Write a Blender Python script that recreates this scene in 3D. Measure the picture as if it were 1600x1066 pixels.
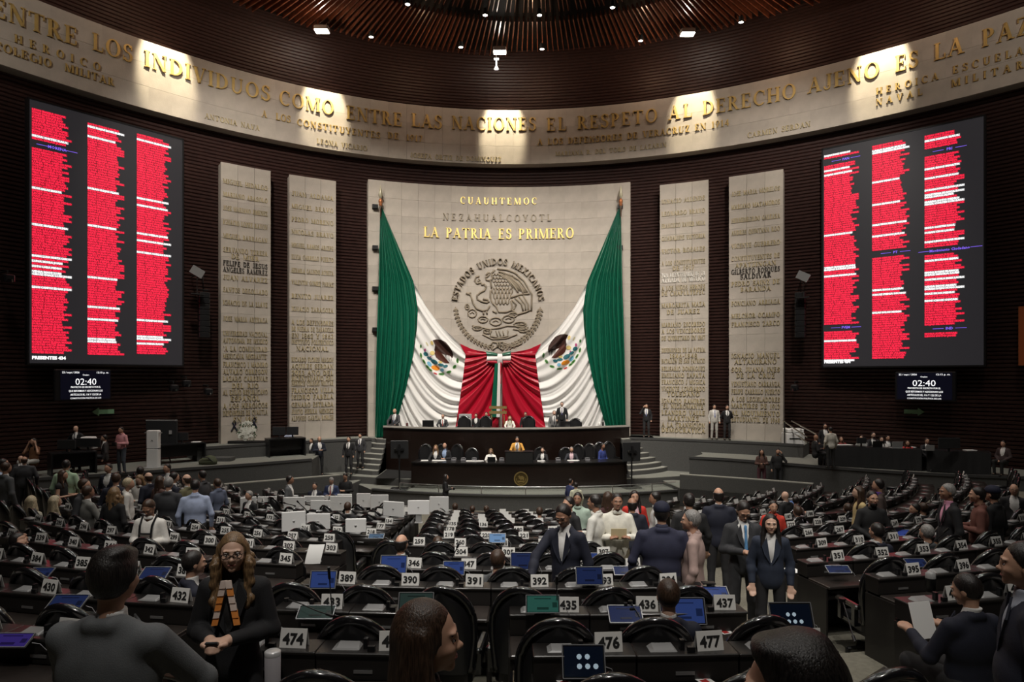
import bpy, math, random
import numpy as np
from mathutils import Vector, Matrix
random.seed(7); rng = np.random.default_rng(11)
PI = math.pi; sin = math.sin; cos = math.cos
for o in list(bpy.data.objects): bpy.data.objects.remove(o)
scn = bpy.context.scene; COL = scn.collection
CZ = 5.2                      # eye height of the camera above the lowest floor
FPX = 1050.0; HZ = 590.0      # focal length in pixels, horizon row
# ------------------------------------------------------------------ camera, world, exposure
cd = bpy.data.cameras.new('camera'); cam = bpy.data.objects.new('camera', cd); COL.objects.link(cam)
cam.location = (0, 0, CZ); cam.rotation_euler = (PI/2, 0, 0)
cd.sensor_width = 36; cd.lens = 36*FPX/1600; cd.shift_y = (HZ-533)/1600; cd.clip_end = 200
scn.camera = cam
w = bpy.data.worlds.new('world'); scn.world = w; w.use_nodes = True
w.node_tree.nodes['Background'].inputs[0].default_value = (1, .93, .85, 1)
w.node_tree.nodes['Background'].inputs[1].default_value = .02
scn.view_settings.view_transform = 'Standard'; scn.view_settings.look = 'None'
scn.view_settings.gamma = 1; scn.view_settings.use_curve_mapping = False
scn.view_settings.exposure = 0.0
def lamp(kind, loc, energy, color=(1, .9, .76), size=.2, target=None, angle=60, blend=.4, name='lamp_light'):
    l = bpy.data.lights.new(name, kind); l.energy = energy; l.color = color
    if kind == 'SPOT': l.spot_size = math.radians(angle); l.spot_blend = blend; l.shadow_soft_size = size
    elif kind == 'AREA': l.size = size
    else: l.shadow_soft_size = size
    o = bpy.data.objects.new(name, l); COL.objects.link(o); o.location = loc
    if target is not None: o.rotation_euler = (Vector(target)-Vector(loc)).to_track_quat('-Z', 'Y').to_euler()
    return o
# ------------------------------------------------------------------ the curved wall of the hall
UU = 23.86; WCX, WCY = .904, 9.14
def wrad(p):
    return UU*(1+.0071*(np.cos(2*p)-1)+.0001*np.sin(2*p)+.0171*(np.cos(3*p)-1)-.0035*np.sin(3*p)+.007*(np.cos(4*p)-1)-.01*np.sin(4*p))
def wr1(p): return UU*(1+.0071*(cos(2*p)-1)+.0001*sin(2*p)+.0171*(cos(3*p)-1)-.0035*sin(3*p)+.007*(cos(4*p)-1)-.01*sin(4*p))
def wpt(p, off=0.0):          # plan point on the wall line at angle p, off metres outwards
    r = wr1(p)+off; return (WCX+r*sin(p), WCY+r*cos(p))
_pp = np.linspace(-1.5, 1.5, 6001); _pr = wrad(_pp); _pX = WCX+_pr*np.sin(_pp); _pY = WCY+_pr*np.cos(_pp); _pk = _pY > 3; _pu = (800+FPX*_pX/_pY)[_pk]; _pa = _pp[_pk]
def wr1(p): return UU*(1+.0071*(cos(2*p)-1)+.0001*sin(2*p)+.0171*(cos(3*p)-1)-.0035*sin(3*p)+.007*(cos(4*p)-1)-.01*sin(4*p))
def phi_px(x, off=0.0):       # wall angle seen at photo column x
    p = float(np.interp(x, _pu, _pa))
    if off == 0: return p
    def g(p): r = wr1(p)+off; return 800+FPX*(WCX+r*sin(p))/(WCY+r*cos(p))-x
    a = g(p); q = p+.002; b = g(q)
    for _ in range(3):
        if abs(b-a) < 1e-9: break
        p, q, a = q, q-b*(q-p)/(b-a), b; b = g(q)
    return q
def wall_at(x, y, off=0.0):   # a point on the wall surface seen at photo pixel x, y
    p = phi_px(x, off); X, Y = wpt(p, off); return Vector((X, Y, CZ+(HZ-y)*Y/FPX)), p
def ray(x, y, d): return Vector(((x-800)/FPX*d, d, CZ-(y-HZ)/FPX*d))
def lights():
    # floodlights that wash the frieze and the stone slabs
    for x in (258, 505, 786, 1084, 1378):
        p = phi_px(x); X, Y = wpt(p, -1.75); T = wpt(p, 0)
        lamp('SPOT', (X, Y, CZ+15.0), 2300, (1, .87, .62), .12, (T[0], T[1], CZ+12.6), 42, .45, 'flood_beam')
    # added ceiling spots aimed at the slabs, frieze and dais; no such fixtures seen
    for (x, y, e, tx, tz) in ((-9, 18, 4700, -11, 4.2), (9.5, 18, 4700, 11, 4.2), (-6, 21.5, 4200, -3.5, 4), (6.5, 21.5, 4200, 4, 4), (-1, 20, 3000, .3, 3.5), (0.5, 17, 4300, .5, -1), (-15, 12, 1500, -17, 10), (16, 12, 1500, 18, 10)):
        lamp('SPOT', (x, y, CZ+14.5), e, (1, .925, .83), .30, (tx, 31, CZ+tz), 66, .8, 'stage_fill_spot')
    for (x, y, e) in ((-13, 16, 1700), (13.5, 16, 1700), (0, 20, 3000), (-6.5, 22, 1900), (7.5, 22, 1900), (0, 13, 2400)):
        lamp('SPOT', (x, y, CZ+14.5), e, (1, .95, .86), .3, (x*1.05, y+3.5, CZ-4), 74, .8, 'stage_floor_fill')  # added fill from overhead onto the stage floor, source unseen
    # added fill spots above the camera, source unseen; brighten what faces it
    for (x, y, e, tx, ty) in ((-5, 1, 5200, -1.5, 13), (5, 1, 5200, 1.5, 13), (0, -2, 3600, 0, 8)):
        lamp('SPOT', (x, y, CZ+13.5), e, (1, .95, .88), .3, (tx, ty, CZ-3), 44, 1, 'camera_side_fill')
    # house downlights over the seats
    for (r, n, e) in ((5.5, 8, 430), (11, 14, 330)):
        for i in range(n):
            a = 2*PI*i/n+.3; x, y = .6+r*sin(a), 12.5+r*cos(a)
            if y < 1.5: continue
            lamp('SPOT', (x, y, CZ+14.6), e*(.5+.5*min(1, max(0, (y-3)/14))), (1, .95, .88), .1, (x, y, 0), 110, .7, 'house_downlight')
lights()
# ------------------------------------------------------------------ materials
MATS = {}
def mat(name, col, rough=.6, metal=0, noise=0, nscale=8, emit=None, estr=1, bump=0, bscale=60, spec=None, coat=0, wood=False, trans=0, alpha=1):
    if name in MATS: return MATS[name]
    m = bpy.data.materials.new(name); m.use_nodes = True; nt = m.node_tree; b = nt.nodes['Principled BSDF']
    b.inputs['Base Color'].default_value = (*col, 1); b.inputs['Roughness'].default_value = rough; b.inputs['Metallic'].default_value = metal
    if spec is not None: b.inputs['Specular IOR Level'].default_value = spec
    if coat: b.inputs['Coat Weight'].default_value = coat; b.inputs['Coat Roughness'].default_value = .1
    if trans: b.inputs['Transmission Weight'].default_value = trans
    if alpha < 1: b.inputs['Alpha'].default_value = alpha
    if emit is not None:
        b.inputs['Emission Color'].default_value = (*emit, 1); b.inputs['Emission Strength'].default_value = estr
    if noise or bump:
        tc = nt.nodes.new('ShaderNodeTexCoord')
        src = tc.outputs['Object']
        if wood:
            mp = nt.nodes.new('ShaderNodeMapping'); mp.inputs['Scale'].default_value = (1, 1, 9); nt.links.new(src, mp.inputs[0]); src = mp.outputs[0]
    if noise:
        n = nt.nodes.new('ShaderNodeTexNoise'); n.inputs['Scale'].default_value = nscale; n.inputs['Detail'].default_value = 6
        r = nt.nodes.new('ShaderNodeValToRGB')
        r.color_ramp.elements[0].position = .3; r.color_ramp.elements[1].position = .7
        r.color_ramp.elements[0].color = (*[c*(1-noise) for c in col], 1); r.color_ramp.elements[1].color = (*[min(1, c*(1+noise)) for c in col], 1)
        nt.links.new(src, n.inputs['Vector']); nt.links.new(n.outputs['Fac'], r.inputs[0]); nt.links.new(r.outputs[0], b.inputs['Base Color'])
    if bump:
        n2 = nt.nodes.new('ShaderNodeTexNoise'); n2.inputs['Scale'].default_value = bscale; n2.inputs['Detail'].default_value = 4
        bp = nt.nodes.new('ShaderNodeBump'); bp.inputs['Strength'].default_value = bump; bp.inputs['Distance'].default_value = .02
        nt.links.new(src, n2.inputs['Vector']); nt.links.new(n2.outputs['Fac'], bp.inputs['Height']); nt.links.new(bp.outputs[0], b.inputs['Normal'])
    MATS[name] = m; return m
M_STONE = mat('grey_beige_cantera_stone', (.43, .385, .335), .8, noise=.14, nscale=1.3, bump=.25, bscale=30)
M_STONE2 = mat('grey_beige_stone_pale', (.445, .40, .345), .8, noise=.12, nscale=1.6, bump=.25, bscale=30)
M_STONE3 = mat('grey_beige_stone_dull', (.415, .372, .322), .8, noise=.16, nscale=1.1, bump=.25, bscale=30)
M_JOINT = mat('stone_joint', (.38, .34, .295), .9)
M_GOLD = mat('brushed_gold_leaf', (.60, .42, .15), .42, .35, noise=.12, nscale=3)
M_GOLDD = mat('tarnished_gold', (.46, .375, .21), .55, .15, noise=.2, nscale=3)
M_BRONZE = mat('dark_bronze', (.035, .03, .025), .5, .3)
M_WHITEL = mat('white_letter_paint', (.85, .83, .78), .6)
M_WALL = mat('dark_cedar_battens', (.036, .0135, .0105), .5, noise=.55, nscale=5, wood=True, spec=.5)
M_SLAT = mat('varnished_ceiling_slat', (.16, .052, .026), .35, noise=.4, nscale=4, coat=.3)
M_DARK = mat('matt_black', (.006, .006, .006), .8)
M_BLACK = mat('black_plastic', (.010, .010, .011), .35)
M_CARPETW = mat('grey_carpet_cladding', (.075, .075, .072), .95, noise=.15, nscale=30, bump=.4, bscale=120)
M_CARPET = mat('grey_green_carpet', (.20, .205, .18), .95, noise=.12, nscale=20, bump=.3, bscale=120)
M_FLOOR = mat('olive_grey_floor_carpet', (.17, .16, .125), .95, noise=.15, nscale=20, bump=.3, bscale=120)
M_DWOOD = mat('dark_polished_wood', (.011, .006, .0045), .3, noise=.35, nscale=6, wood=True, coat=.3)
M_SCREEN = mat('led_panel_black', (.012, .012, .014), .5, emit=(.03, .028, .032), estr=.55)
M_RED = mat('led_red', (.2, 0, .01), .6, emit=(1, .02, .065), estr=1.15)
M_REDBAR = mat('led_red_glow', (.1, 0, .01), .6, emit=(1, .02, .06), estr=.42)
M_LWHITE = mat('led_white', (.2, .2, .2), .6, emit=(1, 1, 1), estr=1.15)
M_LBLUE = mat('led_violet', (.1, .05, .3), .6, emit=(.22, .12, .85), estr=1.0)
M_CHROME = mat('brushed_steel', (.6, .6, .6), .3, 1)
M_GREYP = mat('grey_plastic', (.35, .35, .35), .45)
M_LAMP = mat('lamp_lens', (1, 1, 1), .5, emit=(1, .95, .86), estr=14)
M_PAPER = mat('white_paper', (.85, .85, .83), .8)
# ------------------------------------------------------------------ mesh helpers
class MB:
    def __init__(s): s.v = []; s.f = []
    def add(s, vs, fs):
        n = len(s.v); s.v.extend([tuple(q) for q in vs]); s.f.extend([tuple(i+n for i in f) for f in fs]); return s
    def box(s, c, d, rz=0, M=None):
        x, y, z = [q/2 for q in d]; vs = []
        for (a, b, e) in ((-1,-1,-1),(1,-1,-1),(1,1,-1),(-1,1,-1),(-1,-1,1),(1,-1,1),(1,1,1),(-1,1,1)):
            p = Vector((a*x, b*y, e*z))
            if M is not None: p = M @ p
            if rz: p = Vector((p.x*cos(rz)-p.y*sin(rz), p.x*sin(rz)+p.y*cos(rz), p.z))
            vs.append((p.x+c[0], p.y+c[1], p.z+c[2]))
        return s.add(vs, [(3,2,1,0),(4,5,6,7),(0,1,5,4),(1,2,6,5),(2,3,7,6),(3,0,4,7)])
    def rbox(s, c, d, b=.01, rz=0):     # box with chamfered vertical and top edges
        x, y, z = [q/2 for q in d]; vs = []
        def ring(ix, zz): return [(-x+ix, -y, zz), (x-ix, -y, zz), (x, -y+ix, zz), (x, y-ix, zz), (x-ix, y, zz), (-x+ix, y, zz), (-x, y-ix, zz), (-x, -y+ix, zz)]
        r = ring(b, -z)+ring(b, z-b)+[(p[0]*(1-b/x), p[1]*(1-b/y), z) for p in ring(b, z)]
        fs = [tuple(range(7, -1, -1)), tuple(range(16, 24))]
        for k in (0, 8):
            for i in range(8): fs.append((k+i, k+(i+1) % 8, k+8+(i+1) % 8, k+8+i))
        c0, s0 = cos(rz), sin(rz)
        return s.add([(c[0]+p[0]*c0-p[1]*s0, c[1]+p[0]*s0+p[1]*c0, c[2]+p[2]) for p in r], fs)
    def tube(s, pts, r, n=8, cap=True):
        pts = [Vector(p) for p in pts]; rr = r if isinstance(r, (list, tuple)) else [r]*len(pts); vs = []; fs = []
        up = Vector((0, 0, 1))
        for i, p in enumerate(pts):
            t = (pts[min(i+1, len(pts)-1)]-pts[max(i-1, 0)]).normalized()
            a = t.cross(up) if abs(t.dot(up)) < .95 else t.cross(Vector((0, 1, 0)))
            a.normalize(); b = a.cross(t)
            for k in range(n):
                q = p+(a*cos(2*PI*k/n)+b*sin(2*PI*k/n))*rr[i]; vs.append(q)
        for i in range(len(pts)-1):
            for k in range(n): fs.append((i*n+k, i*n+(k+1) % n, (i+1)*n+(k+1) % n, (i+1)*n+k))
        if cap: fs.append(tuple(range(n-1, -1, -1))); fs.append(tuple((len(pts)-1)*n+k for k in range(n)))
        return s.add(vs, fs)
    def cyl(s, c, r, h, n=16, r2=None):
        return s.tube([c, (c[0], c[1], c[2]+h)], [r, r if r2 is None else r2], n)
    def lathe(s, prof, c=(0, 0, 0), n=16):
        vs = []; fs = []
        for (r, z) in prof:
            for k in range(n): vs.append((c[0]+r*cos(2*PI*k/n), c[1]+r*sin(2*PI*k/n), c[2]+z))
        m = len(prof)
        for i in range(m-1):
            for k in range(n): fs.append((i*n+k, i*n+(k+1) % n, (i+1)*n+(k+1) % n, (i+1)*n+k))
        return s.add(vs, fs)
    def prism(s, poly, z0, z1):         # plan polygon (ccw) pulled up
        n = len(poly); vs = [(p[0], p[1], z0) for p in poly]+[(p[0], p[1], z1) for p in poly]
        fs = [tuple(range(n-1, -1, -1)), tuple(range(n, 2*n))]+[(i, (i+1) % n, n+(i+1) % n, n+i) for i in range(n)]
        return s.add(vs, fs)
    def slab(s, poly, O, X, Z, N, d0, d1):   # polygon in the plane (X, Z) at O, thickened along N
        n = len(poly); O = Vector(O); vs = [O+X*p[0]+Z*p[1]+N*d0 for p in poly]+[O+X*p[0]+Z*p[1]+N*d1 for p in poly]
        fs = [tuple(range(n-1, -1, -1)), tuple(range(n, 2*n))]+[(i, (i+1) % n, n+(i+1) % n, n+i) for i in range(n)]
        return s.add(vs, fs)
    def grid(s, P, nu, nv, closeu=False):
        fs = [(i*nv+j, ((i+1) % nu)*nv+j, ((i+1) % nu)*nv+j+1, i*nv+j+1) for i in range(nu if closeu else nu-1) for j in range(nv-1)]
        return s.add(P, fs)
    def mesh(s, name, m, smooth=False):
        me = bpy.data.meshes.new(name); me.from_pydata(s.v, [], s.f); me.materials.append(m)
        if smooth: me.polygons.foreach_set('use_smooth', [True]*len(me.polygons))
        me.update(); return me
    def obj(s, name, m, parent=None, smooth=False, **kw):
        return link(name, s.mesh(name, m, smooth), parent, **kw)
def link(name, data, parent=None, loc=None, rz=None, **props):
    o = bpy.data.objects.new(name, data); COL.objects.link(o)
    if parent is not None: o.parent = parent
    if loc is not None: o.location = loc
    if rz is not None: o.rotation_euler = (0, 0, rz)
    for k, v in props.items(): o[k] = v
    return o
def tag(o, label=None, cat=None, group=None, kind=None):
    if label: o['label'] = label
    if cat: o['category'] = cat
    if group: o['group'] = group
    if kind: o['kind'] = kind
    return o
def thing(name, label, cat, loc=(0, 0, 0), rz=0, group=None):
    return tag(link(name, None, None, loc, rz), label, cat, group)
def dup(root, loc, rz, label=None, group=None):
    r = root.copy(); COL.objects.link(r); r.location = loc; r.rotation_euler = (0, 0, rz)
    if label: r['label'] = label
    if group: r['group'] = group
    for ch in root.children:
        c = ch.copy(); COL.objects.link(c); c.parent = r
        for g in ch.children:
            d = g.copy(); COL.objects.link(d); d.parent = c
    return r
# ------------------------------------------------------------------ lettering
_tc = {}
def sans(body, off=.02, res=1):
    k = (body, off, res)
    if k not in _tc:
        c = bpy.data.curves.new('t', 'FONT'); c.body = body; c.resolution_u = res; c.offset = off
        o = bpy.data.objects.new('t', c); m = o.to_mesh()
        _tc[k] = ([tuple(v.co) for v in m.vertices], [tuple(p.vertices) for p in m.polygons])
        o.to_mesh_clear(); bpy.data.objects.remove(o); bpy.data.curves.remove(c)
    return _tc[k]
def put_sans(mb, body, O, X, Z, h, width=None, align='L', off=.02, res=1):
    vs, fs = sans(body, off, res)
    if not vs: return
    xs = [v[0] for v in vs]; x0, x1 = min(xs), max(xs); k = h/.73; kx = k
    if width: kx = width/(x1-x0)
    o = {'L': -x0, 'C': -(x0+x1)/2, 'R': -x1}[align]
    mb.add([O+X*((v[0]+o)*kx)+Z*(v[1]*k) for v in vs], fs)
TK, TN, SF, SH = .17, .06, .07, .05
def gR(a, b, c, d): return [[(a, b), (c, b), (c, d), (a, d)]]
def gV(x): return gR(x, 0, x+TK, 1)+gR(x-SF, 0, x+TK+SF, SH)+gR(x-SF, 1-SH, x+TK+SF, 1)
def gv(x): return gR(x, 0, x+TN, 1)+gR(x-SF, 0, x+TN+SF, SH)+gR(x-SF, 1-SH, x+TN+SF, 1)
def gH(a, b, y): return gR(a, y-TN/2, b, y+TN/2)
def gD(x0, y0, x1, y1, w): return [[(x0-w/2, y0), (x0+w/2, y0), (x1+w/2, y1), (x1-w/2, y1)]]
def gO(cx, cy, rx, ry, a0, a1, tk=TK, tn=TN):
    out = []; n = max(3, int(abs(a1-a0)/24))
    for i in range(n):
        a, b = [math.radians(a0+(a1-a0)*k/n) for k in (i, i+1)]
        out.append([(cx+rx*cos(a), cy+ry*sin(a)), (cx+rx*cos(b), cy+ry*sin(b)), (cx+(rx-tk)*cos(b), cy+(ry-tn)*sin(b)), (cx+(rx-tk)*cos(a), cy+(ry-tn)*sin(a))])
    return out
GL = {
 'A': (.82, gD(.08,0,.40,1,TN)+gD(.66,0,.38,1,TK)+gH(.18,.60,.34)+gR(-.05,0,.20,SH)+gR(.50,0,.84,SH)),
 'B': (.68, gV(.08)+gO(.26,.75,.29,.25,-90,90)+gO(.26,.27,.36,.27,-90,90)+gH(.2,.32,.52)),
 'C': (.78, gO(.44,.5,.42,.52,48,312)+gR(.68,.64,.73,.97)),
 'D': (.80, gV(.08)+gO(.26,.5,.50,.5,-90,90)),
 'E': (.68, gV(.08)+gH(.2,.58,.97)+gR(.54,.74,.59,1)+gH(.2,.44,.52)+gR(.42,.40,.46,.64)+gH(.2,.62,.03)+gR(.57,0,.62,.28)),
 'F': (.62, gV(.08)+gH(.2,.58,.97)+gR(.54,.74,.59,1)+gH(.2,.44,.52)+gR(.42,.40,.46,.64)),
 'G': (.84, gO(.44,.5,.42,.52,48,312)+gR(.62,.06,.79,.44)+gR(.54,.40,.86,.45)),
 'H': (.86, gV(.08)+gV(.60)+gH(.2,.65,.5)), 'I': (.34, gV(.08)),
 'J': (.52, gR(.26,.22,.43,1)+gR(.18,.95,.50,1)+gO(.22,.22,.21,.24,-180,0,.1,.06)),
 'K': (.82, gV(.08)+gD(.22,.42,.66,1,TN)+gD(.68,0,.36,.58,TK)+gR(.52,0,.86,SH)+gR(.52,.95,.78,1)),
 'L': (.64, gV(.08)+gH(.2,.60,.03)+gR(.55,0,.60,.30)),
 'M': (1.04, gv(.08)+gD(.14,1,.50,.02,TK)+gD(.50,.02,.82,1,TN)+gV(.80)),
 'N': (.86, gR(.10,0,.16,1)+gD(.14,1,.68,0,TK)+gR(.68,0,.74,1)+gR(.02,0,.24,SH)+gR(.58,.95,.82,1)+gR(.0,.95,.18,1)),
 'O': (.88, gO(.44,.5,.42,.52,0,360)), 'P': (.66, gV(.08)+gO(.26,.73,.34,.27,-90,90)),
 'Q': (.88, gO(.44,.5,.42,.52,0,360)+gD(.48,.12,.78,-.16,TK)),
 'R': (.78, gV(.08)+gO(.26,.74,.32,.26,-90,90)+gD(.36,.50,.64,0,TK)+gR(.58,0,.80,SH)),
 'S': (.62, gO(.31,.76,.26,.26,20,268,.14,.07)+gO(.31,.27,.28,.29,-160,88,.16,.07)+gR(.50,.70,.55,.98)+gR(.03,.03,.08,.32)),
 'T': (.78, gV(.29)+gH(.02,.74,.97)+gR(.0,.74,.05,1)+gR(.71,.74,.76,1)),
 'U': (.82, gR(.10,.30,.27,1)+gR(.03,.95,.34,1)+gR(.64,.30,.70,1)+gR(.57,.95,.77,1)+gO(.40,.31,.30,.33,180,360,.13,.08)),
 'V': (.80, gD(.14,1,.40,0,TK)+gD(.42,0,.68,1,TN)+gR(0,.95,.30,1)+gR(.56,.95,.80,1)),
 'X': (.80, gD(.14,1,.64,0,TK)+gD(.12,0,.64,1,TN)+gR(0,.95,.30,1)+gR(.54,.95,.76,1)+gR(0,0,.24,SH)+gR(.48,0,.80,SH)),
 'Y': (.76, gR(.30,0,.47,.5)+gD(.12,1,.38,.42,TK)+gD(.42,.44,.66,1,TN)+gR(.20,0,.56,SH)+gR(-.02,.95,.28,1)+gR(.54,.95,.76,1)),
 'Z': (.70, gH(.04,.62,.97)+gH(.04,.64,.03)+gD(.12,0,.54,1,TK)+gR(.04,.74,.09,1)+gR(.60,0,.65,.26)),
 '0': (.66, gO(.33,.5,.30,.51,0,360)), '1': (.42, gR(.14,0,.30,1)+gR(.04,0,.40,SH)+gD(.10,.82,.2,1,.1)),
 '2': (.62, gO(.30,.74,.27,.27,-30,190,.14,.07)+gD(.12,.04,.44,.62,.13)+gR(.04,0,.58,.10)),
 '3': (.60, gO(.28,.76,.25,.25,-90,160,.14,.06)+gO(.28,.27,.28,.28,-160,90,.15,.06)),
 '4': (.66, gR(.38,0,.53,1)+gD(.08,.30,.44,1,.08)+gR(.03,.24,.63,.32)),
 '5': (.60, gO(.28,.32,.28,.33,-160,110,.15,.07)+gR(.12,.5,.18,1)+gR(.12,.92,.52,1)),
 '6': (.64, gO(.32,.32,.29,.33,0,360,.14,.06)+gD(.12,.36,.42,1,.12)), '7': (.6, gR(.04,.92,.56,1)+gD(.22,0,.5,.94,.14)),
 '8': (.62, gO(.31,.76,.24,.25,0,360,.12,.06)+gO(.31,.27,.28,.28,0,360,.14,.06)),
 '9': (.64, gO(.32,.68,.29,.33,0,360,.14,.06)+gD(.20,0,.52,.62,.12)), '-': (.4, gR(.05,.42,.35,.5)), '"': (.3, gR(.04,.78,.10,1)+gR(.18,.78,.24,1)), ' ': (.5, []), '.': (.25, gR(.06,0,.18,.1)),
}
GL['Ñ'] = (.86, GL['N'][1]+gR(.26,1.08,.60,1.15)); GL['Í'] = (.34, GL['I'][1]+gR(.12,1.06,.26,1.14)); GL['Ó'] = (.88, GL['O'][1]+gR(.38,1.08,.52,1.16))
def glyph(mb, ch, O, X, Z, N, h, d, k=1.0):   # serif capital as solid relief
    for poly in GL[ch][1]:
        a = 0
        for i in range(len(poly)): a += poly[i][0]*poly[(i+1) % len(poly)][1]-poly[(i+1) % len(poly)][0]*poly[i][1]
        q = poly if a > 0 else poly[::-1]
        mb.slab([(p[0]*h*k, p[1]*h) for p in q], O, X, Z, N, 0, d)
def adv(ch): return GL[ch][0]+.12
def wall_word(text, x0, x1, y0, h, off, material, parent, depth=.05, each=False, name='letter', gappy=None):
    """a serif word on the curved wall from photo column x0 to x1, baseline crossing row y0 at x0"""
    P0, p0 = wall_at(x0, y0, off); _, p1 = wall_at(x1, y0, off); z = P0.z
    arc = (p1-p0)*float(wrad((p0+p1)/2)+off)
    tot = sum(adv(c) for c in text)-.12; nat = tot*h; k = 1.0; sp = 0
    if nat > arc: k = arc/nat
    elif len(text) > 1: sp = (arc-nat)/(len(text)-1)
    s = 0; mb = MB()
    for i, ch in enumerate(text):
        wd = GL[ch][0]*h*k
        p = p0+(s+wd/2)/float(wrad(p0)+off); X = Vector((cos(p), -sin(p), 0)); N = Vector((-sin(p), -cos(p), 0))
        c = wpt(p, off); O = Vector((c[0], c[1], z))-X*wd/2
        if ch != ' ' and not (gappy and random.random() < gappy):
            glyph(mb, ch, O, X, Vector((0, 0, 1)), N, h, depth, k)
            if each: mb.obj(name, material, parent); mb = MB()
        s += adv(ch)*h*k+sp
    if not each and mb.v: mb.obj(name, material, parent)
# ------------------------------------------------------------------ shell of the hall
def sweep(mb, prof, p0, p1, n, close=False):   # prof: list of (offset, height over camera)
    P = []
    for i in range(n+1):
        p = p0+(p1-p0)*i/n
        for (o, h) in prof:
            c = wpt(p, o); P.append((c[0], c[1], CZ+h))
    m = len(prof); fs = [(i*m+j, (i+1)*m+j, (i+1)*m+j+1, i*m+j+1) for i in range(n) for j in range(m-1)]
    if close: fs += [(i*m+m-1, (i+1)*m+m-1, (i+1)*m, i*m) for i in range(n)]; fs += [tuple(range(m)), tuple(n*m+j for j in range(m-1, -1, -1))]
    mb.add(P, fs)
mb = MB(); prof = []
z = -5.3; k = 0
while z < 16.6:
    prof += [(.62, z), (.60, z+.085), (.68, z+.10)]; z += .15; k += 1
sweep(mb, prof, -1.45, 1.45, 150)
tag(mb.obj('wall_front', M_WALL), 'curved dark cedar wall of horizontal battens behind the stage', kind='structure')
mb = MB(); sweep(mb, [(.62, -5.3), (.62, 16.6)], 1.45, 2*PI-1.45, 60)
tag(mb.obj('wall_back', M_WALL), kind='structure')
# floor: terraced rings round the stage centre
SC = (.3, 28.0); PITCH = 1.32; R0 = 23.35; NROW = 13
def floor_drop(x, y):         # metres below the camera
    zp = 28.0-math.hypot(x-SC[0], y-SC[1]); k = math.floor((zp-4.65+1.15)/PITCH); k = max(-3, min(k, 12))
    return row_drop(k)
def row_drop(k): return min(2.147+.1425*(4.65+k*PITCH), 5.1)
mb = MB()
edges = [0]+[28.0-(4.65+PITCH*k-1.15) for k in range(12, -4, -1)]+[60]
na = 96
for i in range(len(edges)-1):
    k = 12-i+0; k = 12 if i == 0 else 12-i
    if i == len(edges)-2: k = -3
    z = CZ-row_drop(max(k, -3)); r0, r1 = edges[i], edges[i+1]
    P = []
    zb = CZ-row_drop(max(-3, min(12, k+1)))-.01
    for a in range(na+1):
        t = -1.25+2.5*a/na
        for r, zz in ((r0, zb), (r0, z), (r1, z)): P.append((SC[0]+r*sin(t), SC[1]-r*cos(t), zz))
    mb.grid(P, na+1, 3)
mb.box((0, 12, CZ-5.6), (70, 70, .3))
tag(mb.obj('floor', M_FLOOR), kind='structure')
# frieze (stone band): a core with stone panels in front
def core(name, p0, p1, h0, h1, o0=.07, o1=.64, n=60, parent=None, m=None, **kw):
    mb = MB(); sweep(mb, [(o0, h0), (o0, h1), (o1, h1), (o1, h0)], p0, p1, n, True); return mb.obj(name, m or M_JOINT, parent, **kw)
fr = core('trim_1', -1.25, 1.22, 10.50, 13.14, n=110); tag(fr, kind='structure')
STN = [M_STONE, M_STONE, M_STONE2, M_STONE3]
def panels(parent, p0, p1, h0, h1, nc, nr, off=0.0, th=.09, gap=.006, proto={}):
    r = float(wrad((p0+p1)/2)); wd = (p1-p0)*r/nc; ht = (h1-h0)/nr
    ms = []
    for m in STN:
        b = MB().box((0, 0, 0), (wd-gap, th, ht-gap)); ms.append(b.mesh('stone_panel', m))
    for i in range(nc):
        p = p0+(p1-p0)*(i+.5)/nc
        for j in range(nr):
            c = wpt(p, off+th/2+rng.uniform(-.002, .002))
            # tangent of the wall line
            a, b2 = wpt(p-.004, off), wpt(p+.004, off); rz = math.atan2(b2[1]-a[1], b2[0]-a[0])
            link('stone_panel', ms[rng.integers(0, 4)], parent, (c[0], c[1], CZ+h0+(j+.5)*ht), rz)
panels(fr, -1.12, 1.05, 10.49, 13.15, 60, 3)
# slabs
def slab(px0, px1, h1, nc, nr, label, name='inscribed_slab'):
    p0, p1 = phi_px(px0), phi_px(px1)
    t = thing(name, label, 'stone slab')
    core('core', p0+.001, p1-.001, -2.84, h1-.01, .05, .62, 16, t, M_STONE)
    panels(t, p0, p1, -2.84, h1, nc, nr)
    return t
S1 = slab(345, 423, 9.08, 3, 15, 'outer left stone slab headed MIGUEL HIDALGO with a wreath at its foot')
S2 = slab(452, 525, 9.08, 3, 15, 'inner left stone slab headed JUAN ALDAMA')
SM = slab(575, 985, 9.36, 16, 15, 'broad central stone slab with gold motto and carved eagle seal', 'central_slab')
S3 = slab(1031, 1107, 9.08, 3, 15, 'inner right stone slab headed IGNACIO ALLENDE')
S4 = slab(1139, 1224, 9.08, 3, 15, 'outer right stone slab headed JOSE MARIA MORELOS')
G = M_GOLD
for (t, x0, x1, y) in (('SPETO', -100, -60, 10), ('ENTRE', -14, 120, 24), ('LOS', 144, 207, 78), ('INDIVIDUOS', 225, 420, 104), ('COMO', 436, 521, 163.5), ('ENTRE', 541, 628, 186.5), ('LAS', 643, 691, 198), ('NACIONES', 706, 838, 202), ('EL', 854, 885, 205.5), ('RESPETO', 902, 1028, 203), ('AL', 1045, 1082, 188.5), ('DERECHO', 1098, 1245, 181), ('AJENO', 1263, 1375, 147), ('ES', 1399, 1436, 114), ('LA', 1460, 1507, 96), ('PAZ', 1535, 1612, 75)):
    if t == 'SPETO': continue
    wall_word(t, x0, x1, y, .64, 0, G, fr, .07, True)
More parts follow.
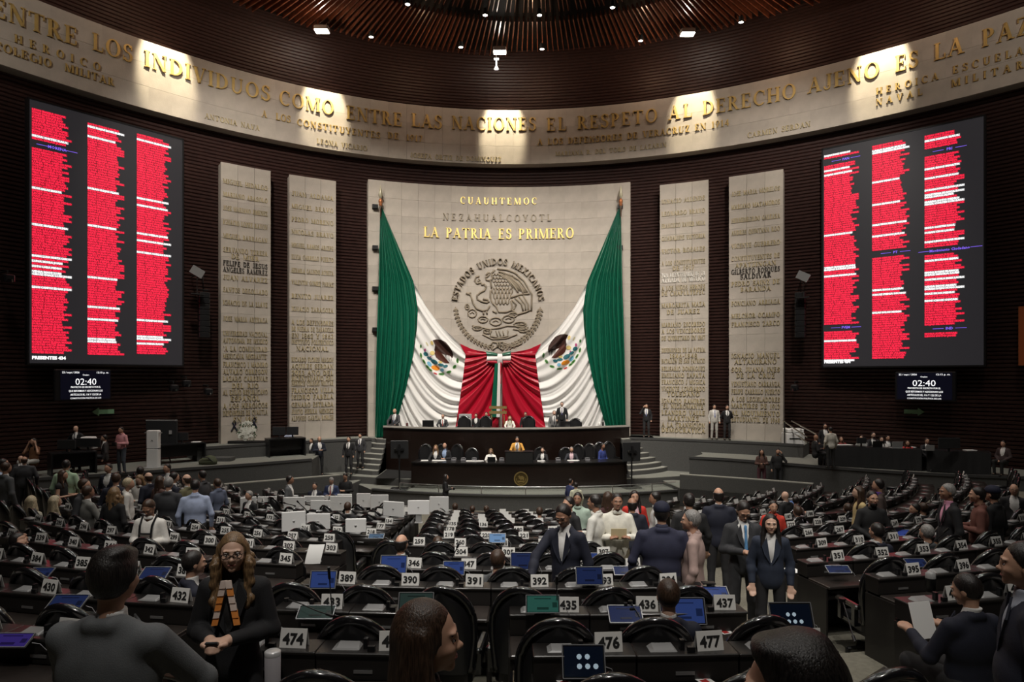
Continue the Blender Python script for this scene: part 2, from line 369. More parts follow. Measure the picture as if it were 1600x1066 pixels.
for (t, x0, x1, y, h) in (('HEROICO', 22, 156, 66, .28), ('COLEGIO', -10, 80, 76, .28), ('MILITAR', 101, 178, 111, .28),
    ('A', 409, 417, 183, .30), ('LOS', 431, 454, 187.5, .30), ('CONSTITUYENTES', 464, 593, 196, .30), ('DE', 606, 623, 216.5, .30), ('1917', 635, 660, 220, .30),
    ('A LOS DEFENSORES DE VERACRUZ EN 1914', 840, 1144, 227, .30), ('HEROICA', 1369, 1467, 149, .27), ('NAVAL', 1369, 1442, 166, .27), ('ESCUELA', 1489, 1600, 116, .28), ('MILITAR', 1487, 1600, 137, .28)):
    wall_word(t, x0, x1, y, h, 0, G, fr, .05, False, 'inscription')
for (t, x0, x1, y, h) in (('ANTONIA NAVA', 320, 405, 185, .22), ('LEONA VICARIO', 495, 573, 224.5, .23), ('JOSEFA ORTIZ DE DOMINGUEZ', 641, 783, 246, .23), ('MARIANA R. DEL TORO DE LAZARIN', 868, 1043, 244, .21), ('CARMEN SERDAN', 1168, 1267, 216, .23)):
    wall_word(t, x0, x1, y, h, 0, M_GOLDD, fr, .04, False, 'inscription')
wall_word('CUAUHTEMOC', 719, 839, 318.5, .33, 0, mat('bright_gold', (.85, .66, .22), .35, .45), SM, .05, True)
wall_word('NEZAHUALCOYOTL', 692, 862, 344, .33, 0, mat('stone_letters', (.36, .31, .235), .75), SM, .05, True)
wall_word('LA PATRIA ES PRIMERO', 662, 897, 370.5, .50, 0, mat('bright_gold', (.85, .66, .22), .35, .6), SM, .07, True)
LINES = {1: (383, 77, [('MIGUEL HIDALGO',289),('MARIANO ABASOLO',309),('JOSE MARIANO JIMENEZ',330),('IGNACIO LOPEZ RAYON',351.5),('MIGUEL BARRAGAN',372.5),('SERVANDO TERESA',393.5),('DE MIER',403),('#FELIPE DE JESUS',414),('#ANGELES RAMIREZ',424),('JUAN ALVAREZ',436),('SANTOS DEGOLLADO',455),('IGNACIO DE LA LLAVE',475),('JOSE MARIA ARTEAGA',499.5),('UNIVERSIDAD NACIONAL',522),('AUTONOMA DE MEXICO',533),('"A LA COMUNIDAD',545.5),('MEXICANA MIGRANTE"',557),('FRANCISCO I MADERO',570),('ALVARO OBREGON',581),('LAZARO CARDENAS',592),('DEL RIO',603),('AL EXILIO REPUBLICANO',613),('ESPAÑOL',623),('A LOS HEROICOS',634),('DEFENSORES DE CUAUTLA',645),('EN 1812',655.6)]),
 2: (488, 73, [('JUAN ALDAMA',306.5),('MIGUEL BRAVO',326),('PEDRO MORENO',346),('NICOLAS BRAVO',365.5),('MIGUEL RAMOS ARIZPE',386),('ELVIA CARRILLO PUERTO',404),('HERMILA GALINDO ACOSTA',425),('VALENTIN GOMEZ FARIAS',443),('BENITO JUAREZ',464),('IGNACIO ZARAGOZA',484),('A LOS DEFENSORES',504.5),('DE PUEBLA DE ZARAGOZA',514.7),('EN 1862 Y 1863',525),('INSTITUTO POLITECNICO',534.7),('NACIONAL',545),('RICARDO FLORES MAGON',562),('AQUILES SERDAN',572.5),('2023 AÑO DEL',582.6),('BICENTENARIO DEL',591),('HEROICO COLEGIO MILITAR',599),('FRANCISCO VILLA',610),('ISIDRO FABELA',620),('GENARO ESTRADA',632),('JUSTO SIERRA MENDEZ',642.6),('ALFONSO GARCIA ROBLES',653)]),
 3: (1068, 76, [('IGNACIO ALLENDE',312.6),('LEONARDO BRAVO',332),('FRANCISCO XAVIER MINA',351),('GUADALUPE VICTORIA',371),('VICTOR ROSALES',391),('A LOS CONSTITUYENTES',410),('DE 1917',418.5),('~2021 BICENTENARIO DE LA',429),('~ARMADA DE MEXICO',437),('A LOS NIÑOS HEROES',449.4),('DE CHAPULTEPEC',457.7),('MARGARITA MAZA',476.5),('DE JUAREZ',487),('MARIANO ESCOBEDO',507),('A LOS VENCEDORES',517),('DE QUERETARO EN 1867',528),('DEFENSORES DE LA PATRIA',547),('1846-1848',556),('BATALLON DE SAN PATRICIO',564),('BELISARIO DOMINGUEZ',576),('EMILIANO ZAPATA',586.5),('FRANCISCO J MUGICA',596.7),('VICENTE LOMBARDO',607.5),('TOLEDANO',615.7),('IGNACIO RAMÍREZ',626.5),('"EL NIGROMANTE"',635),('LEANDRO VALLE',645),('MARTINEZ',654),('A LA TRANSICIÓN',664),('DEMOCRATICA',672.5)]),
 4: (1181, 84, [('JOSE MARIA MORELOS',299),('MARIANO MATAMOROS',320),('HERMENEGILDO GALEANA',341.5),('ANDRES QUINTANA ROO',361),('VICENTE GUERRERO',382),('CONSTITUYENTES DE',402),('APATZINGAN',413),('#GILBERTO BOSQUES',422.6),('#SALDIVAR',431),('PEDRO SAINZ DE',442),('BARANDA',451.5),('PONCIANO ARRIAGA',473),('MELCHOR OCAMPO',492.7),('FRANCISCO ZARCO',506),('IGNACIO MANUEL',555.7),('ALTAMIRANO',565),('SOR JUANA INES',577.5),('DE LA CRUZ',587),('VENUSTIANO CARRANZA',600),('FELIPE CARRILLO PUERTO',612),('A LOS LEGISLADORES',624),('MARTIRES DE 1913',634.5),('AL MOVIMIENTO',646),('ESTUDIANTIL DE 1968',656)])}
for k, S in ((1, S1), (2, S2), (3, S3), (4, S4)):
    cx, wd, L = LINES[k]
    for (t, y) in L:
        m = M_GOLDD if not t[0] in '#~' else (M_BRONZE if t[0] == '#' else M_WHITEL)
        b = t[0] in '#~'; t = t.lstrip('#~'); h = .205
        P, p = wall_at(cx, y+3.6); hw = min(wd-8, (sum(adv(c) for c in t)*h*1.02)*FPX/P.y)/2
        yb = HZ-(P.z-CZ)*FPX/wall_at(cx-hw, y)[0].y
        wall_word(t, cx-hw, cx+hw, yb, h, 0, m, S, .04, False, 'inscription')
# ------------------------------------------------------------------ carved seal on the central slab
ZP = Vector((0, 0, 1))
M_SEAL = mat('shaded_relief_stone', (.27, .225, .165), .8, noise=.15, nscale=3)  # darker than the slab: shadows of the carving put into the colour
def seal():
    t = SM; K = 6.272
    def pt(x, y, off=-.03): return wall_at(690+x/K, 390+y/K, off)[0]
    def line(pts, r=.03, mb=None):
        m = mb or MB(); n = len(pts); q = []
        for i in range(n-1):          # smooth the stroke a little
            a, b = pts[i], pts[i+1]
            for s in (0, .5): q.append((a[0]+(b[0]-a[0])*s, a[1]+(b[1]-a[1])*s))
        q.append(pts[-1]); m.tube([pt(*p) for p in q], r*1.35, 6); return m
    # lettering round the top
    txt = 'ESTADOS UNIDOS MEXICANOS'; cx, cy, R = 552, 548, 398
    tot = sum(adv(c) for c in txt); s = 0; h = .30
    for ch in txt:
        a = math.radians(174-168*(s+adv(ch)/2)/tot); s += adv(ch)
        if ch == ' ': continue
        O, p = wall_at(690+(cx+R*cos(a))/K, 390+(cy-R*sin(a))/K, 0)
        X0 = Vector((cos(p), -sin(p), 0)); N = Vector((-sin(p), -cos(p), 0))
        Zd = X0*cos(a)+ZP*sin(a); Xd = X0*sin(a)-ZP*cos(a)
        m = MB(); glyph(m, ch, O-Xd*(GL[ch][0]*h/2), Xd, Zd, N, h, .12); m.obj('letter', M_SEAL, t)
    e = MB()
    for s_ in ([(545,188),(640,198),(720,228),(745,252)], [(520,200),(488,235),(500,285),(478,300),(490,380)], [(745,252),(810,310),(850,380),(885,440),(880,600)],
        [(560,215),(600,225),(650,245),(700,262)], [(700,262),(760,300),(800,350),(840,420)], [(690,290),(750,340),(790,400),(800,430)], [(660,300),(720,370),(750,420)],
        [(480,400),(478,470),(495,520),(540,565),(560,612),(640,612),(690,590)], [(690,590),(745,635),(830,610),(866,592)], [(680,470),(770,440),(860,432)],
        [(690,490),(730,540),(700,600)], [(720,475),(780,530),(800,600)], [(760,460),(820,540),(825,600)], [(800,450),(850,540),(850,600)], [(680,500),(692,560),(680,600)]):
        line(s_, .034, e)
    for j, y in enumerate(range(240, 400, 34)):       # neck and breast scales
        for i in range(6-j % 2):
            x = 505+i*30+(j % 2)*15+j*4; line([(x-12, y-6), (x-8, y+8), (x, y+13), (x+8, y+8), (x+12, y-6)], .020, e)
    for j, y in enumerate((405, 455, 505)):           # long covert feathers
        for i in range(6-j):
            x = 510+i*34+j*16; line([(x-14, y-22), (x-13, y+15), (x, y+32), (x+13, y+15), (x+14, y-22)], .024, e)
    for i in range(9):                                # wing quills
        a = i/8; line([(560+a*120, 240+a*20), (650+a*130, 300+a*60), (700+a*160, 380+a*60)], .018, e)
    e.obj('eagle_relief', M_SEAL, t, True)
    sn = MB()
    for s_ in ([(370,260),(338,268),(325,308),(348,335),(385,322),(396,346),(420,336),(436,370),(420,400),(380,420),(345,450),(350,486),(392,508),(440,520),(465,510),(450,490),(405,484)],
               [(435,250),(456,224),(470,232),(458,256),(430,276),(442,300),(480,300)], [(245,430),(280,440),(296,480),(310,530),(345,580),(400,600),(450,592),(472,550)], [(288,422),(262,432),(240,425)],
               [(360,285),(375,300),(355,312)], [(410,610),(412,635)], [(440,606),(444,632)], [(500,600),(540,622)]): line(s_, .034, sn)
    sn.obj('serpent_relief', M_SEAL, t, True)
    ca = MB()
    for (x, y, a, b) in ((300,625,42,40),(405,685,48,30),(530,705,58,38),(655,680,58,36),(770,735,62,26),(700,640,40,22),(350,770,46,20),(450,800,40,22),(800,790,44,20),(250,560,18,26)):
        line([(x+a*cos(k*PI/6), y+b*sin(k*PI/6)) for k in range(13)], .026, ca); line([(x-a*.5, y+4), (x, y-b*.3), (x+a*.5, y+4)], .018, ca)
    for s_ in ([(300,745),(380,760),(470,780),(560,770),(640,748),(720,750),(830,730)], [(480,785),(480,850),(560,865),(650,850),(648,785)], [(530,795),(550,850)], [(560,795),(580,850)], [(600,795),(610,850)],
               [(400,830),(500,880),(640,870),(740,830)], [(700,780),(770,790),(850,760)]): line(s_, .024, ca)
    ca.obj('cactus_relief', M_SEAL, t, True)
    for side, name in ((-1, 'oak_branch_relief'), (1, 'laurel_branch_relief')):
        b = MB(); Rw = 415
        arc = [(552+side*Rw*cos(a), 548+Rw*sin(a)) for a in [math.radians(2+i*10) for i in range(9)]]
        line(arc, .024, b)
        for i in range(16):
            a = math.radians(4+i*5.1); x, y = 552+side*Rw*cos(a), 548+Rw*sin(a)
            for q in (-1, 1):
                tx, ty = -side*sin(a), cos(a); nx, ny = side*cos(a), sin(a)
                L = 44 if side > 0 else 32
                ex, ey = x-tx*L*-.8+nx*q*L*.62, y-ty*L*-.8*-1*-1+ny*q*L*.62
                mx, my = (x+ex)/2+nx*q*9, (y+ey)/2+ny*q*9
                line([(x, y), (mx, my), (ex, ey)], .022, b)
                line([(x, y), ((x+ex)/2-nx*q*7, (y+ey)/2-ny*q*7), (ex, ey)], .018, b)
        b.obj(name, M_SEAL, t, True)
    r = MB()
    for s_ in ([(480,940),(500,905),(550,915),(560,950)], [(620,940),(600,905),(555,915)], [(600,910),(680,940),(760,905)], [(600,930),(690,955),(770,925)], [(540,950),(500,985)], [(560,955),(600,985)], [(545,900),(548,960)], [(570,900),(575,960)]): line(s_, .03, r)
    r.obj('ribbon_relief', M_SEAL, t, True)
seal()
# ------------------------------------------------------------------ draped flags
TOP = [(596,322),(625,391),(646,440),(665.5,479),(688,508),(718,537),(738,546),(759,550),(778,552)]
GW = [(322,640),(440,646),(462,650),(485,653),(512,651.6),(552.6,646.5),(606.7,634.7),(654,621),(690,611)]
WR = [(322,712),(537.4,718.5),(554,727.6),(586,724),(620,719),(654,714),(690,708)]
LE = [(322,594),(440,591),(560,588),(690,586)]
def ip(y, T): return float(np.interp(y, [q[0] for q in T], [q[1] for q in T]))
_NS, _NT = 260, 700
_S = np.linspace(-.05, 1.75, _NS)[:, None]; _T = np.linspace(0, 1, _NT)[None, :]
c1x, c1y = 622-52*_S, 400+430*_S; c2x, c2y = 700+62*np.minimum(_S, 1.2), 556+360*_S
bx = (1-_T)**3*594+3*_T*(1-_T)**2*c1x+3*_T**2*(1-_T)*c2x+_T**3*779; by = (1-_T)**3*320+3*_T*(1-_T)**2*c1y+3*_T**2*(1-_T)*c2y+_T**3*556
GX0, GY0, GW_, GH_ = 580, 316, 206, 380
_acc = np.zeros((GH_, GW_)); _act = np.zeros((GH_, GW_)); _cnt = np.zeros((GH_, GW_))
_ix = np.round(bx-GX0).astype(int); _iy = np.round(by-GY0).astype(int); _ok = (_ix >= 0) & (_ix < GW_) & (_iy >= 0) & (_iy < GH_)
np.add.at(_acc, (_iy[_ok], _ix[_ok]), np.broadcast_to(_S, bx.shape)[_ok]); np.add.at(_act, (_iy[_ok], _ix[_ok]), np.broadcast_to(_T, bx.shape)[_ok]); np.add.at(_cnt, (_iy[_ok], _ix[_ok]), 1)
_s = np.where(_cnt > 0, _acc/np.maximum(_cnt, 1), np.nan); _t = np.where(_cnt > 0, _act/np.maximum(_cnt, 1), np.nan)
for _ in range(60):
    bad = np.isnan(_s)
    if not bad.any(): break
    for A in (_s, _t):
        st = np.stack([np.roll(A, s, ax) for s, ax in ((1, 0), (-1, 0), (1, 1), (-1, 1))])
        with np.errstate(all='ignore'):
            mn = np.nanmean(st, 0)
        A[bad] = mn[bad]
_s = np.nan_to_num(_s); _t = np.nan_to_num(_t)
for _ in range(3):
    for A in (_s, _t): A[1:-1, 1:-1] = (A[1:-1, 1:-1]*2+A[:-2, 1:-1]+A[2:, 1:-1]+A[1:-1, :-2]+A[1:-1, 2:])/6
def smp(A, x, y):
    x = min(max(x-GX0, 0), GW_-1.001); y = min(max(y-GY0, 0), GH_-1.001); i, j = int(y), int(x); a, b = y-i, x-j
    return A[i, j]*(1-a)*(1-b)+A[i+1, j]*a*(1-b)+A[i, j+1]*(1-a)*b+A[i+1, j+1]*a*b
def fold(x, y, reg=None):
    if reg is None: reg = 'g' if x < ip(y, GW) and x < 655 else ('r' if x > ip(y, WR) and y > 537 else 'w')
    if reg == 'g':
        a, b = ip(y, LE), min(top_x(y), ip(y, GW)); q = (x-a)/max(2, b-a); u = q*(7.5+.4*sin(y/60))+.35*sin(5*q+y/90); am = min(1, (y-322)/110+.06); dd = .5+.5*cos(2*PI*u); return .16+(.22*dd+.07*(.5+.5*cos(4.4*PI*u+1.3+y/70)))*am*(1.15-.3*q)
    if reg == 'r':
        dx, dy = 781-x, max(.1, y-550); r = math.hypot(dx, dy); th = math.atan2(dy, dx)+.0035*r; u = th*5.6+.3*sin(th*5+r/40); am = min(1, r/45+.1); return .17+(.20*abs(sin(PI*u))**.8+.04*(.5+.5*cos(4.6*PI*u+.8)))*am
    s, t = smp(_s, x, y), smp(_t, x, y)
    u = s*11+.35*sin(7*s+3*t)+.2*sin(17*s-2*t)
    d = abs(sin(PI*u))**.8*.65+.35*(.5+.5*sin(2*PI*u*1.7+1+3*t))
    am = min(1, t*3.2+.12)*min(1, (1-t)*5+.25)
    return .16+.26*d*am
def flag_seg(name, xa, xb, y0, y1, m, t, mir, nx, lab=None):
    rg = name[0]
    ny = int((y1-y0)/1.1); P = []; mb = MB()
    for i in range(ny+1):
        y = y0+(y1-y0)*i/ny; a, b = xa(y), xb(y)
        b = max(a+.01, b)
        for j in range(nx+1):
            x = a+(b-a)*j/nx; xx = 1564-x if mir else x
            P.append(wall_at(xx, y, -fold(x, y, rg))[0])
    mb.grid(P, ny+1, nx+1)
    if mir: mb.f = [f[::-1] for f in mb.f]
    o = mb.obj(name, m, t, True)
    if lab: o['label'] = lab
    return o
def top_x(y):      # x of the upper hem at row y
    return float(np.interp(y, [q[1] for q in TOP], [q[0] for q in TOP])) if y < 552 else 779.0
from mathutils.bvhtree import BVHTree
M_FG = mat('green_satin', (.005, .105, .06), .26, spec=.8, bump=.05, bscale=90); M_FW = mat('white_satin', (.80, .79, .77), .38, spec=.5, bump=.05, bscale=90); M_FR = mat('red_satin', (.42, .006, .025), .32, spec=.55, bump=.05, bscale=90)
def flag(mir, label):
    t = thing('draped_flag', label, 'flag')
    flag_seg('green_panel', lambda y: ip(y, LE), lambda y: min(top_x(y), ip(y, GW)), 323, 686, M_FG, t, mir, 60)
    w1 = flag_seg('white_panel', lambda y: ip(y, GW), lambda y: min(top_x(y), ip(y, WR)), 441, 690, M_FW, t, mir, 80)
    flag_seg('red_panel', lambda y: ip(y, WR), lambda y: min(top_x(y), 779), 537.6, 690, M_FR, t, mir, 56)
    # printed coat of arms on the white cloth
    K = 10.66
    def Q(x, y, k):
        px, py = 640+x/K, 500+y/K
        if mir: py -= 8.3
        d = fold(px, py, 'w')+.014+.003*k
        return wall_at(1564-px if mir else px, py, -d)[0]
    def blob(name, poly, m, k, sub=3):
        n = len(poly); cx = sum(p[0] for p in poly)/n; cy = sum(p[1] for p in poly)/n; vs = []; fs = []
        rings = 7
        for r in range(rings+1):
            for i in range(n*sub):
                a = poly[i//sub]; b = poly[(i//sub+1) % n]; f = (i % sub)/sub
                x, y = a[0]+(b[0]-a[0])*f, a[1]+(b[1]-a[1])*f; vs.append(Q(cx+(x-cx)*r/rings, cy+(y-cy)*r/rings, k))
        N = n*sub
        for r in range(rings):
            for i in range(N): fs.append((r*N+i, r*N+(i+1) % N, (r+1)*N+(i+1) % N, (r+1)*N+i))
        mb = MB().add(vs, fs)
        return mb.obj(name, m, t)
    def ell(cx, cy, a, b, rot=0): r = math.radians(rot); return [(cx+a*cos(i*PI/5)*cos(r)-b*sin(i*PI/5)*sin(r), cy+a*cos(i*PI/5)*sin(r)+b*sin(i*PI/5)*cos(r)) for i in range(10)]
    br = mat('print_brown', (.035, .012, .008), .5); br2 = mat('print_russet', (.085, .022, .013), .5)
    blob('printed_wing', [(385,340),(440,325),(520,330),(600,370),(660,440),(710,520),(725,580),(715,640),(690,600),(640,585),(600,585),(535,556),(480,520),(430,560),(412,500),(425,420)], br, 1)
    blob('printed_tail', [(430,520),(470,500),(535,560),(600,640),(665,718),(600,722),(540,700),(490,670),(440,625),(415,560)], br2, 2)
    for (x, l) in ((598, 70), (618, 85), (642, 95), (668, 110), (695, 105)): blob('printed_quill', [(x-7, 575), (x+7, 575), (x+3, 575+l), (x-2, 575+l)], br, 1, 1)
    teal = mat('print_teal', (.015, .13, .16), .5); lb = mat('print_blue', (.16, .42, .60), .5); og = mat('print_orange', (.75, .26, .01), .5); ye = mat('print_yellow', (.70, .55, .20), .5); gr = mat('print_green', (.07, .24, .04), .5); gk = mat('print_dark_green', (.01, .06, .015), .5); pk = mat('print_magenta', (.45, .07, .22), .5); rd = mat('print_red', (.45, .02, .03), .5)
    for (n, e, m) in (('printed_cactus', (270,570,44,34,30), teal), ('printed_cactus', (330,640,46,26,25), teal), ('printed_cactus', (412,700,64,36,30), teal), ('printed_cactus', (525,750,52,22,8), teal), ('printed_cactus', (600,772,40,26,-15), teal),
        ('printed_lake', (330,735,30,52,-40), lb), ('printed_lake', (540,835,32,30,20), lb), ('printed_shell', (430,800,74,38,18), og), ('printed_talon', (378,552,42,36,0), ye), ('printed_talon', (512,702,34,18,10), ye), ('printed_head', (372,385,24,38,-20), ye), ('printed_fruit', (256,505,20,28,0), pk), ('printed_fruit', (350,612,14,12,0), pk),
        ('printed_serpent', (290,400,12,40,-30), mat('print_pale', (.55,.5,.3), .5)), ('printed_ribbon', (430,893,36,12,25), rd)): blob(n, ell(*e), m, 3)
    for (x, y, a, b, r) in ((185,440,16,30,0),(190,590,18,44,-12),(240,695,18,46,-30),(300,785,20,48,-45),(345,832,40,18,35),(530,903,50,20,3),(655,866,44,22,-15),(748,780,38,24,-50),(797,680,20,42,-5)):
        blob('printed_leaf', ell(x, y, a, b, r), gr, 3); blob('printed_leaf_vein', ell(x, y, a*.55, b*.4, r), gk, 4)
    # pole and finial
    p = thing('flagpole', ('left' if not mir else 'right')+' flagpole tip with pale spearhead above its draped flag', 'flagpole')
    P, ph = wall_at(970 if mir else 594.5, 322, -.30)
    m = MB(); m.tube([(P.x, P.y, P.z-.12), (P.x, P.y, P.z+.03)], .05, 10); m.tube([(P.x, P.y, P.z-.5), (P.x, P.y, P.z-.1)], .03, 8); m.obj('pole', mat('dark_wood_pole', (.06, .03, .015), .4), p)
    m = MB(); m.lathe([(.05, 0), (.09, .05), (.06, .11), (.095, .17), (.09, .27), (.05, .33), (.035, .36)], tuple(P), 12); m.obj('collar', mat('copper_collar', (.45, .17, .07), .35, .6), p, True)
    m = MB(); m.lathe([(.03, .36), (.10, .50), (.06, .72), (.012, .98), (0, 1.0)], tuple(P), 8); m.obj('finial', mat('pale_finial', (.45, .42, .30), .4, .3), p, True)
    for y in (323, 387, 451, 515):
        Bk, q = wall_at(985-(594-578) if mir else 586, y, -.1); MB().box(tuple(Bk), (.26, .22, .18), -q).obj('bracket', M_BLACK, p)
flag(False, 'left half of the green, white and red cloth draped from the left pole')
flag(True, 'right half of the green, white and red cloth draped from the right pole')
def bow():
    t = thing('tricolour_bow', 'tricolour ribbon bow knotted where the two draped flags meet', 'bow')
    def rib(name, poly, m, off):
        P = []; n = 12
        mb = MB()
        for i in range(n+1):
            f = i/n
            for k in range(5):
                g = k/4; a, b, c, d = poly
                x = (a[0]*(1-g)+b[0]*g)*(1-f)+(d[0]*(1-g)+c[0]*g)*f; y = (a[1]*(1-g)+b[1]*g)*(1-f)+(d[1]*(1-g)+c[1]*g)*f
                P.append(wall_at(x, y, -off-.07*sin(PI*f)-.02*sin(PI*g))[0])
        mb.grid(P, n+1, 5); mb.obj(name, m, t, True)
    g, w_, r = M_FG, M_FW, M_FR
    rib('loop', [(759,549),(781,553),(781,557),(761,557)], g, .42); rib('loop', [(761,557),(780,557),(778,564),(760,565)], w_, .43); rib('loop', [(760,564),(778,563),(776,570),(762,567)], r, .42)
    rib('loop', [(798,549),(783,553),(783,557),(798,556)], g, .42); rib('loop', [(784,557),(798,556),(798,564),(786,564)], w_, .43); rib('loop', [(786,563),(798,564),(796,568),(786,570)], r, .42)
    rib('tail', [(774,560),(778.5,560),(776,652),(766,652)], g, .44); rib('tail', [(778.5,556),(782.5,556),(781,652),(775.5,652)], w_, .46); rib('tail', [(782,556),(784,556),(783,600),(781,600)], r, .45)
    rib('knot', [(777,553),(785,553),(785,568),(777,568)], w_, .47)
bow()
# ------------------------------------------------------------------ LED rolls on the wall
NAM = 'SOLIS VEGA CRUZ LUNA RIOS MORA PENA LARA SOTO VERA NAVA LEON ROJAS SILVA CAMPOS DIAZ ORTIZ MEDINA SALAS IBARRA PONCE AVILA CORTES DURAN'.split()
GIV = 'ANA LUIS JOSE MARIA CARLOS ELENA ROSA JUAN PEDRO LAURA MARTA ALMA RAUL HUGO IRMA OSCAR BLANCA JULIO NORMA EDGAR'.split()
def led(side):
    if side == 'L':
        c = ((46, 563), (285, 569)); zt, zb = 9.62, .50; cols = ((50, 168, 552), (137, 191, 552), (214, 208, 553)); xr = (113, 195, 268)
        wh = ({207: 0, 292: 0, 347: 0, 395: 0, 405: 0, 414: 0, 423: 0, 427: 0, 445: 0}, {193: 0, 210: 0, 293: 0, 348: 0, 431: 0, 477: 0, 498: 0, 528: 0, 532: 0}, {216: 0, 308: 0, 319: 0, 363: 0, 375: 0, 391: 0, 498: 0, 523: 0, 527: 0, 534: 0}); heads = {(0, 223): 'MORENA'}
    else:
        c = ((1286, 571), (1537, 573)); zt, zb = 9.6, .46; cols = ((1288, 243, 564), (1363, 228, 558), (1445, 212, 525)); xr = (1343, 1422, 1508)
        wh = ({243: 0, 265: 0, 272: 0, 367: 0, 418: 0, 422: 0, 432: 0, 532: 0, 562: 0}, {234: 0, 238: 0, 284: 0, 319: 0, 349: 0, 369: 0, 453: 0, 460: 0, 487: 0}, {218: 0, 262: 0, 278: 0, 298: 0, 302: 0, 306: 0, 315: 0, 319: 0, 354: 0, 362: 0, 378: 0, 406: 0, 426: 0, 430: 0, 435: 0, 447: 0, 451: 0, 456: 0, 470: 0}); heads = {(0, 254): 'PAN', (0, 510): 'PVEM', (1, 397): 'PT', (2, 237): 'PRI', (2, 392): 'Movimiento Ciudadano', (2, 514): 'IND'}
    A = wall_at(c[0][0], 565)[0]; B = wall_at(c[1][0], 565)[0]; A.z = B.z = 0
    X = (B-A).normalized(); N = Vector((X.y, -X.x, 0)); W = (B-A).length
    t = thing('led_panel', ('left' if side == 'L' else 'right')+' wall-mounted LED panel listing deputies in red and white', 'screen')
    mid = (A+B)/2; rz = math.atan2(X.y, X.x)
    MB().box((mid.x-N.x*.12, mid.y-N.y*.12, CZ+(zt+zb)/2), (W, .22, zt-zb), rz).obj('panel', M_SCREEN, t)
    fr_ = MB()
    for (u, z0, dx, dz) in ((-.03, 0, .06, zt-zb+.1), (W+.03, 0, .06, zt-zb+.1)): q = A+X*u; fr_.box((q.x-N.x*.14, q.y-N.y*.14, CZ+(zt+zb)/2), (dx, .3, dz), rz)
    for zz in (zt+.03, zb-.03): fr_.box((mid.x-N.x*.14, mid.y-N.y*.14, CZ+zz), (W+.12, .3, .06), rz)
    fr_.obj('frame', M_BLACK, t)
    def u_of(x):      # distance along the panel where the sight line of column x meets it
        d = Vector(((x-800)/FPX, 1, 0)); det = d.x*(-X.y)+X.x*d.y; s = (A.x*(-X.y)+X.x*A.y)/det; P = d*s; return (P-A).dot(X), s
    R_ = random.Random(3 if side == 'L' else 4)
    for ci, (x, y0, y1) in enumerate(cols):
        u0, Y = u_of(x); u1, _ = u_of(xr[ci]); z0 = (HZ-y0)*Y/FPX; z1 = (HZ-y1)*Y/FPX; pitch = .0905; n = int((z0-z1)/pitch); red = MB(); wht = MB(); blu = MB(); bar = MB(); Wm = u1-u0
        O0 = A+X*u0+N*.006; skip = set(); wr = {}
        for yy in wh[ci]: wr[int(round((z0-(HZ-yy)*Y/FPX)/pitch))] = 1
        hd = {int(round((z0-(HZ-yy)*Y/FPX)/pitch)): s for (k, yy), s in heads.items() if k == ci}
        for r in range(n+1):
            z = CZ+z0-pitch*(r+1)
            if any(abs(r-q) == 1 for q in hd): continue
            if r in hd:
                blu = MB(); s = hd[r]; wd = .075*len(s)*.75; o = Vector((O0.x, O0.y, z))+X*(Wm*.62)
                put_sans(blu if s != 'MORENA' else blu, s, o, X, ZP, .10, None, 'C', .03)
                for sg in (-1, 1): q = o+X*(sg*(wd/2+.28)); blu.box((q.x, q.y, z+.045), (.36, .004, .018), rz)
                tag(blu.obj('party_heading', M_LBLUE, t), kind='stuff'); continue
            wd = Wm*(.98 if R_.random() < .2 else R_.uniform(.72, .92))
            s = ' '.join([R_.choice(NAM), R_.choice(NAM), R_.choice(GIV)]+([R_.choice(GIV)] if wd > Wm*.9 else []))
            tgt = wht if r in wr else red
            put_sans(tgt, s, Vector((O0.x, O0.y, z+.008)), X, ZP, .074, wd, 'L', .05, 1)
            q = A+X*(u0+wd/2)+N*.003; (bar if r not in wr else wht if False else bar).box((q.x, q.y, z+.045), (wd+.02, .003, .078), rz) if r not in wr else MB()
            if r in wr:
                mbw = wbar.setdefault((side, ci), MB()); mbw.box((q.x, q.y, z+.045), (wd+.02, .003, .082), rz)
        if red.v: tag(red.obj('red_names', M_RED, t), kind='stuff')
        if wht.v: tag(wht.obj('white_names', M_LWHITE, t), kind='stuff')
        tag(bar.obj('red_row_glow', M_REDBAR, t), kind='stuff')
        if (side, ci) in wbar: tag(wbar[(side, ci)].obj('white_row_glow', mat('led_white_dim', (.2,.2,.2), .6, emit=(1,1,1), estr=.45), t), kind='stuff')
    m = MB(); u0, Y = u_of(cols[0][0]); o = A+X*u0+N*.006; o.z = CZ+zb+.14
    put_sans(m, 'PRESENTES 434', o, X, ZP, .11, 1.02, 'L', .06, 2); m.obj('caption', M_LWHITE, t)
wbar = {}
led('L'); led('R')
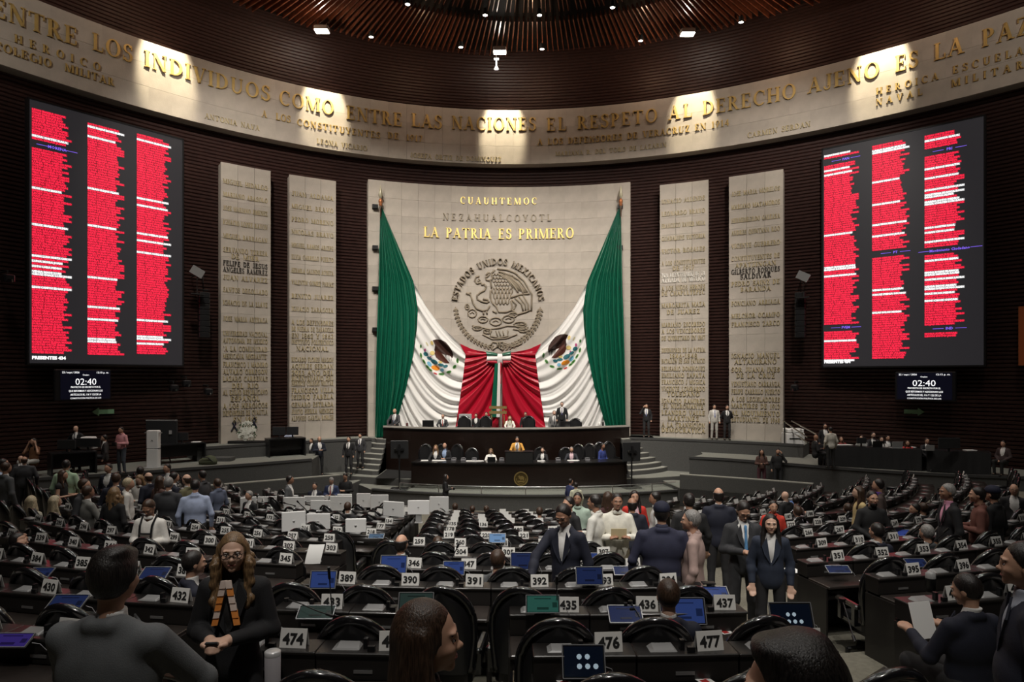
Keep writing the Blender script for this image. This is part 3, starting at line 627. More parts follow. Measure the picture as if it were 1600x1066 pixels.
def clock(x0, x1, y0, y1, sx0, sx1, label):
    A = wall_at(x0, y1, -.15)[0]; B = wall_at(x1, y1, -.15)[0]; Y = (A.y+B.y)/2; zt = CZ+(HZ-y0)*Y/FPX; zb = CZ+(HZ-y1)*Y/FPX
    A.z = B.z = 0; X = (B-A).normalized(); N = Vector((X.y, -X.x, 0)); W = (B-A).length; rz = math.atan2(X.y, X.x); H = zt-zb; mid = (A+B)/2
    t = thing('session_clock_screen', label, 'screen')
    MB().rbox((mid.x-N.x*.08, mid.y-N.y*.08, (zt+zb)/2-0), (W, .14, H), .03, rz).obj('housing', M_BLACK, t)
    k0, k1 = (sx0-x0)/(x1-x0)*W, (sx1-x0)/(x1-x0)*W; q = A+X*((k0+k1)/2)-N*.005
    MB().box((q.x, q.y, (zt+zb)/2), (k1-k0, .012, H*.93), rz).obj('display', mat('blue_black_display', (.004, .005, .012), .3, emit=(.004, .004, .012), estr=.4), t)
    MB().box((mid.x-N.x*.3, mid.y-N.y*.3, (zt+zb)/2), (.3, .5, .3), rz).obj('wall_bracket', M_DARK, t)
    m = MB()
    def T(s, u, v, h, al='C', wd=None, off=.012): o = A+X*(k0+(k1-k0)*u)+N*.004; o.z = zb+H*v; put_sans(m, s, o, X, ZP, h*H, wd, al, off, 2)
    dw = k1-k0
    T('22 / sept / 2026', .03, .875, .060, 'L', dw*.34); T('12:15 p. m.', .97, .875, .060, 'R', dw*.25); T('Orador:', .5, .80, .05, 'C', dw*.13); T('02:40', .5, .50, .22, 'C', dw*.42, .0)
    T('PROYECTO DE DECRETO POR EL', .5, .40, .058, 'C', dw*.60); T('QUE REFORMAN Y ADICIONAN LOS', .5, .275, .064, 'C', dw*.68); T('ARTÍCULOS 82, 116 Y 122 DE LA', .5, .155, .064, 'C', dw*.62); T('CONSTITUCIÓN POLÍTICA DE LOS', .5, .045, .05, 'C', dw*.62)
    m.obj('display_text', M_LWHITE, t)
clock(85, 174, 577.5, 625.5, 94, 172, 'small clock screen reading 02:40 under the left LED panel')
clock(1398, 1494, 581, 626, 1402, 1488, 'small clock screen reading 02:40 under the right LED panel')
def arrow(x0, x1, y, d, label):
    P, p = wall_at((x0+x1)/2, y, .55); X = Vector((cos(p), -sin(p), 0)); N = Vector((-sin(p), -cos(p), 0)); L = (x1-x0)*P.y/FPX/2/max(.6, cos(p)*.9)
    t = thing('exit_arrow_sign', label, 'sign'); h = .11
    poly = [(-L, 0), (-L*.35, h*1.5), (-L*.35, h*.75), (L, h*.75), (L, -h*.75), (-L*.35, -h*.75), (-L*.35, -h*1.5)][::-1]
    if d > 0: poly = [(-a, b) for a, b in poly][::-1]
    MB().slab(poly, P, X, ZP, N, 0, .03).obj('arrow', mat('photoluminescent_green', (.22, .42, .24), .7), t)
arrow(151, 170.5, 643.5, -1, 'small green arrow on the left wall pointing left'); arrow(1419, 1438, 643.5, 1, 'small green arrow on the right wall pointing right')
# ------------------------------------------------------------------ ceiling
KC = (.6, 19.0)
def ceiling():
    c = tag(link('ceiling', None), kind='structure')
    m = MB(); P = [(WCX, WCY, CZ+16.35)]; n = 90
    for i in range(n): q = wpt(2*PI*i/n, .6); P.append((q[0], q[1], CZ+16.35))
    m.add(P, [(0, (i+1) % n+1, i+1) for i in range(n)]); m.obj('ceiling_deck', M_DARK, c)
    N = 330; k = 0; ms_in = MB().box((0, 0, 0), (.035, 7.2, .20)).mesh('slat', M_SLAT)
    cache = {}
    for i in range(N):
        a = 2*PI*(i+.5)/N-PI; d = (sin(a), cos(a))
        if abs(a) > 1.75: continue
        r = 10.0; # march to the wall
        while True:
            x, y = KC[0]+d[0]*r-WCX, KC[1]+d[1]*r-WCY; p = math.atan2(x, y)
            if math.hypot(x, y) > float(wrad(p))-.85 or r > 24: break
            r += .1
        r1 = round(r*2)/2
        if r1-10.3 > .6:
            L = r1-10.3
            if L not in cache: cache[L] = MB().box((0, 0, 0), (.042, L, .22)).mesh('slat', M_SLAT)
            link('slat', cache[L], c, (KC[0]+d[0]*(10.3+L/2), KC[1]+d[1]*(10.3+L/2), CZ+15.62), -a)
        if i % 4 != 3 and abs(a) < 1.2:
            link('slat', ms_in, c, (KC[0]+d[0]*6.6, KC[1]+d[1]*6.6, CZ+15.95), -a)
    # plain boards over the rest of the hall, outside the view
    m = MB(); m.prism([(-24, -14), (25, -14), (25, 13), (-24, 13)], CZ+15.9, CZ+16.0); m.obj('ceiling_boards', M_SLAT, c)
    # added warm lamps below the slats, without fixtures, to give their reddish glow
    for x, y, e in ((-9, 28.3, 45), (-4, 30.2, 45), (1, 31, 45), (6, 30.4, 45), (11, 28, 45), (-12.5, 24.5, 45), (14.5, 24, 45)):
        lamp('POINT', (x, y, CZ+14.2), e, (1, .62, .38), .15, name='slat_fill')
ceiling()
def fixture_flood(x, y, label):
    d = 15.1/(HZ-y)*FPX; P = Vector(((x-800)/FPX*d, d, CZ+15.1))
    t = thing('ceiling_floodlight', label, 'light', tuple(P))
    MB().rbox((0, 0, .06), (.62, .42, .22), .05).obj('housing', mat('floodlight_housing', (.3, .3, .3), .4), t)
    MB().box((0, -.02, -.06), (.56, .36, .03)).obj('lens', M_LAMP, t)
    m = MB(); m.tube([(-.25, 0, .15), (-.25, 0, .5)], .02, 6); m.tube([(.25, 0, .15), (.25, 0, .5)], .02, 6); m.obj('bracket', M_DARK, t)
    lamp('POINT', (P.x, P.y-.1, P.z-.22), 70, (1, .9, .75), .1, name='flood_glow')
fixture_flood(503, 47, 'bright floodlight on the left of the slatted ceiling'); fixture_flood(781, 80, 'bright floodlight at the centre of the slatted ceiling'); fixture_flood(1074, 52, 'bright floodlight on the right of the slatted ceiling')
DL = [(637, 6, 'inner tier'), (758, 23, 'inner tier'), (843, 23, 'inner tier'), (957, 11, 'inner tier'), (580, 57, 'outer tier'), (720, 73, 'outer tier'), (847, 76, 'outer tier'), (1001, 63, 'outer tier'), (1158, 34, 'outer tier')]
nm = {637: 'leftmost small round downlight on the inner edge of the slats', 758: 'inner round downlight above and left of the central floodlight', 843: 'inner round downlight above and right of the central floodlight', 957: 'rightmost small round downlight on the inner edge of the slats', 580: 'outer round downlight just right of the left floodlight', 720: 'outer round downlight just left of the central floodlight', 847: 'outer round downlight just right of the central floodlight', 1001: 'outer round downlight just left of the right floodlight', 1158: 'outer round downlight right of the right floodlight'}
for (x, y, w_) in DL:
    d = 15.3/(HZ-y)*FPX; t = thing('ceiling_downlight', nm[x], 'light', ((x-800)/FPX*d, d, CZ+15.3))
    MB().lathe([(.09, .25), (.12, .0), (.10, -.03), (.10, .02)], (0, 0, 0), 14).obj('trim_ring', M_DARK, t, True)
    MB().cyl((0, 0, -.02), .10, .015, 14).obj('lens', M_LAMP, t)
pd = thing('hanging_lamp', 'small white pendant hanging below the central floodlight', 'lamp', tuple(ray(775.5, 100, 31.2)))
m = MB(); m.box((0, 0, .22), (.22, .1, .05)); m.tube([(0, 0, .2), (0, 0, -.1)], .035, 8); m.lathe([(.04, -.1), (.1, -.2), (.12, -.24), (.0, -.25)], (0, 0, 0), 12); m.obj('pendant', mat('white_pendant', (.8, .8, .8), .5, emit=(1, 1, 1), estr=.8), pd); MB().tube([(0, 0, .22), (0, 0, .7)], .01, 6).obj('cord', M_DARK, pd)
# ------------------------------------------------------------------ stage platforms
def arc3(p, q, r, n=24):       # plan arc through three points
    (ax, ay), (bx, by), (cx, cy) = p, q, r; d = 2*(ax*(by-cy)+bx*(cy-ay)+cx*(ay-by))
    ux = ((ax*ax+ay*ay)*(by-cy)+(bx*bx+by*by)*(cy-ay)+(cx*cx+cy*cy)*(ay-by))/d; uy = ((ax*ax+ay*ay)*(cx-bx)+(bx*bx+by*by)*(ax-cx)+(cx*cx+cy*cy)*(bx-ax))/d
    R = math.hypot(ax-ux, ay-uy); a0, a1 = math.atan2(ay-uy, ax-ux), math.atan2(cy-uy, cx-ux)
    while a1 < a0: a1 += 2*PI
    if a1-a0 > PI: a1 -= 2*PI
    return [(ux+R*cos(a0+(a1-a0)*i/n), uy+R*sin(a0+(a1-a0)*i/n)) for i in range(n+1)], (ux, uy), R
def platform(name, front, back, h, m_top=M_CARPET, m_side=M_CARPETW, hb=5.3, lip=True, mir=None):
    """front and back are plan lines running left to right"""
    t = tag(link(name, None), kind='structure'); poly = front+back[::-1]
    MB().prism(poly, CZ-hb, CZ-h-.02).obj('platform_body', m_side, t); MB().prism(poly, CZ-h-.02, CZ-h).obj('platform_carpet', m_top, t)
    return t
def off_line(L, d):            # shift a plan line sideways
    out = []
    for i, p in enumerate(L):
        a, b = L[max(i-1, 0)], L[min(i+1, len(L)-1)]; tx, ty = b[0]-a[0], b[1]-a[1]; n = math.hypot(tx, ty); out.append((p[0]-ty/n*d, p[1]+tx/n*d))
    return out
def wall_line(x0, x1, off, n=24): a, b = phi_px(x0), phi_px(x1); return [wpt(a+(b-a)*i/n, off) for i in range(n+1)]
lipL, _, _ = arc3((-5.6, 26.9), (.6, 25.4), (7.7, 27.2)); bkL, _, _ = arc3((-7.5, 30), (.6, 30.5), (9.5, 30))
platform('stage_lower', lipL, bkL, 4.5)
MB().prism(off_line(lipL, -.05)+off_line(lipL, .10)[::-1], CZ-4.5, CZ-4.44).obj('trim_2', mat('dark_edge_trim', (.05, .05, .05), .6), kind='structure')
fM, _, _ = arc3((-8.2, 29.4), (.3, 27.15), (8.2, 29.2)); platform('stage_middle', fM, wall_line(470, 1110, .3), 4.2)
for k in range(7):
    a, b = 7.6-.27*k, 3.35-.36*k; z1 = 4.2-.2*(k+1); cx, cy = -.35, 31.1
    for sg, xc in ((-1, -5.75), (1, 5.0)):
        P = [(cx-a*cos(PI*i/60), cy-b*sin(PI*i/60)) for i in range(61)]; P = [p for p in P if (p[0]-xc)*sg > 0]
        if sg < 0: P = P+[(xc, P[-1][1]), (xc, cy+1.5), (cx-a, cy+1.5)]
        else: P = [(xc, P[0][1])]+P+[(cx+a, cy+1.5), (xc, cy+1.5)]
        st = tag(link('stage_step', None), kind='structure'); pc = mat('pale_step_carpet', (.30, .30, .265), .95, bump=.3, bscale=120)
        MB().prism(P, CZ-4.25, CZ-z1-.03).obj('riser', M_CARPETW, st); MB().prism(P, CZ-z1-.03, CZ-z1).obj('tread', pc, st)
MB().prism([(-5.7, 27.9), (5.0, 28.1), (5.0, 31.2), (-5.7, 31.2)], CZ-4.2, CZ-4.19).obj('trim_7', M_DARK, kind='structure')
uL = wall_line(296, 575, -1.35); uR = wall_line(985, 1262, -1.35)
platform('stage_upper', uL, wall_line(296, 575, .5), 2.8); platform('stage_upper', uR, wall_line(985, 1262, .5), 2.8)
platform('stage_upper', [(-6.7, 31.2), (-6.3, 31.1), (5.8, 31.3), (6.6, 31.2)], [(-7.0, 33), (-3, 33.6), (3, 33.7), (6.8, 33)], 2.8)
for (L, n) in ((off_line(uL, -.02), 'trim_3'), (off_line(uR, -.02), 'trim_4')):
    MB().prism(L+off_line(L, .12)[::-1], CZ-2.84, CZ-2.74).obj(n, mat('dark_edge_trim', (.05, .05, .05), .6), kind='structure')
def hp(x, y, h): d = h*FPX/(y-HZ); return ((x-800)/FPX*d, d)      # plan point at a known drop below the eye
sL = [hp(x, y, 3.3) for x, y in ((-260, 765), (-120, 757), (0, 751.5), (60, 749), (130, 744.8), (200, 740), (300, 732.5), (400, 725.5), (487, 718.5))]
sR = [hp(x, y, 3.3) for x, y in ((1077, 715), (1140, 718.5), (1200, 723), (1300, 731.5), (1400, 738.5), (1500, 743.5), (1600, 747), (1760, 757), (1860, 765))]
platform('side_stage_left', sL, wall_line(-140, 470, .3)+[(-8.2, 28.6)], 3.3); platform('side_stage_right', sR, [(8.2, 28.9)]+wall_line(1090, 1760, .3), 3.3)
for L, n in ((sL, 'trim_5'), (sR, 'trim_6')): MB().prism(off_line(L, -.03)+off_line(L, .09)[::-1], CZ-3.34, CZ-3.25).obj(n, mat('dark_edge_trim', (.05, .05, .05), .6), kind='structure')
rL = [hp(x, y, 3.8) for x, y in ((320, 759.5), (347, 757), (440, 749.5), (532, 742))]; rR = [hp(x, y, 3.8) for x, y in ((1062, 741), (1130, 745.5), (1200, 750.5), (1270, 756))]
for L, n in ((rL, 'ramp_wall_left'), (rR, 'ramp_wall_right')):
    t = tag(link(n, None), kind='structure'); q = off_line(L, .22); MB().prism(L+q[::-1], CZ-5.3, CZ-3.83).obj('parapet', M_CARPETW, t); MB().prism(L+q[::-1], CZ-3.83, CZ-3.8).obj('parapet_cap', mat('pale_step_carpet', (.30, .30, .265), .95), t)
platform('ramp_left', rL, [(x+.3, y+2.4) for x, y in rL], 4.35); platform('ramp_right', rR, [(x-.3, y+2.4) for x, y in rR], 4.35)
# white stair treads at the right foot of the stage
for k in range(4):
    x, y = ray(1085+k*9, 770, 26.6-.35*k).xy; MB().box((x, y, CZ-4.62-.15*k), (.9, .5, .16)).obj('stage_step', mat('pale_step_carpet', (.30, .30, .265), .95), kind='structure')
# ------------------------------------------------------------------ dais desks
def dais(name, label, front, depth, htop, hbot, m=M_DWOOD):
    t = thing(name, label, 'desk'); back = off_line(front, depth)
    q = off_line(front, .35); MB().prism(front+q[::-1], CZ-hbot, CZ-htop-.05).obj('front_panel', m, t)
    e = MB()
    for s in (0, -1):
        a, b = front[s], back[s]; d = (b[0]-a[0], b[1]-a[1]); w_ = .12*(1 if s == 0 else -1)
        P = [a, (a[0]+w_, a[1]), (b[0]+w_, b[1]), b]
        if s == 0: P = [a, (a[0]+w_, a[1]), (b[0]+w_, b[1]), b]
        e = MB().prism(P if s == 0 else P[::-1], CZ-hbot, CZ-htop-.05); e.obj('side_panel', m, t)
    o = off_line(front, -.05); MB().prism(o+back[::-1], CZ-htop-.05, CZ-htop).obj('desktop', mat('black_desktop', (.012, .011, .011), .28, coat=.3), t)
    return t
f1, _, _ = arc3((-5.9, 30.75), (-.3, 29.45), (5.45, 31.2)); D1 = dais('upper_dais_desk', 'long curved dark wood presidential desk on the upper level', f1, 1.0, 2.28, 4.25)
MB().prism(off_line(f1, 0)+off_line(f1, .05)[::-1], CZ-2.28, CZ-2.20).obj('desk_rail', mat('pale_desk_edge', (.4, .38, .34), .4), D1)
f2, _, _ = arc3((-4.1, 27.35), (.3, 27.0), (4.72, 27.62)); D2 = dais('lower_dais_desk', 'lower dark wood secretaries desk bearing a round gold crest', f2, .95, 3.44, 4.5)
P = ray(814, 748, 27.0); y = 27.0-.03
me = MB(); N0 = Vector((0, -1, 0)); X0 = Vector((1, 0, 0)); O = Vector((P.x, y, P.z))
def ring(cx, r0, r1, d, n=32):
    out = MB()
    for i in range(n):
        a, b = 2*PI*i/n, 2*PI*(i+1)/n; out.slab([(r0*cos(a), r0*sin(a)), (r1*cos(a), r1*sin(a)), (r1*cos(b), r1*sin(b)), (r0*cos(b), r0*sin(b))], O, X0, ZP, N0, 0, d)
    return out
ring(0, .01, .27, .03).obj('crest_disc', mat('crest_brass_dark', (.12, .085, .03), .4, .7), D2); ring(0, .24, .285, .05).obj('crest_rim', mat('crest_brass', (.42, .31, .12), .35, .8), D2)
c = MB(); 
for pl in ([(-.10,.02),(-.02,.10),(.06,.11),(.13,.05),(.12,-.06),(.04,-.02),(-.02,-.06),(-.05,0)], [(-.12,.09),(-.06,.13),(-.03,.09),(-.08,.05)], [(-.14,-.08),(.14,-.08),(.10,-.14),(-.10,-.14)]):
    c.slab(pl[::-1] if sum(pl[i][0]*pl[(i+1) % len(pl)][1]-pl[(i+1) % len(pl)][0]*pl[i][1] for i in range(len(pl))) < 0 else pl, O, X0, ZP, N0, .03, .05)
for i in range(18): a = PI+PI*i/17; c.box((O.x+.19*cos(a), O.y-.04, O.z+.19*sin(a)), (.035, .03, .02), 0)
c.obj('crest_eagle', mat('crest_brass', (.42, .31, .12), .35, .8), D2)
# glass rail along the lower stage lip
gl = thing('glass_rail', 'low glass rail along the lip of the lower stage', 'railing'); L = off_line(lipL, .25); M_GL = mat('clear_glass', (.8, .9, .87), .05, trans=1.0, alpha=.35)
for i in range(2, len(L)-2, 3):
    a, b = L[i], L[min(i+3, len(L)-1)]; mx, my = (a[0]+b[0])/2, (a[1]+b[1])/2; ln = math.dist(a, b); rz = math.atan2(b[1]-a[1], b[0]-a[0])
    MB().box((mx, my, CZ-4.5+.16), (ln-.06, .012, .28), rz).obj('glass_pane', M_GL, gl); MB().box((a[0], a[1], CZ-4.5+.16), (.03, .04, .32), rz).obj('post', M_CHROME, gl)
m = MB(); m.tube([(p[0], p[1], CZ-4.5+.32) for p in L[2:-2]], .012, 6); m.obj('handrail', M_CHROME, gl)
# stage monitors on stands seen from behind
def stand_monitor(x, yt, yb, d, wpx, label, base_h, rz=0):
    P = ray(x, yb, d); P.z = CZ-base_h; zt = CZ-(yt-HZ)/FPX*d; w_ = wpx*d/FPX; h = w_*1.0
    t = thing('stage_monitor', label, 'monitor', tuple(P), rz); zt -= P.z
    m = MB(); m.rbox((0, 0, .03), (.7, .5, .06), .02); m.obj('base', M_BLACK, t); MB().cyl((0, 0, .05), .035, zt-.5, 10).obj('pole', M_BLACK, t)
    MB().rbox((0, .03, zt-h/2), (w_, .08, h), .02).obj('screen_back', mat('charcoal_housing', (.02, .021, .023), .45), t)
    m = MB(); m.box((0, -.04, zt-h/2), (.34, .06, .1)); m.box((0, -.05, zt-h/2), (.08, .06, h*.6)); [m.cyl((sx*.17, -.05, zt-h/2-.02), .03, .06, 8) for sx in (-1, 1)]; m.obj('mount', M_GREYP if False else M_BLACK, t)
    MB().box((-.17, -.08, zt-h/2+.04), (.04, .02, .05)).obj('clip', M_CHROME, t)
stand_monitor(624, 688.5, 763, 27.0, 28, 'black monitor seen from behind on a floor stand, left of the dais', 4.5)
stand_monitor(987, 691, 763, 27.3, 30, 'black monitor seen from behind on a floor stand, right of the dais', 4.5, .25)
# ------------------------------------------------------------------ high-backed dais chairs
M_LEA = mat('black_leather', (.013, .013, .014), .32, spec=.6); M_RIM = mat('glossy_black_rim', (.008, .008, .009), .16, spec=.8, coat=.6)
def back_shape(mb, w_, z0, z1, th, wrap, tilt, sc=1.0, nu=13, nv=12, dz=0):
    """padded barrel back with an arched top; front of the chair is +y"""
    def P(u, v, s):
        zt = z0+(z1-z0)*v; wd = w_/2*sc
        k = max(0, (v-.55)/.45); half = wd*math.sqrt(max(0, 1-k*k)) if k > 0 else wd*(.86+.14*min(1, v/.4))
        x = u*max(half, .004); y = -.25-tilt*(zt-z0)+wrap*(u*u)*min(1, .4+v)+s*th/2*(1-abs(u)**6)**.5
        return (x, y, zt+dz)
    F = [P(-1+2*i/(nu-1), j/(nv-1), 1) for i in range(nu) for j in range(nv)]; B = [P(-1+2*i/(nu-1), j/(nv-1), -1) for i in range(nu) for j in range(nv)]
    n = len(F); mb.add(F+B, [(i*nv+j, i*nv+j+1, (i+1)*nv+j+1, (i+1)*nv+j) for i in range(nu-1) for j in range(nv-1)]+[(n+i*nv+j, n+(i+1)*nv+j, n+(i+1)*nv+j+1, n+i*nv+j+1) for i in range(nu-1) for j in range(nv-1)])
    return P
def chair_parts(z1=1.30, w_=.56, base='pedestal'):
    b = MB(); P = back_shape(b, w_, .46, z1, .09, .07, .10)
    rim = MB(); pts = [P(-.97, j/14, -.4) for j in range(0, 15)]; ang = [P(u, 1, 0) for u in ()]
    arch = []
    for i in range(33):
        a = PI*(1-i/32); v = .55+.45*sin(a); v = min(v, 1); zt = .46+(z1-.46)*v; x = w_/2*cos(a); u = abs(cos(a)); arch.append((x, -.25-.10*(zt-.46)+.07*u*u*min(1, .4+v)-.015, zt))
    full = [P(-1, j/6*.5, -.3) for j in range(6)]+arch+[P(1, (5-j)/6*.5, -.3) for j in range(6)]
    rim.tube(full, .038, 8)
    seat = MB(); seat.rbox((0, .02, .43), (.52, .50, .13), .04)
    arms = []
    for s in (-1, 1):
        a = MB(); a.rbox((s*.31, .0, .66), (.075, .44, .05), .02); a.box((s*.31, .14, .54), (.05, .06, .24)); a.box((s*.31, -.14, .54), (.05, .06, .24)); a.box((s*.29, 0, .44), (.05, .34, .04)); arms.append(a)
    bs = MB(); bs.cyl((0, 0, .10), .035, .28, 8)
    for k in range(5): a = 2*PI*k/5+.3; bs.tube([(0, 0, .11), (.27*cos(a), .27*sin(a), .06)], [.03, .02], 6); bs.cyl((.27*cos(a), .27*sin(a), 0), .03, .06, 8)
    return b, rim, seat, arms, bs
def make_chair(label, name='swivel_chair', z1=1.30):
    b, rim, seat, arms, bs = chair_parts(z1); t = thing(name, label, 'chair')
    b.obj('backrest', M_LEA, t, True); rim.obj('back_rim', M_RIM, t, True); seat.obj('seat', M_LEA, t)
    for a in arms: a.obj('armrest', M_RIM, t)
    bs.obj('base', M_BLACK, t); return t
def place(proto, used, loc, rz, label, group=None):
    if not used:
        proto.location = loc; proto.rotation_euler = (0, 0, rz); proto['label'] = label
        if group: proto['group'] = group
        used.append(1); return proto
    return dup(proto, loc, rz, label, group)
dch = make_chair('x', 'dais_chair', 1.22); _u = []
for (x, d, h, lab) in ((686, 30.9, 2.85, 'x1'),):
    pass
for (x, yt, d, fl, lab) in ((724, 651, 30.95, 2.85, 'black high-backed chair on the upper dais before the silver screen'), (757, 651, 30.95, 2.85, 'black high-backed chair beside the officer left of the white suit'),
    (827, 651, 30.9, 2.85, 'black high-backed chair in front of the officer right of the white suit'), (898, 655, 31.4, 2.85, 'empty black chair at the right of the upper dais'),
    (664, 696, 28.6, 4.2, 'leftmost black chair behind the lower dais'), (688, 696, 28.8, 4.2, 'black chair half hidden behind the couple at the lower dais'), (711, 696, 28.7, 4.2, 'black chair right of the dark-suited man with white cuffs'), (737, 702, 28.2, 4.2, 'lone black chair left of the woman writing at the lower dais'),
    (841, 701, 28.6, 4.2, 'black chair behind the brown-haired woman right of the podium'), (884, 701, 28.7, 4.2, 'black chair behind the grey-haired man at the lower dais'), (902, 696, 28.9, 4.2, 'tall black chair right of the grey-haired man'), (920, 695, 28.8, 4.2, 'second empty tall chair right of the grey-haired man'), (938, 693, 29.0, 4.2, 'black chair behind the man in a blue jumper'), (954, 692, 28.9, 4.2, 'rightmost black chair behind the lower dais')):
    P = ray(x, HZ, d); zt = CZ-(yt-HZ)/FPX*d; fz = CZ-fl; o = place(dch, _u, (P.x, P.y, fz), PI+random.uniform(-.3, .3), lab, None); o.scale = (1, 1, (zt-fz)/1.22)
# podium on the lower dais
pod = thing('podium_box', 'black speaker podium on the lower dais before the orange jacket', 'podium', (ray(811, 722, 27.2).x, 27.35, CZ-3.44))
MB().rbox((0, 0, .21), (1.12, .5, .42), .02).obj('body', mat('podium_black', (.012, .012, .012), .5), pod); MB().box((0, .02, .43), (1.16, .55, .03)).obj('top', M_BLACK, pod)
m = MB(); m.tube([(-.1, .1, .44), (-.12, .12, .6), (-.06, .2, .72)], .012, 6); m.tube([(.1, .1, .44), (.08, .16, .6), (.02, .22, .74)], .012, 6); m.obj('microphone', M_BLACK, pod)
# ------------------------------------------------------------------ deputies' seats
ORD = 'first second third fourth fifth sixth seventh eighth ninth tenth eleventh twelfth thirteenth fourteenth fifteenth sixteenth seventeenth eighteenth nineteenth twentieth'.split()
def ordn(n): return ORD[n] if n < 20 else ('twenty-'+ORD[n-20] if n < 29 else 'thirtieth' if n == 29 else 'thirty-'+ORD[n-30])
M_DESK = mat('black_desk_laminate', (.016, .014, .013), .38, coat=.2, noise=.2, nscale=3); M_DTOP = mat('dark_brown_desktop', (.030, .024, .021), .33, noise=.3, nscale=5, wood=True, coat=.2)
M_SIGN = mat('number_plate_white', (.72, .71, .68), .6); M_INK = mat('black_ink', (.01, .01, .01), .6); M_DEV = mat('voting_device_grey', (.24, .24, .24), .35); M_PLATE = mat('steel_label', (.5, .5, .5), .35, .8)
def make_desk():
    t = thing('deputy_desk', 'x', 'desk')
    m = MB(); m.rbox((0, -.33, .735), (.69, .42, .03), .008); m.obj('desktop', M_DTOP, t)
    m = MB(); m.box((0, 0, .83), (.69, .20, .17)); m.rbox((0, .0, .92), (.70, .23, .02), .006); m.obj('console', M_DESK, t)
    m = MB(); m.box((0, .08, .37), (.68, .03, .74)); m.obj('front_panel', M_DESK, t)
    for s in (-1, 1): m = MB(); m.prism([(s*.345-.012, -.5), (s*.345+.012, -.5), (s*.345+.012, .09), (s*.345-.012, .09)], 0, .72); m.obj('side_panel', M_DESK, t)
    m = MB(); m.add([(-.25, -.06, .93), (-.06, -.06, .93), (-.06, .05, .93), (-.25, .05, .93), (-.22, -.05, .94), (-.08, -.05, .94), (-.08, .04, .955), (-.22, .04, .955)], [(3,2,1,0),(4,5,6,7),(0,1,5,4),(1,2,6,5),(2,3,7,6),(3,0,4,7)]); m.obj('voting_terminal', M_DEV, t)
    m = MB(); m.box((-.02, -.02, .965), (.03, .04, .07)); m.box((.03, -.07, .95), (.05, .03, .035)); m.obj('microphone_socket', M_BLACK, t)
    MB().box((-.02, -.103, .80), (.13, .006, .022)).obj('label_plate', M_PLATE, t)
    return t
desk0 = make_desk(); seat0 = make_chair('x', 'deputy_chair', 1.26)
def join_mesh(parts, name, mats):     # one mesh with several materials, for the far seats
    me = bpy.data.meshes.new(name); V = []; F = []; I = []
    for mb, k in parts:
        n = len(V); V += mb.v; F += [tuple(i+n for i in f) for f in mb.f]; I += [k]*len(mb.f)
    me.from_pydata(V, [], F); [me.materials.append(m) for m in mats]; me.polygons.foreach_set('material_index', I); me.polygons.foreach_set('use_smooth', [True]*len(F)); return me
def far_chair():
    b = MB(); back_shape(b, .56, .46, 1.26, .09, .07, .10, nu=7, nv=7); rim = MB(); arch = []
    for i in range(13):
        a = PI*(1-i/12); v = .55+.45*sin(a); zt = .46+.80*v; u = abs(cos(a)); arch.append((.28*cos(a), -.25-.10*(zt-.46)+.07*u*u-.015, zt))
    rim.tube([(-.28, -.21, .5)]+arch+[(.28, -.21, .5)], .028, 5); seat = MB().box((0, .02, .43), (.52, .5, .13))
    for s in (-1, 1): seat.box((s*.31, .0, .62), (.07, .42, .10))
    seat.cyl((0, 0, 0), .04, .4, 6); seat.cyl((0, 0, 0), .25, .05, 8)
    return join_mesh([(b, 0), (rim, 1), (seat, 0)], 'far_chair', [M_LEA, M_RIM])
def far_desk():
    a = MB().box((0, -.33, .735), (.69, .42, .03)); c = MB().box((0, 0, .83), (.69, .2, .17)); c.box((0, 0, .92), (.7, .23, .02)); c.box((0, .08, .37), (.68, .03, .74)); d = MB().box((-.15, -.02, .95), (.2, .12, .04)); d.box((-.02, -.103, .8), (.13, .006, .022))
    return join_mesh([(a, 0), (c, 1), (d, 2)], 'far_desk', [M_DTOP, M_DESK, M_DEV])
FCH, FDK = far_chair(), far_desk(); FCH.polygons.foreach_get
def tent():
    m = MB(); w_, h, d = .095, .125, .035
    for s in (-1, 1): m.add([(-w_, s*d, 0), (w_, s*d, 0), (w_, s*.002, h), (-w_, s*.002, h), (-w_, s*d-s*.004, 0), (w_, s*d-s*.004, 0), (w_, 0, h-.004), (-w_, 0, h-.004)], [(0,1,2,3),(7,6,5,4),(0,4,5,1),(3,2,6,7),(0,3,7,4),(1,5,6,2)])
    return m.mesh('number_plate', M_SIGN)
TENT = tent()
def plate(num, loc, rz, readable, lab):
    t = tag(link('number_plate', TENT, None, loc, rz), lab, 'number plate', 'desk number plates')
    if readable and num:
        m = MB(); X = Vector((1, 0, 0)); Z = Vector((0, .264, .964)); put_sans(m, str(num), Vector((0, -.0315, .028))-Vector((0, .001, 0)), X, Z, .072, .150, 'C', .035, 2); m.obj('number', M_INK, t)
    return t
# seats: row -> blocks of (first sign x in metres at the row centre, count, step sign, first number, number step)
PLAN = {0: [(-1.54, 2, 1, 474, 1), (.642, 3, 1, 476, 1), (-3.23, 3, -1, 473, -1), (5.0, 0, 1, 479, 1)],
 1: [(-1.63, 2, 1, 433, 1), (.476, 3, 1, 435, 1), (-3.07, 5, -1, 432, -1), (4.1, 3, 1, 438, 1)],
 2: [(-1.82, 6, 1, 389, 1), (-3.05, 6, -1, 388, -1), (4.57, 5, 1, 395, 1)],
 3: [(-1.27, 5, 1, 346, 1), (-2.99, 8, -1, 345, -1), (4.34, 7, 1, 351, 1)],
 4: [(-.77, 4, 1, 304, 1), (-2.74, 10, -1, 303, -1), (4.8, 8, 1, 309, 1)],
 5: [(-1.58, 5, 1, 259, 1), (-3.16, 11, -1, 258, -1), (5.25, 9, 1, 266, 1)]}
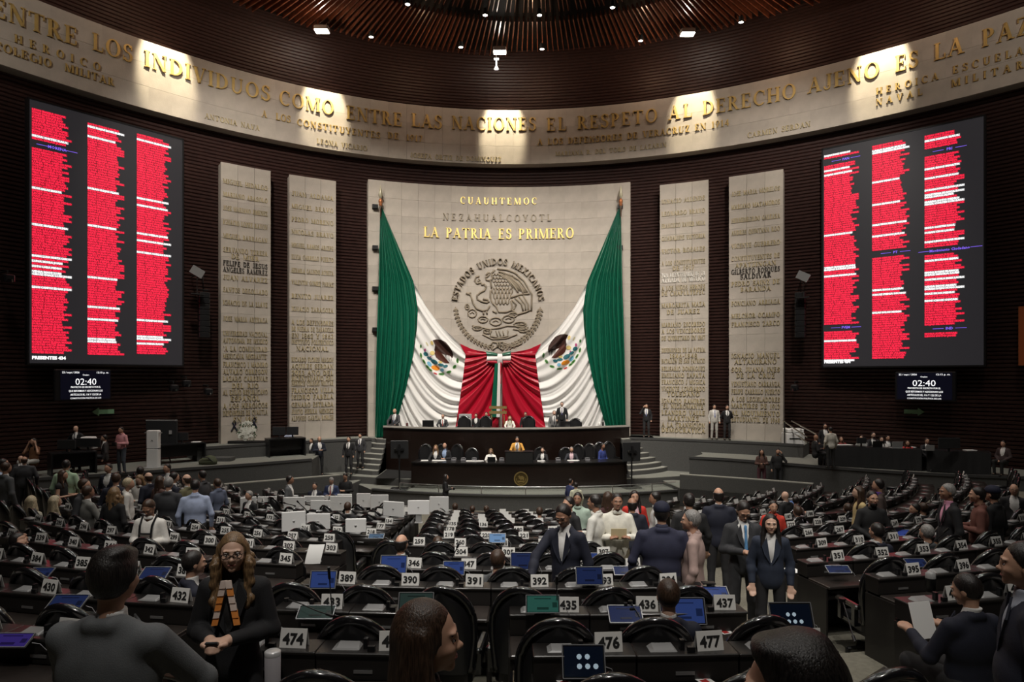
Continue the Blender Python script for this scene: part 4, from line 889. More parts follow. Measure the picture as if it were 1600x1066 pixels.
for k in range(6, 13):
    Z = 4.65+PITCH*k
    st = {6: (219, 218, 226), 7: (178, 177, 185), 8: (135, 134, 142)}.get(k, (None, None, None))
    PLAN[k] = [(-1.2-.08*(k-6), 5 if k < 9 else 6, 1, st[0], 1), (-2.7-.08*(k-6), 26, -1, st[1], -1), (4.9, 24, 1, st[2], 1)]
RNG = random.Random(5); seats = []
for k in range(13):
    r = R0-PITCH*k; fl = row_drop(k)
    for bi, (sx, n, sg, n0, nst) in enumerate(PLAN[k]):
        if n == 0: continue
        ph0 = math.asin(max(-1, min(1, (sx-SC[0])/r)))
        for i in range(n):
            ph = ph0+sg*i*.70/r
            if abs(abs(ph)-.60) < .62/r and k > 6: continue
            x, y = SC[0]+r*sin(ph), SC[1]-r*cos(ph)
            if y < 2.5 or abs(x/y*FPX) > 870 or math.hypot(x-.7, y-12.5) > 15.5 or math.hypot(x-.8, y-41.4) < 17.4: continue
            if y > 22.6 or abs(ph) > 1.15: continue
            num = None if n0 is None else n0+nst*i
            seats.append([math.hypot(x, y), k, bi, i, ph, x, y, fl, num, sg])
seats.sort(key=lambda q: q[0])
BN = {0: 'the left aisle', 1: 'the left aisle', 2: 'the right aisle'}
EMPTY = {}
print('SEATS', len(seats))
NEAR = 105; uc, ud = [], []; CH = MB(); restc, restd, restp = [], [], []
for q, (dist, k, bi, i, ph, x, y, fl, num, sg) in enumerate(seats):
    z = CZ-fl; rz = ph                  # facing the stage centre
    f = Vector((-sin(ph), cos(ph), 0)); X = Vector((cos(ph), sin(ph), 0)); P = Vector((x, y, z)); C = P-X*.15
    if k < 2 and bi < 2: where = 'in the middle block' if i >= 0 else ''
    nb = len(PLAN[k]); side = 'left' if sg < 0 else 'right'
    aisle = 'left aisle' if (sg < 0 or (bi == 0) or (nb == 4 and bi == 1)) else 'right aisle'
    ii = i+(3 if (nb == 4 and bi == 1) else 0)
    loc_txt = '%s row, %s %s of the %s' % (ORD[k], ordn(ii), side, aisle)
    lc = 'glossy black chair, '+loc_txt; ld = ('black desk under plate %d, ' % num if num and k < 9 else 'black desk, ')+loc_txt
    cp = C-f*.86
    if q >= 300: restc.append((cp, rz)); restd.append((C, rz)); 
    elif k < 6 and dist < 15:
        place(seat0, uc, tuple(cp), rz+RNG.uniform(-.12, .12), lc, 'deputies chairs'); place(desk0, ud, tuple(C), rz, ld, 'deputies desks')
    else:
        tag(link('deputy_chair', FCH, None, tuple(cp), rz+RNG.uniform(-.15, .15)), lc, 'chair', 'deputies chairs'); tag(link('deputy_desk', FDK, None, tuple(C), rz), ld, 'desk', 'deputies desks')
    seats[q] += [C, f, X]
    if q < 300 and not (k >= 6 and RNG.random() < .25):
        s = P+f*(-.02)+X*.02; s.z = z+.93
        plate(num, tuple(s), rz+RNG.uniform(-.12, .12), k < 9, ('white plate reading %d, ' % num if num and k < 9 else 'small white plate, ')+loc_txt)
    elif q >= 300 and RNG.random() < .6: s = P+f*(-.02); s.z = z+.93; restp.append((s, rz))
def merge(name, me, inst, label):
    n = len(me.vertices); co = np.zeros(n*3); me.vertices.foreach_get('co', co); co = co.reshape(-1, 3); V = []; F = []; I = []
    pf = [tuple(p.vertices) for p in me.polygons]; pi = [p.material_index for p in me.polygons]
    for j, (p, rz) in enumerate(inst):
        c, s = cos(rz), sin(rz); V.append(np.stack([co[:, 0]*c-co[:, 1]*s+p[0], co[:, 0]*s+co[:, 1]*c+p[1], co[:, 2]+p[2]], 1)); F += [tuple(i+j*n for i in f) for f in pf]; I += pi
    m2 = bpy.data.meshes.new(name); m2.from_pydata(np.concatenate(V).tolist(), [], F); [m2.materials.append(m) for m in me.materials]; m2.polygons.foreach_set('material_index', I); m2.polygons.foreach_set('use_smooth', [True]*len(F))
    tag(link(name, m2), label, kind='stuff')
if restc: merge('distant_chairs', FCH, restc, 'the farthest black chairs beside the side stages'); merge('distant_desks', FDK, restd, 'the farthest black desks beside the side stages')
if restp: merge('distant_number_plates', TENT, restp, 'the farthest small white number plates')
# ------------------------------------------------------------------ things on the desks
def near_seat(px, k): 
    best = min((s for s in seats if s[1] == k), key=lambda s: abs(800+s[5]/s[6]*FPX-px)); return best
def tablet(px, py, wpx, hpx, k, col, est, label, icons=False, flat=0):
    Z = 4.65+PITCH*k-.17+abs(px-800)/FPX*.4; P = ray(px, py, Z); w_, h = wpx*Z/FPX, hpx*Z/FPX
    t = thing('tablet', label, 'tablet', tuple(P), 0); tilt = math.radians(25 if not flat else 62)
    R_ = Matrix.Rotation(-tilt, 4, 'X') if not flat else Matrix.Rotation(-tilt, 4, 'X'); h = h/max(.4, cos(tilt)) if not flat else h/.75
    def tr(mb): mb.v = [tuple(R_ @ Vector(v)) for v in mb.v]; return mb
    tr(MB().rbox((0, .006, 0), (w_, .012, h), .005)).obj('case', mat('tablet_black', (.012, .012, .013), .3), t)
    fr = MB(); 
    for (cx, cz, dx, dz) in ((0, h/2, w_, .006), (0, -h/2, w_, .006), (w_/2, 0, .006, h), (-w_/2, 0, .006, h)): fr.box((cx, .0, cz), (dx, .014, dz))
    tr(fr).obj('bezel_edge', mat('tablet_edge_silver', (.45, .46, .48), .3, .7), t)
    tr(MB().box((0, -.002, 0), (w_*.93, .003, h*.9))).obj('display', mat('screen_%02d%02d%02d' % tuple(int(c*90) for c in col), tuple(c*.3 for c in col), .15, emit=col, estr=est*.36), t)
    tx = MB()
    if icons:
        for r in range(2):
            for c in range(3):
                if r == 0 and c == 2: continue
                cx, cz = (-.03+c*.055), (.03-.06*r)
                for a in range(8): b0, b1 = 2*PI*a/8, 2*PI*(a+1)/8; tx.add([(cx, -.005, cz), (cx+.018*cos(b0), -.005, cz+.018*sin(b0)), (cx+.018*cos(b1), -.005, cz+.018*sin(b1))], [(0, 2, 1)])
        tr(tx).obj('round_icons', mat('icon_pale', (.3,.35,.4), .3, emit=(.45, .6, .7), estr=.35), t)
    else:
        for (cx, cz, dx, dz) in ((0, h*.30, w_*.5, .008), (0, -h*.25, w_*.35, .02), (w_*.36, -h*.05, w_*.14, h*.28)): tx.box((cx, -.005, cz), (dx, .002, dz))
        tr(tx).obj('screen_content', mat('content_%02d%02d%02d' % tuple(int(c*90) for c in col), tuple(c*.1 for c in col), .2, emit=tuple(c*.35 for c in col), estr=est*.36), t)
    s = near_seat(px, k); top = s[10][2]+.93-P.z if len(s) > 10 else -.1
    yo = .035+.35*h*sin(tilt); m = MB(); m.box((0, yo, (top+.0)/2), (.05, .015, abs(top)+.02)); m.box((0, yo+.02, top+.006), (.14, .09, .012)); m.obj('stand', M_BLACK, t)
    m = MB(); m.tube([(w_/2, .02, -h*.2), (w_/2+.05, .03, -h*.3), (w_/2+.09, .04, -h*.7), (w_/2+.08, .05, min(top+.01, -h*.8))], .003, 5); m.obj('charging_cable', mat('grey_cable', (.4, .4, .42), .5), t)
    return t
BL = (.045, .085, .30); DB = (.02, .035, .12); GRN = (.05, .085, .075); TEA = (.05, .20, .16); DK = (.004, .007, .015)
for a in ((650, 941, 54, 26, 1, GRN, .6, 'grey-green tablet beside number plate 434'), (505, 906, 40, 24, 2, BL, .8, 'blue-screened tablet just right of the glasses woman'), (615, 882, 41, 25, 3, BL, .9, 'blue-screened tablet behind and left of the grey-green one'),
    (709, 888, 33, 19, 3, BL, .7, 'small blue tablet in the fourth row near the left aisle'), (817, 877, 38, 24, 3, DB, .8, 'dark blue tablet standing behind number plate 392'), (921, 900, 42, 25, 2, DB, .9, 'dark blue tablet below the leaning navy man'),
    (848, 944, 52, 24, 1, TEA, .6, 'teal-screened tablet left of number plate 435'), (1067, 955, 70, 36, 1, BL, .9, 'large bright blue tablet between plates 436 and 437'), (1112, 929, 54, 24, 2, BL, .8, 'tilted blue tablet behind number plate 437', False, 1),
    (977, 960, 52, 26, 1, DB, .9, 'dim violet tablet in front of number plate 436', False, 1), (912, 1034, 66, 44, 0, DK, 1, 'black tablet showing round icons below number plate 476', True), (1237, 966, 66, 42, 1, DK, 1, 'black tablet showing round icons above number plate 478', True),
    (494, 957, 56, 20, 1, GRN, .4, 'flat grey-green tablet in front of number plate 433', False, 1), (105, 942, 54, 24, 1, DB, 1.3, 'navy tablet left of the grey-suited man', False, 1), (242, 896, 42, 20, 2, DB, .9, 'dark navy tablet just right of the grey-suited man head', False, 1),
    (62, 897, 34, 20, 2, DB, .7, 'dark navy tablet high at the left edge', False, 1), (16, 1001, 62, 20, 0, (.05, .03, .22), 1, 'violet-lit tablet at the left edge', False, 1), (777, 841, 26, 13, 5, (.22, .4, .7), .9, 'pale blue glowing tablet near number plate 261'), (588, 838, 24, 8, 6, (.1, .18, .3), .7, 'flat blue tablet near number plate 218', False, 1),
    (975, 892, 32, 14, 3, DB, 1, 'dim blue tablet left of number plate 350', False, 1), (922, 872, 24, 14, 4, BL, .6, 'small blue tablet between the two standing navy men'), (1415, 833, 28, 11, 6, (.06, .10, .42), .8, 'blue patterned tablet in the right block', False, 1), (1240, 786, 12, 7, 9, (.2, .3, .6), .8, 'tiny bright blue tablet held up in the right block'),
    (1095, 1000, 1, 1, 0, DK, .1, '') , (865+16, 836, 24, 9, 5, (.02, .12, .25), .6, 'teal tablet lying near number plate 262', False, 1), (1310, 890, 36, 12, 3, DB, .6, 'dark tablet lying near number plate 351', False, 1), (1432, 880, 32, 14, 3, DB, .6, 'dark tablet standing near number plate 352', False, 1), (1495, 858, 26, 20, 4, DB, .7, 'navy tablet standing at the right of plate 311')):
    if a[2] > 2: tablet(*a)
def lay(name, px, py, Wd, Ht, rz, m, label, cat, hover=.755, k=None, thick=.004, extra=None, group=None):
    """something lying on a desktop: solve the depth where the sight line meets the desk height"""
    Z = 8.0
    for _ in range(40): 
        zt = (2.147+.1425*min(Z+.35, 20.5))-hover; Z = .5*Z+.5*min(23, zt*FPX/max(20, py-HZ))
    if k is None: k = max(0, min(12, round((Z+.35-4.65)/PITCH)))
    z = CZ-row_drop(k)+hover; Z = (CZ-z)*FPX/(py-HZ); P = ray(px, py, Z)
    t = thing(name, label, cat, (P.x, P.y, z), rz, group); MB().box((0, 0, thick/2), (Wd, Ht, thick)).obj('sheet' if 'book' not in name else 'cover', m, t)
    if extra:
        for (cx, cy, dx, dy, mm, nm_) in extra: MB().box((cx, cy, thick+.001), (dx, dy, .002)).obj(nm_, mm, t)
    return t
MR = mat('print_crimson', (.45, .03, .03), .6); MPK = mat('print_pink', (.6, .3, .3), .6); MGR = mat('print_grey', (.3, .3, .3), .6)
LX = [(-.01, -.06, .05, .05, MR, 'printed_flower'), (.02, -.02, .03, .03, MPK, 'printed_flower'), (.01, .06, .05, .004, MGR, 'printed_line'), (.01, .045, .04, .004, MGR, 'printed_line')]
for (x, y, rz, lab) in ((516, 1054, -.5, 'by the steel-lidded tumbler'), (879, 1062, .35, 'at the bottom edge below the icon tablet'), (1095, 1060, .35, 'at the bottom edge right of the icon tablet'), (830, 980, .1, 'left of the chair before plate 476'), (941, 986, .2, 'between the teal and violet tablets'), (1128, 985, .35, 'right of the large blue tablet'), (452, 976, -.3, 'below the flat grey-green tablet'), (425, 900, -.2, 'just right of the glasses woman'),
    (1292, 909, .4, 'on the desk right of the standing woman'), (785, 938, .1, 'beside the tall chair left of plate 435'), (77, 916, -.5, 'left of the grey-suited man'), (311, 928, -.4, 'between the grey suit and the glasses woman'), (365, 1052, -.4, 'beside the grey-suited man')):
    lay('leaflet', x, y, .10, .19, rz, M_PAPER, 'white leaflet with red flowers '+lab, 'leaflet', extra=LX, group='flower leaflets on the desks')
lay('newspaper', 1418, 938, .46, .28, -.25, mat('magazine_paper', (.62, .60, .55), .7), 'open printed magazine on the desk below number plate 395', 'magazine', extra=[(-.08, 0, .16, .18, MGR, 'printed_photo'), (.12, .03, .14, .12, MPK, 'printed_photo')])
lay('document', 1360, 932-22, .24, .12, -.1, M_PAPER, 'white sheet on the desk below number plate 351', 'paper', k=3)
RF = mat('red_folder', (.62, .02, .03), .5)
for (x, y, w_, h, rz, m, lab) in ((112, 847, .32, .26, -.2, RF, 'bright red folder in the left block'), (172, 838, .26, .24, .2, RF, 'smaller red folder behind the bright red one'), (90, 804, .2, .2, .1, RF, 'distant red folder at the left'), (1313, 802, .2, .2, 0, mat('magenta_folder', (.4, .02, .16), .5), 'magenta folder in the right block'),
    (28, 808, .3, .3, 0, M_PAPER, 'white sheet at the far left block'), (345, 832, .42, .32, .1, M_PAPER, 'white papers behind the woman in glasses'), (205, 778, .3, .4, .4, M_PAPER, 'white sheet near the women in white'), (500, 884, .28, .24, .2, M_PAPER, 'white papers below number plate 303'), (557, 822, .3, .3, 0, M_PAPER, 'white papers on the front centre desk'),
    (1336, 810, .36, .3, .3, M_PAPER, 'white papers on a right block desk'), (1415, 805, .26, .3, -.3, M_PAPER, 'white sheet behind the far right chairs'), (1563, 818, .36, .28, -.3, mat('cream_booklet', (.7, .68, .55), .7), 'open cream booklet at the right edge'), (604, 818, .35, .3, 0, M_PAPER, 'white papers left of plate 177'), (1233, 892, .3, .26, .2, M_PAPER, 'white sheet beside the standing woman in navy'), (275, 841, .2, .2, .3, M_PAPER, 'small white sheet right of the man in braces'), (157, 850, .18, .14, 0, M_PAPER, 'small white card right of the red folder'), (1488, 925-36, .1, .1, 0, M_PAPER, 'small white card right of plate 352')):
    lay('document' if m is M_PAPER else 'folder', x, y, w_, h, rz, m, lab, 'paper' if m is M_PAPER else 'folder')
# upright white sheets at plate 303
P = ray(488, 868, 9.5); t = thing('printed_sheets', 'tall curled white sheets propped up left of plate 303', 'paper', tuple(P)); m = MB(); G_ = []
for i in range(9):
    for j in range(5): a = i/8; G_.append((-.11+.22*j/4+.05*a, .06*a*a-.01*sin(j), -.12+.26*a))
m.grid(G_, 9, 5); m.obj('sheet', M_PAPER, t, True)
# tumbler, coffee cup, bottles
P = ray(426, 1066, 3.95); t = thing('tumbler', 'white insulated tumbler with a steel lid at the bottom edge', 'tumbler', (P.x, P.y, CZ-row_drop(0)+.75-.1)); zt = CZ-(1018-HZ)/FPX*3.95-(CZ-row_drop(0)+.65)
MB().lathe([(.0, 0), (.036, 0), (.044, zt*.5), (.046, zt-.02), (.04, zt-.01)], (0, 0, 0), 20).obj('body', mat('matt_white_tumbler', (.42, .40, .42), .5), t, True); m = MB(); m.lathe([(.046, zt-.025), (.047, zt), (.038, zt+.006), (.0, zt)], (0, 0, 0), 20); m.obj('lid', mat('clear_lid', (.6, .6, .6), .2, .3), t, True)
def stand_on(name, px, py, hover, label, cat, build):
    t = lay(name, px, py, .01, .01, 0, M_BLACK, label, cat, hover)
    for c in list(t.children): bpy.data.objects.remove(c)
    build(t); return t
stand_on('coffee_cup', 553, 853, .755, 'cream takeaway cup with a white lid near plate 218', 'cup', lambda t: (MB().lathe([(.0, 0), (.03, 0), (.042, .11)], n=14).obj('cup', mat('cream_cup', (.6, .5, .35), .5), t, True), MB().lathe([(.046, .105), (.046, .125), (.03, .14), (0, .14)], n=14).obj('lid', M_PAPER, t, True)))
stand_on('thermos', 1454, 938-14, .93, 'black thermos with a grey lid beside number plate 395', 'flask', lambda t: (MB().lathe([(0, 0), (.05, 0), (.05, .14)], n=14).obj('body', M_BLACK, t, True), MB().lathe([(.05, .14), (.048, .19), (.02, .21), (0, .21)], n=14).obj('lid', mat('grey_lid', (.3,.3,.3), .4), t, True)))
# gooseneck microphones
def mic(px, py, tx, ty, k, label):
    Z = 4.65+PITCH*k; a = ray(px, py, Z); b = ray(tx, ty, Z-.25); t = thing('gooseneck_microphone', label, 'microphone', tuple(a)); d = b-a
    MB().cyl((0, 0, 0), .022, .03, 10).obj('base', M_BLACK, t); MB().tube([(0, 0, .02), tuple(d*.3+Vector((0, 0, .02))), tuple(d*.7), tuple(d*.93)], .0045+.0007*k, 6).obj('gooseneck', mat('dark_grey_metal', (.05, .05, .05), .35, .6), t); MB().tube([tuple(d*.9), tuple(d*1.06)], .011+.001*k, 8).obj('capsule', M_BLACK, t)
for (a, b, c, d, k, lab) in ((448, 940, 517, 962, 1, 'thin microphone leaning right before plate 433'), (522, 1000, 514, 893, 1, 'tall upright microphone left of number plate 389'), (697, 893, 716, 852, 3, 'slim microphone standing between plates 346 and 347'), (871, 980, 870, 905, 1, 'upright microphone near number plate 392'), (985, 944, 1012, 985, 1, 'long microphone bent down over the chair near 476'), (1316, 942, 1335, 1000, 0, 'curved microphone near number plate 477') , (872, 882, 855, 852, 3, 'slim microphone left of number plate 349'),
    (1432, 872, 1480, 828, 4, 'long silver microphone slanting up in the right block'), (1480, 836, 1530, 812, 6, 'thin microphone slanting up at the far right'), (214, 828, 236, 868, 5, 'thin microphone slanting down by the man in braces'), (461, 792, 444, 782+4, 9, 'microphone before the white monitors, left'), (480, 800, 465, 784, 9, 'microphone between two white monitors'), (1380, 808, 1400, 796, 8, 'short microphone on the right block chair')):
    mic(a, b, c, d, k, lab)
# white-backed desktop monitors along the front rows
M_MON = mat('silver_monitor_back', (.74, .74, .73), .5)
def solveZ(y, up):
    Z = 12
    for _ in range(60): Z = .6*Z+.4*max(3, (min(2.147+.1425*Z, 5.1)-up)*FPX/(y-HZ))
    return min(Z, 22.6)
for i, (x0, x1, y0, y1, rz, br_) in enumerate(((403,432,777,802,.12,0),(442,466,775,797,0,0),(444,476,778,803,.1,0),(475,507,776,799,0,0),(485,516,783,805,0,0),(515,550,776,799,0,0),(527,550,773,795,0,0),(557,579,772,794,0,0),(579,607,774,797,0,0),(441,477,801,831,.35,0),(479,516,804,828,0,0),(540,572,812,833,.1,0),(597,633,785,808,-.3,0),(637,671,783,805,0,1),(671,701,777,801,0,0),(333,361,779,803,-.1,0),(376,400,778,805,.5,0))):
    Z = solveZ(y1, 1.0); P = ray((x0+x1)/2, y1, Z); wd = (x1-x0)*Z/FPX; h = (y1-y0)*Z/FPX
    t = thing('desktop_monitor', 'silver-backed desktop monitor, %s from the left in the front row group' % ordn([15,16,0,1,2,3,4,5,6,7,8,9,10,11,12,13,14].index(i) if i in range(17) else i), 'monitor', (P.x, P.y, P.z), rz, 'silver-backed monitors at the front')
    MB().rbox((0, 0, h/2+.02), (wd, .035, h), .012).obj('back_cover', M_MON if not br_ else mat('bright_monitor_back', (.9, .9, .9), .4), t); MB().cyl((0, -.02, h*.55), .022, .012, 10).obj('badge', M_GREYP, t)
    m = MB(); m.box((0, .02, -.06), (.16, .015, .30)); m.rbox((0, .04, -.21), (.22, .18, .015), .004); m.obj('stand', M_GREYP, t)
# ------------------------------------------------------------------ side stages
def on_stage(x, y, h): d = h*FPX/(y-HZ); return ((x-800)/FPX*d, d, CZ-h)
M_CLOTH = mat('black_tablecloth', (.010, .010, .011), .7, bump=.2, bscale=10)
def cloth_table(x0, x1, y0, y1, d0, d1, label):
    A = ray(x0, y0, d0); B = ray(x1, y1, d1); z0 = CZ-3.3; zt = z0+.76; A.z = B.z = 0; X = (B-A).normalized(); N = Vector((-X.y, X.x, 0)); t = thing('covered_table', label, 'table', (A.x, A.y, z0)); L = (B-A).length
    poly = [Vector((0, 0, 0)), X*L, X*L+N*.75, N*.75]; MB().prism([(p.x, p.y) for p in poly], .73, .76).obj('tabletop', M_BLACK, t)
    m = MB(); P = []; n = int(L*16)
    for i in range(n+1):
        for k in range(4): q = X*(L*i/n)-N*(.012+.018*(3-k)/3*(1+sin(i*1.9+sin(i*.7)*2))); P.append((q.x, q.y, .02+.74*k/3))
    m.grid(P, n+1, 4); m.obj('tablecloth_front', M_CLOTH, t, True); m = MB(); e = X*L; m.prism([(e.x, e.y), (e.x+X.x*.02, e.y+X.y*.02), (e.x+X.x*.02+N.x*.75, e.y+X.y*.02+N.y*.75), (e.x+N.x*.75, e.y+N.y*.75)], .02, .76); m.obj('tablecloth_side', M_CLOTH, t)
    m = MB(); m.prism([(-X.x*.02, -X.y*.02), (0, 0), (N.x*.75, N.y*.75), (N.x*.75-X.x*.02, N.y*.75-X.y*.02)], .02, .76); m.obj('tablecloth_side', M_CLOTH, t); return t
cloth_table(1279, 1440, 700, 710, 25.2, 23.6, 'long table with black cloth on the right side stage'); cloth_table(1449, 1548, 706, 704, 23.5, 22.6, 'shorter black table at the far right of the side stage')
def plain_desk(x0, x1, ytop, d0, d1, label, dp=.8):
    A = ray(x0, ytop, d0); B = ray(x1, ytop, d1); z0 = CZ-3.3; A.z = B.z = 0; X = (B-A).normalized(); N = Vector((-X.y, X.x, 0)); L = (B-A).length; t = thing('office_desk', label, 'desk', (A.x, A.y, z0))
    def pr(u0, u1, v0, v1, z_0, z_1, nme, mm): MB().prism([tuple((X*u+N*v).xy) for u, v in ((u0, v0), (u1, v0), (u1, v1), (u0, v1))], z_0, z_1).obj(nme, mm, t)
    pr(0, L, 0, dp, .72, .76, 'desktop', M_BLACK); pr(.05, L-.05, .3, .33, .25, .72, 'modesty_panel', M_BLACK); pr(0, .05, 0, dp, 0, .72, 'side_panel', M_BLACK); pr(L-.05, L, 0, dp, 0, .72, 'side_panel', M_BLACK); return t
plain_desk(80, 152, 705, 22.3, 23.2, 'long black desk under the standing bald man'); plain_desk(250, 322, 695, 25.2, 26.3, 'black desk right of the white lectern'); plain_desk(420, 478, 692, 27.6, 28.4, 'black desk with monitors before the stone slabs')
P = on_stage(240, 731, 3.3); t = thing('lectern_screen', 'tall pale grey column lectern with a dark seam', 'lectern', P)
MB().rbox((0, 0, .36), (.42, .22, .68), .02).obj('lower_column', M_MON, t); MB().rbox((0, 0, 1.04), (.42, .22, .66), .02).obj('upper_column', M_MON, t); MB().box((0, 0, .705), (.43, .2, .03)).obj('seam', M_DARK, t); MB().cyl((0, 0, .0), .35, .03, 16).obj('base', M_GREYP, t); MB().box((0, -.02, 1.28), (.62, .05, .03)).obj('crossbar', M_GREYP, t)
m = MB(); m.tube([(-.03, -.112, .98), (0, -.112, 1.02), (.03, -.112, .98)], .01, 5); m.obj('emblem', M_DARK, t)
P = on_stage(242, 727, 3.3); t = thing('large_display', 'large dark display seen from behind, left side stage', 'monitor', (P[0], P[1]+.5, P[2])); MB().rbox((0, 0, 1.18), (1.22, .08, .95), .03).obj('back_cover', mat('charcoal_housing', (.02, .021, .023), .45), t); MB().box((0, -.01, 1.66), (1.2, .06, .03)).obj('lit_top_edge', M_GREYP, t); m = MB(); [m.tube([(s*.35, 0, .03), (s*.1, 0, .8)], .03, 6) for s in (-1, 1)]; m.obj('stand', M_BLACK, t); MB().box((.36, -.06, 1.2), (.1, .03, .14)).obj('socket_panel', M_GREYP, t)
def small_monitor(x, y, d, w_, h, label, zbase, rz=0):
    P = ray(x, y, d); P.z = zbase; t = thing('computer_monitor', label, 'monitor', tuple(P), rz); MB().rbox((0, 0, .12+h/2), (w_, .05, h), .01).obj('screen_back', mat('charcoal_housing', (.02, .021, .023), .45), t); m = MB(); m.box((0, .02, .08), (.05, .04, .16)); m.rbox((0, .03, .01), (.24, .2, .02), .005); m.obj('stand', M_BLACK, t)
for (x, y, d, w_, h, lab) in ((436, 687, 28.2, .55, .35, 'left black monitor on the desk before the slabs'), (457, 687, 28.3, .5, .35, 'right black monitor on the desk before the slabs'), (284, 690, 25.9, .5, .3, 'black monitor behind the desk beside the lectern'), (104, 700, 22.8, .62, .3, 'dark monitor on the long left desk'), (137, 702, 23.4, .9, .3, 'wide dark monitor beside the bald man'), (1483, 700, 22.9, .75, .36, 'wide black monitor on the far right table'), (1346, 700, 24.6, .34, .22, 'dark blue monitor on the long right table')): small_monitor(x, y, d, w_, h, lab, CZ-3.3+.76)
def laptop(x, y, d, w_, label, z, m=None, rz=0):
    P = ray(x, y, d); t = thing('laptop', label, 'laptop', (P.x, P.y, z), rz); MB().rbox((0, .1, .01), (w_, w_*.65, .02), .004).obj('keyboard_base', M_GREYP if m else M_BLACK, t); R_ = MB().rbox((0, 0, w_*.32), (w_, .015, w_*.64), .003); R_.v = [(a, b-.12*c, c) for a, b, c in R_.v]; R_.obj('lid', m or M_BLACK, t)
for (x, y, d, w_, lab, m) in ((1371, 700, 24.4, .36, 'black laptop before the woman in white', None), (1402, 702, 24.1, .38, 'grey laptop before the woman in red', M_GREYP), (1453, 702, 23.3, .3, 'small grey laptop on the far right table', M_GREYP)): laptop(x, y, d, w_, lab, CZ-3.3+.76, m)
for (x, y, d, w_, lab) in ((669, 664, 30.6, .52, 'framed dark laptop at the left of the upper dais'), (884-1, 664, 30.6, .45, 'open black laptop before the standing man'), (768+0, 723, 27.4, .32, 'black tablet before the woman writing in white')): laptop(x, y, d, w_, lab, CZ-(2.28 if y < 700 else 3.44))
t = thing('silver_screen', 'silver-framed screen behind a chair on the upper dais', 'monitor', tuple(ray(727, 665, 31.3))); MB().rbox((0, 0, .25), (.60, .05, .58), .02).obj('frame', M_GREYP, t)
for (x, y, d, h0, lab) in ((636, 667, 30.7, 2.28, 'dark red cup at the left of the upper dais'), (937, 665, 31.3, 2.28, 'white cup near the right end of the upper dais'), (942, 665, 31.2, 2.28, 'black flask near the right end of the upper dais')):
    P = ray(x, y, d); t = thing('cup', lab, 'cup', (P.x, P.y, CZ-h0)); MB().lathe([(0, 0), (.05, 0), (.055, .2), (.04, .21), (0, .21)], n=12).obj('cup', mat('cup_red', (.08, .02, .02), .4) if 'red' in lab else M_PAPER if 'white' in lab else M_BLACK, t, True)
for i, (x, y, d, w_, h0) in enumerate(((645, 668, 30.5, 1.1, 2.28), (700, 669, 30.2, .9, 2.28), (760, 670, 30, 1.2, 2.28), (823, 670, 29.9, .8, 2.28), (890, 668, 30.3, .5, 2.28), (928, 667, 30.9, .8, 2.28), (684, 721, 27.6, .7, 3.44), (662, 721, 27.6, .35, 3.44), (740, 722, 27.4, .9, 3.44), (845, 722, 27.4, .4, 3.44), (895, 721, 27.6, .6, 3.44), (1320, 699, 25.1, .8, 2.54), (1421, 707, 24.2, .7, 2.54), (1520, 702, 23.2, .5, 2.54), (303, 695, 26.2, .4, 2.54))):
    P = ray(x, y, d); lab = 'stack of white papers, %s along the raised desks' % ordn(i); t = thing('papers', lab, 'paper', (P.x, P.y+.15, CZ-h0), 0, 'papers on the raised desks'); MB().box((0, 0, .012), (w_*.7, .22, .02)).obj('sheet', M_PAPER, t); MB().box((w_*.3, .05, .01), (w_*.3, .2, .012), .2).obj('sheet', M_PAPER, t)
# telephones on the lower dais
for i, (x, lab) in enumerate(((709, 'right of the couple'), (724, 'left of the lone chair'), (741, 'before the lone chair'), (784, 'right of the woman writing'), (872, 'left of the grey-haired man'), (918, 'right of the grey-haired man'))):
    P = ray(x, 720, 27.75); t = thing('desk_telephone', 'grey desk telephone on the lower dais '+lab, 'telephone', (P.x, P.y, CZ-3.44)); m = MB(); m.add([(-.1, -.1, 0), (.1, -.1, 0), (.1, .1, 0), (-.1, .1, 0), (-.1, -.1, .03), (.1, -.1, .03), (.1, .1, .1), (-.1, .1, .1)], [(3,2,1,0),(4,5,6,7),(0,1,5,4),(1,2,6,5),(2,3,7,6),(3,0,4,7)]); m.obj('body', mat('phone_grey', (.12, .12, .13), .4), t); MB().tube([(-.09, .02, .1), (0, .03, .12), (.09, .02, .1)], .022, 6).obj('handset', mat('phone_grey', (.12, .12, .13), .4), t)
# wreath, ribbons on the slab, rucksack, printers, bins
P = wall_at(387, 689, -.5)[0]; P.z = CZ-2.8; t = thing('flower_wreath', 'white flower wreath at the foot of the outer left slab', 'wreath', tuple(P)); R_ = random.Random(9)
for j in range(54):
    a = R_.random()*2*PI; r = .38*math.sqrt(R_.random()); x, z = r*cos(a), .52+r*sin(a)*1.05; y = -.12*(1-(r/.4)**2)-R_.random()*.05; s = .05+R_.random()*.025
    m = MB()
    for k in range(5): b = 2*PI*k/5+a; m.slab([(0, 0), (s*cos(b-.5), s*sin(b-.5)), (s*1.25*cos(b), s*1.25*sin(b)), (s*cos(b+.5), s*sin(b+.5))], Vector((x, y, z)), X0, ZP, Vector((0, -1, 0)), 0, .015)
    m.obj('flower', mat('white_petals', (.75, .75, .68), .7), t)
m = MB()
for j in range(150): a = R_.random()*2*PI; r = .42*math.sqrt(R_.random()); x, z = r*cos(a), .52+r*sin(a); b = R_.random()*PI*2; m.slab([(0, 0), (.03*cos(b-.6), .03*sin(b-.6)), (.09*cos(b), .09*sin(b)), (.03*cos(b+.6), .03*sin(b+.6))], Vector((x, -.02-R_.random()*.08, z)), X0, ZP, Vector((0, -1, 0)), 0, .006)
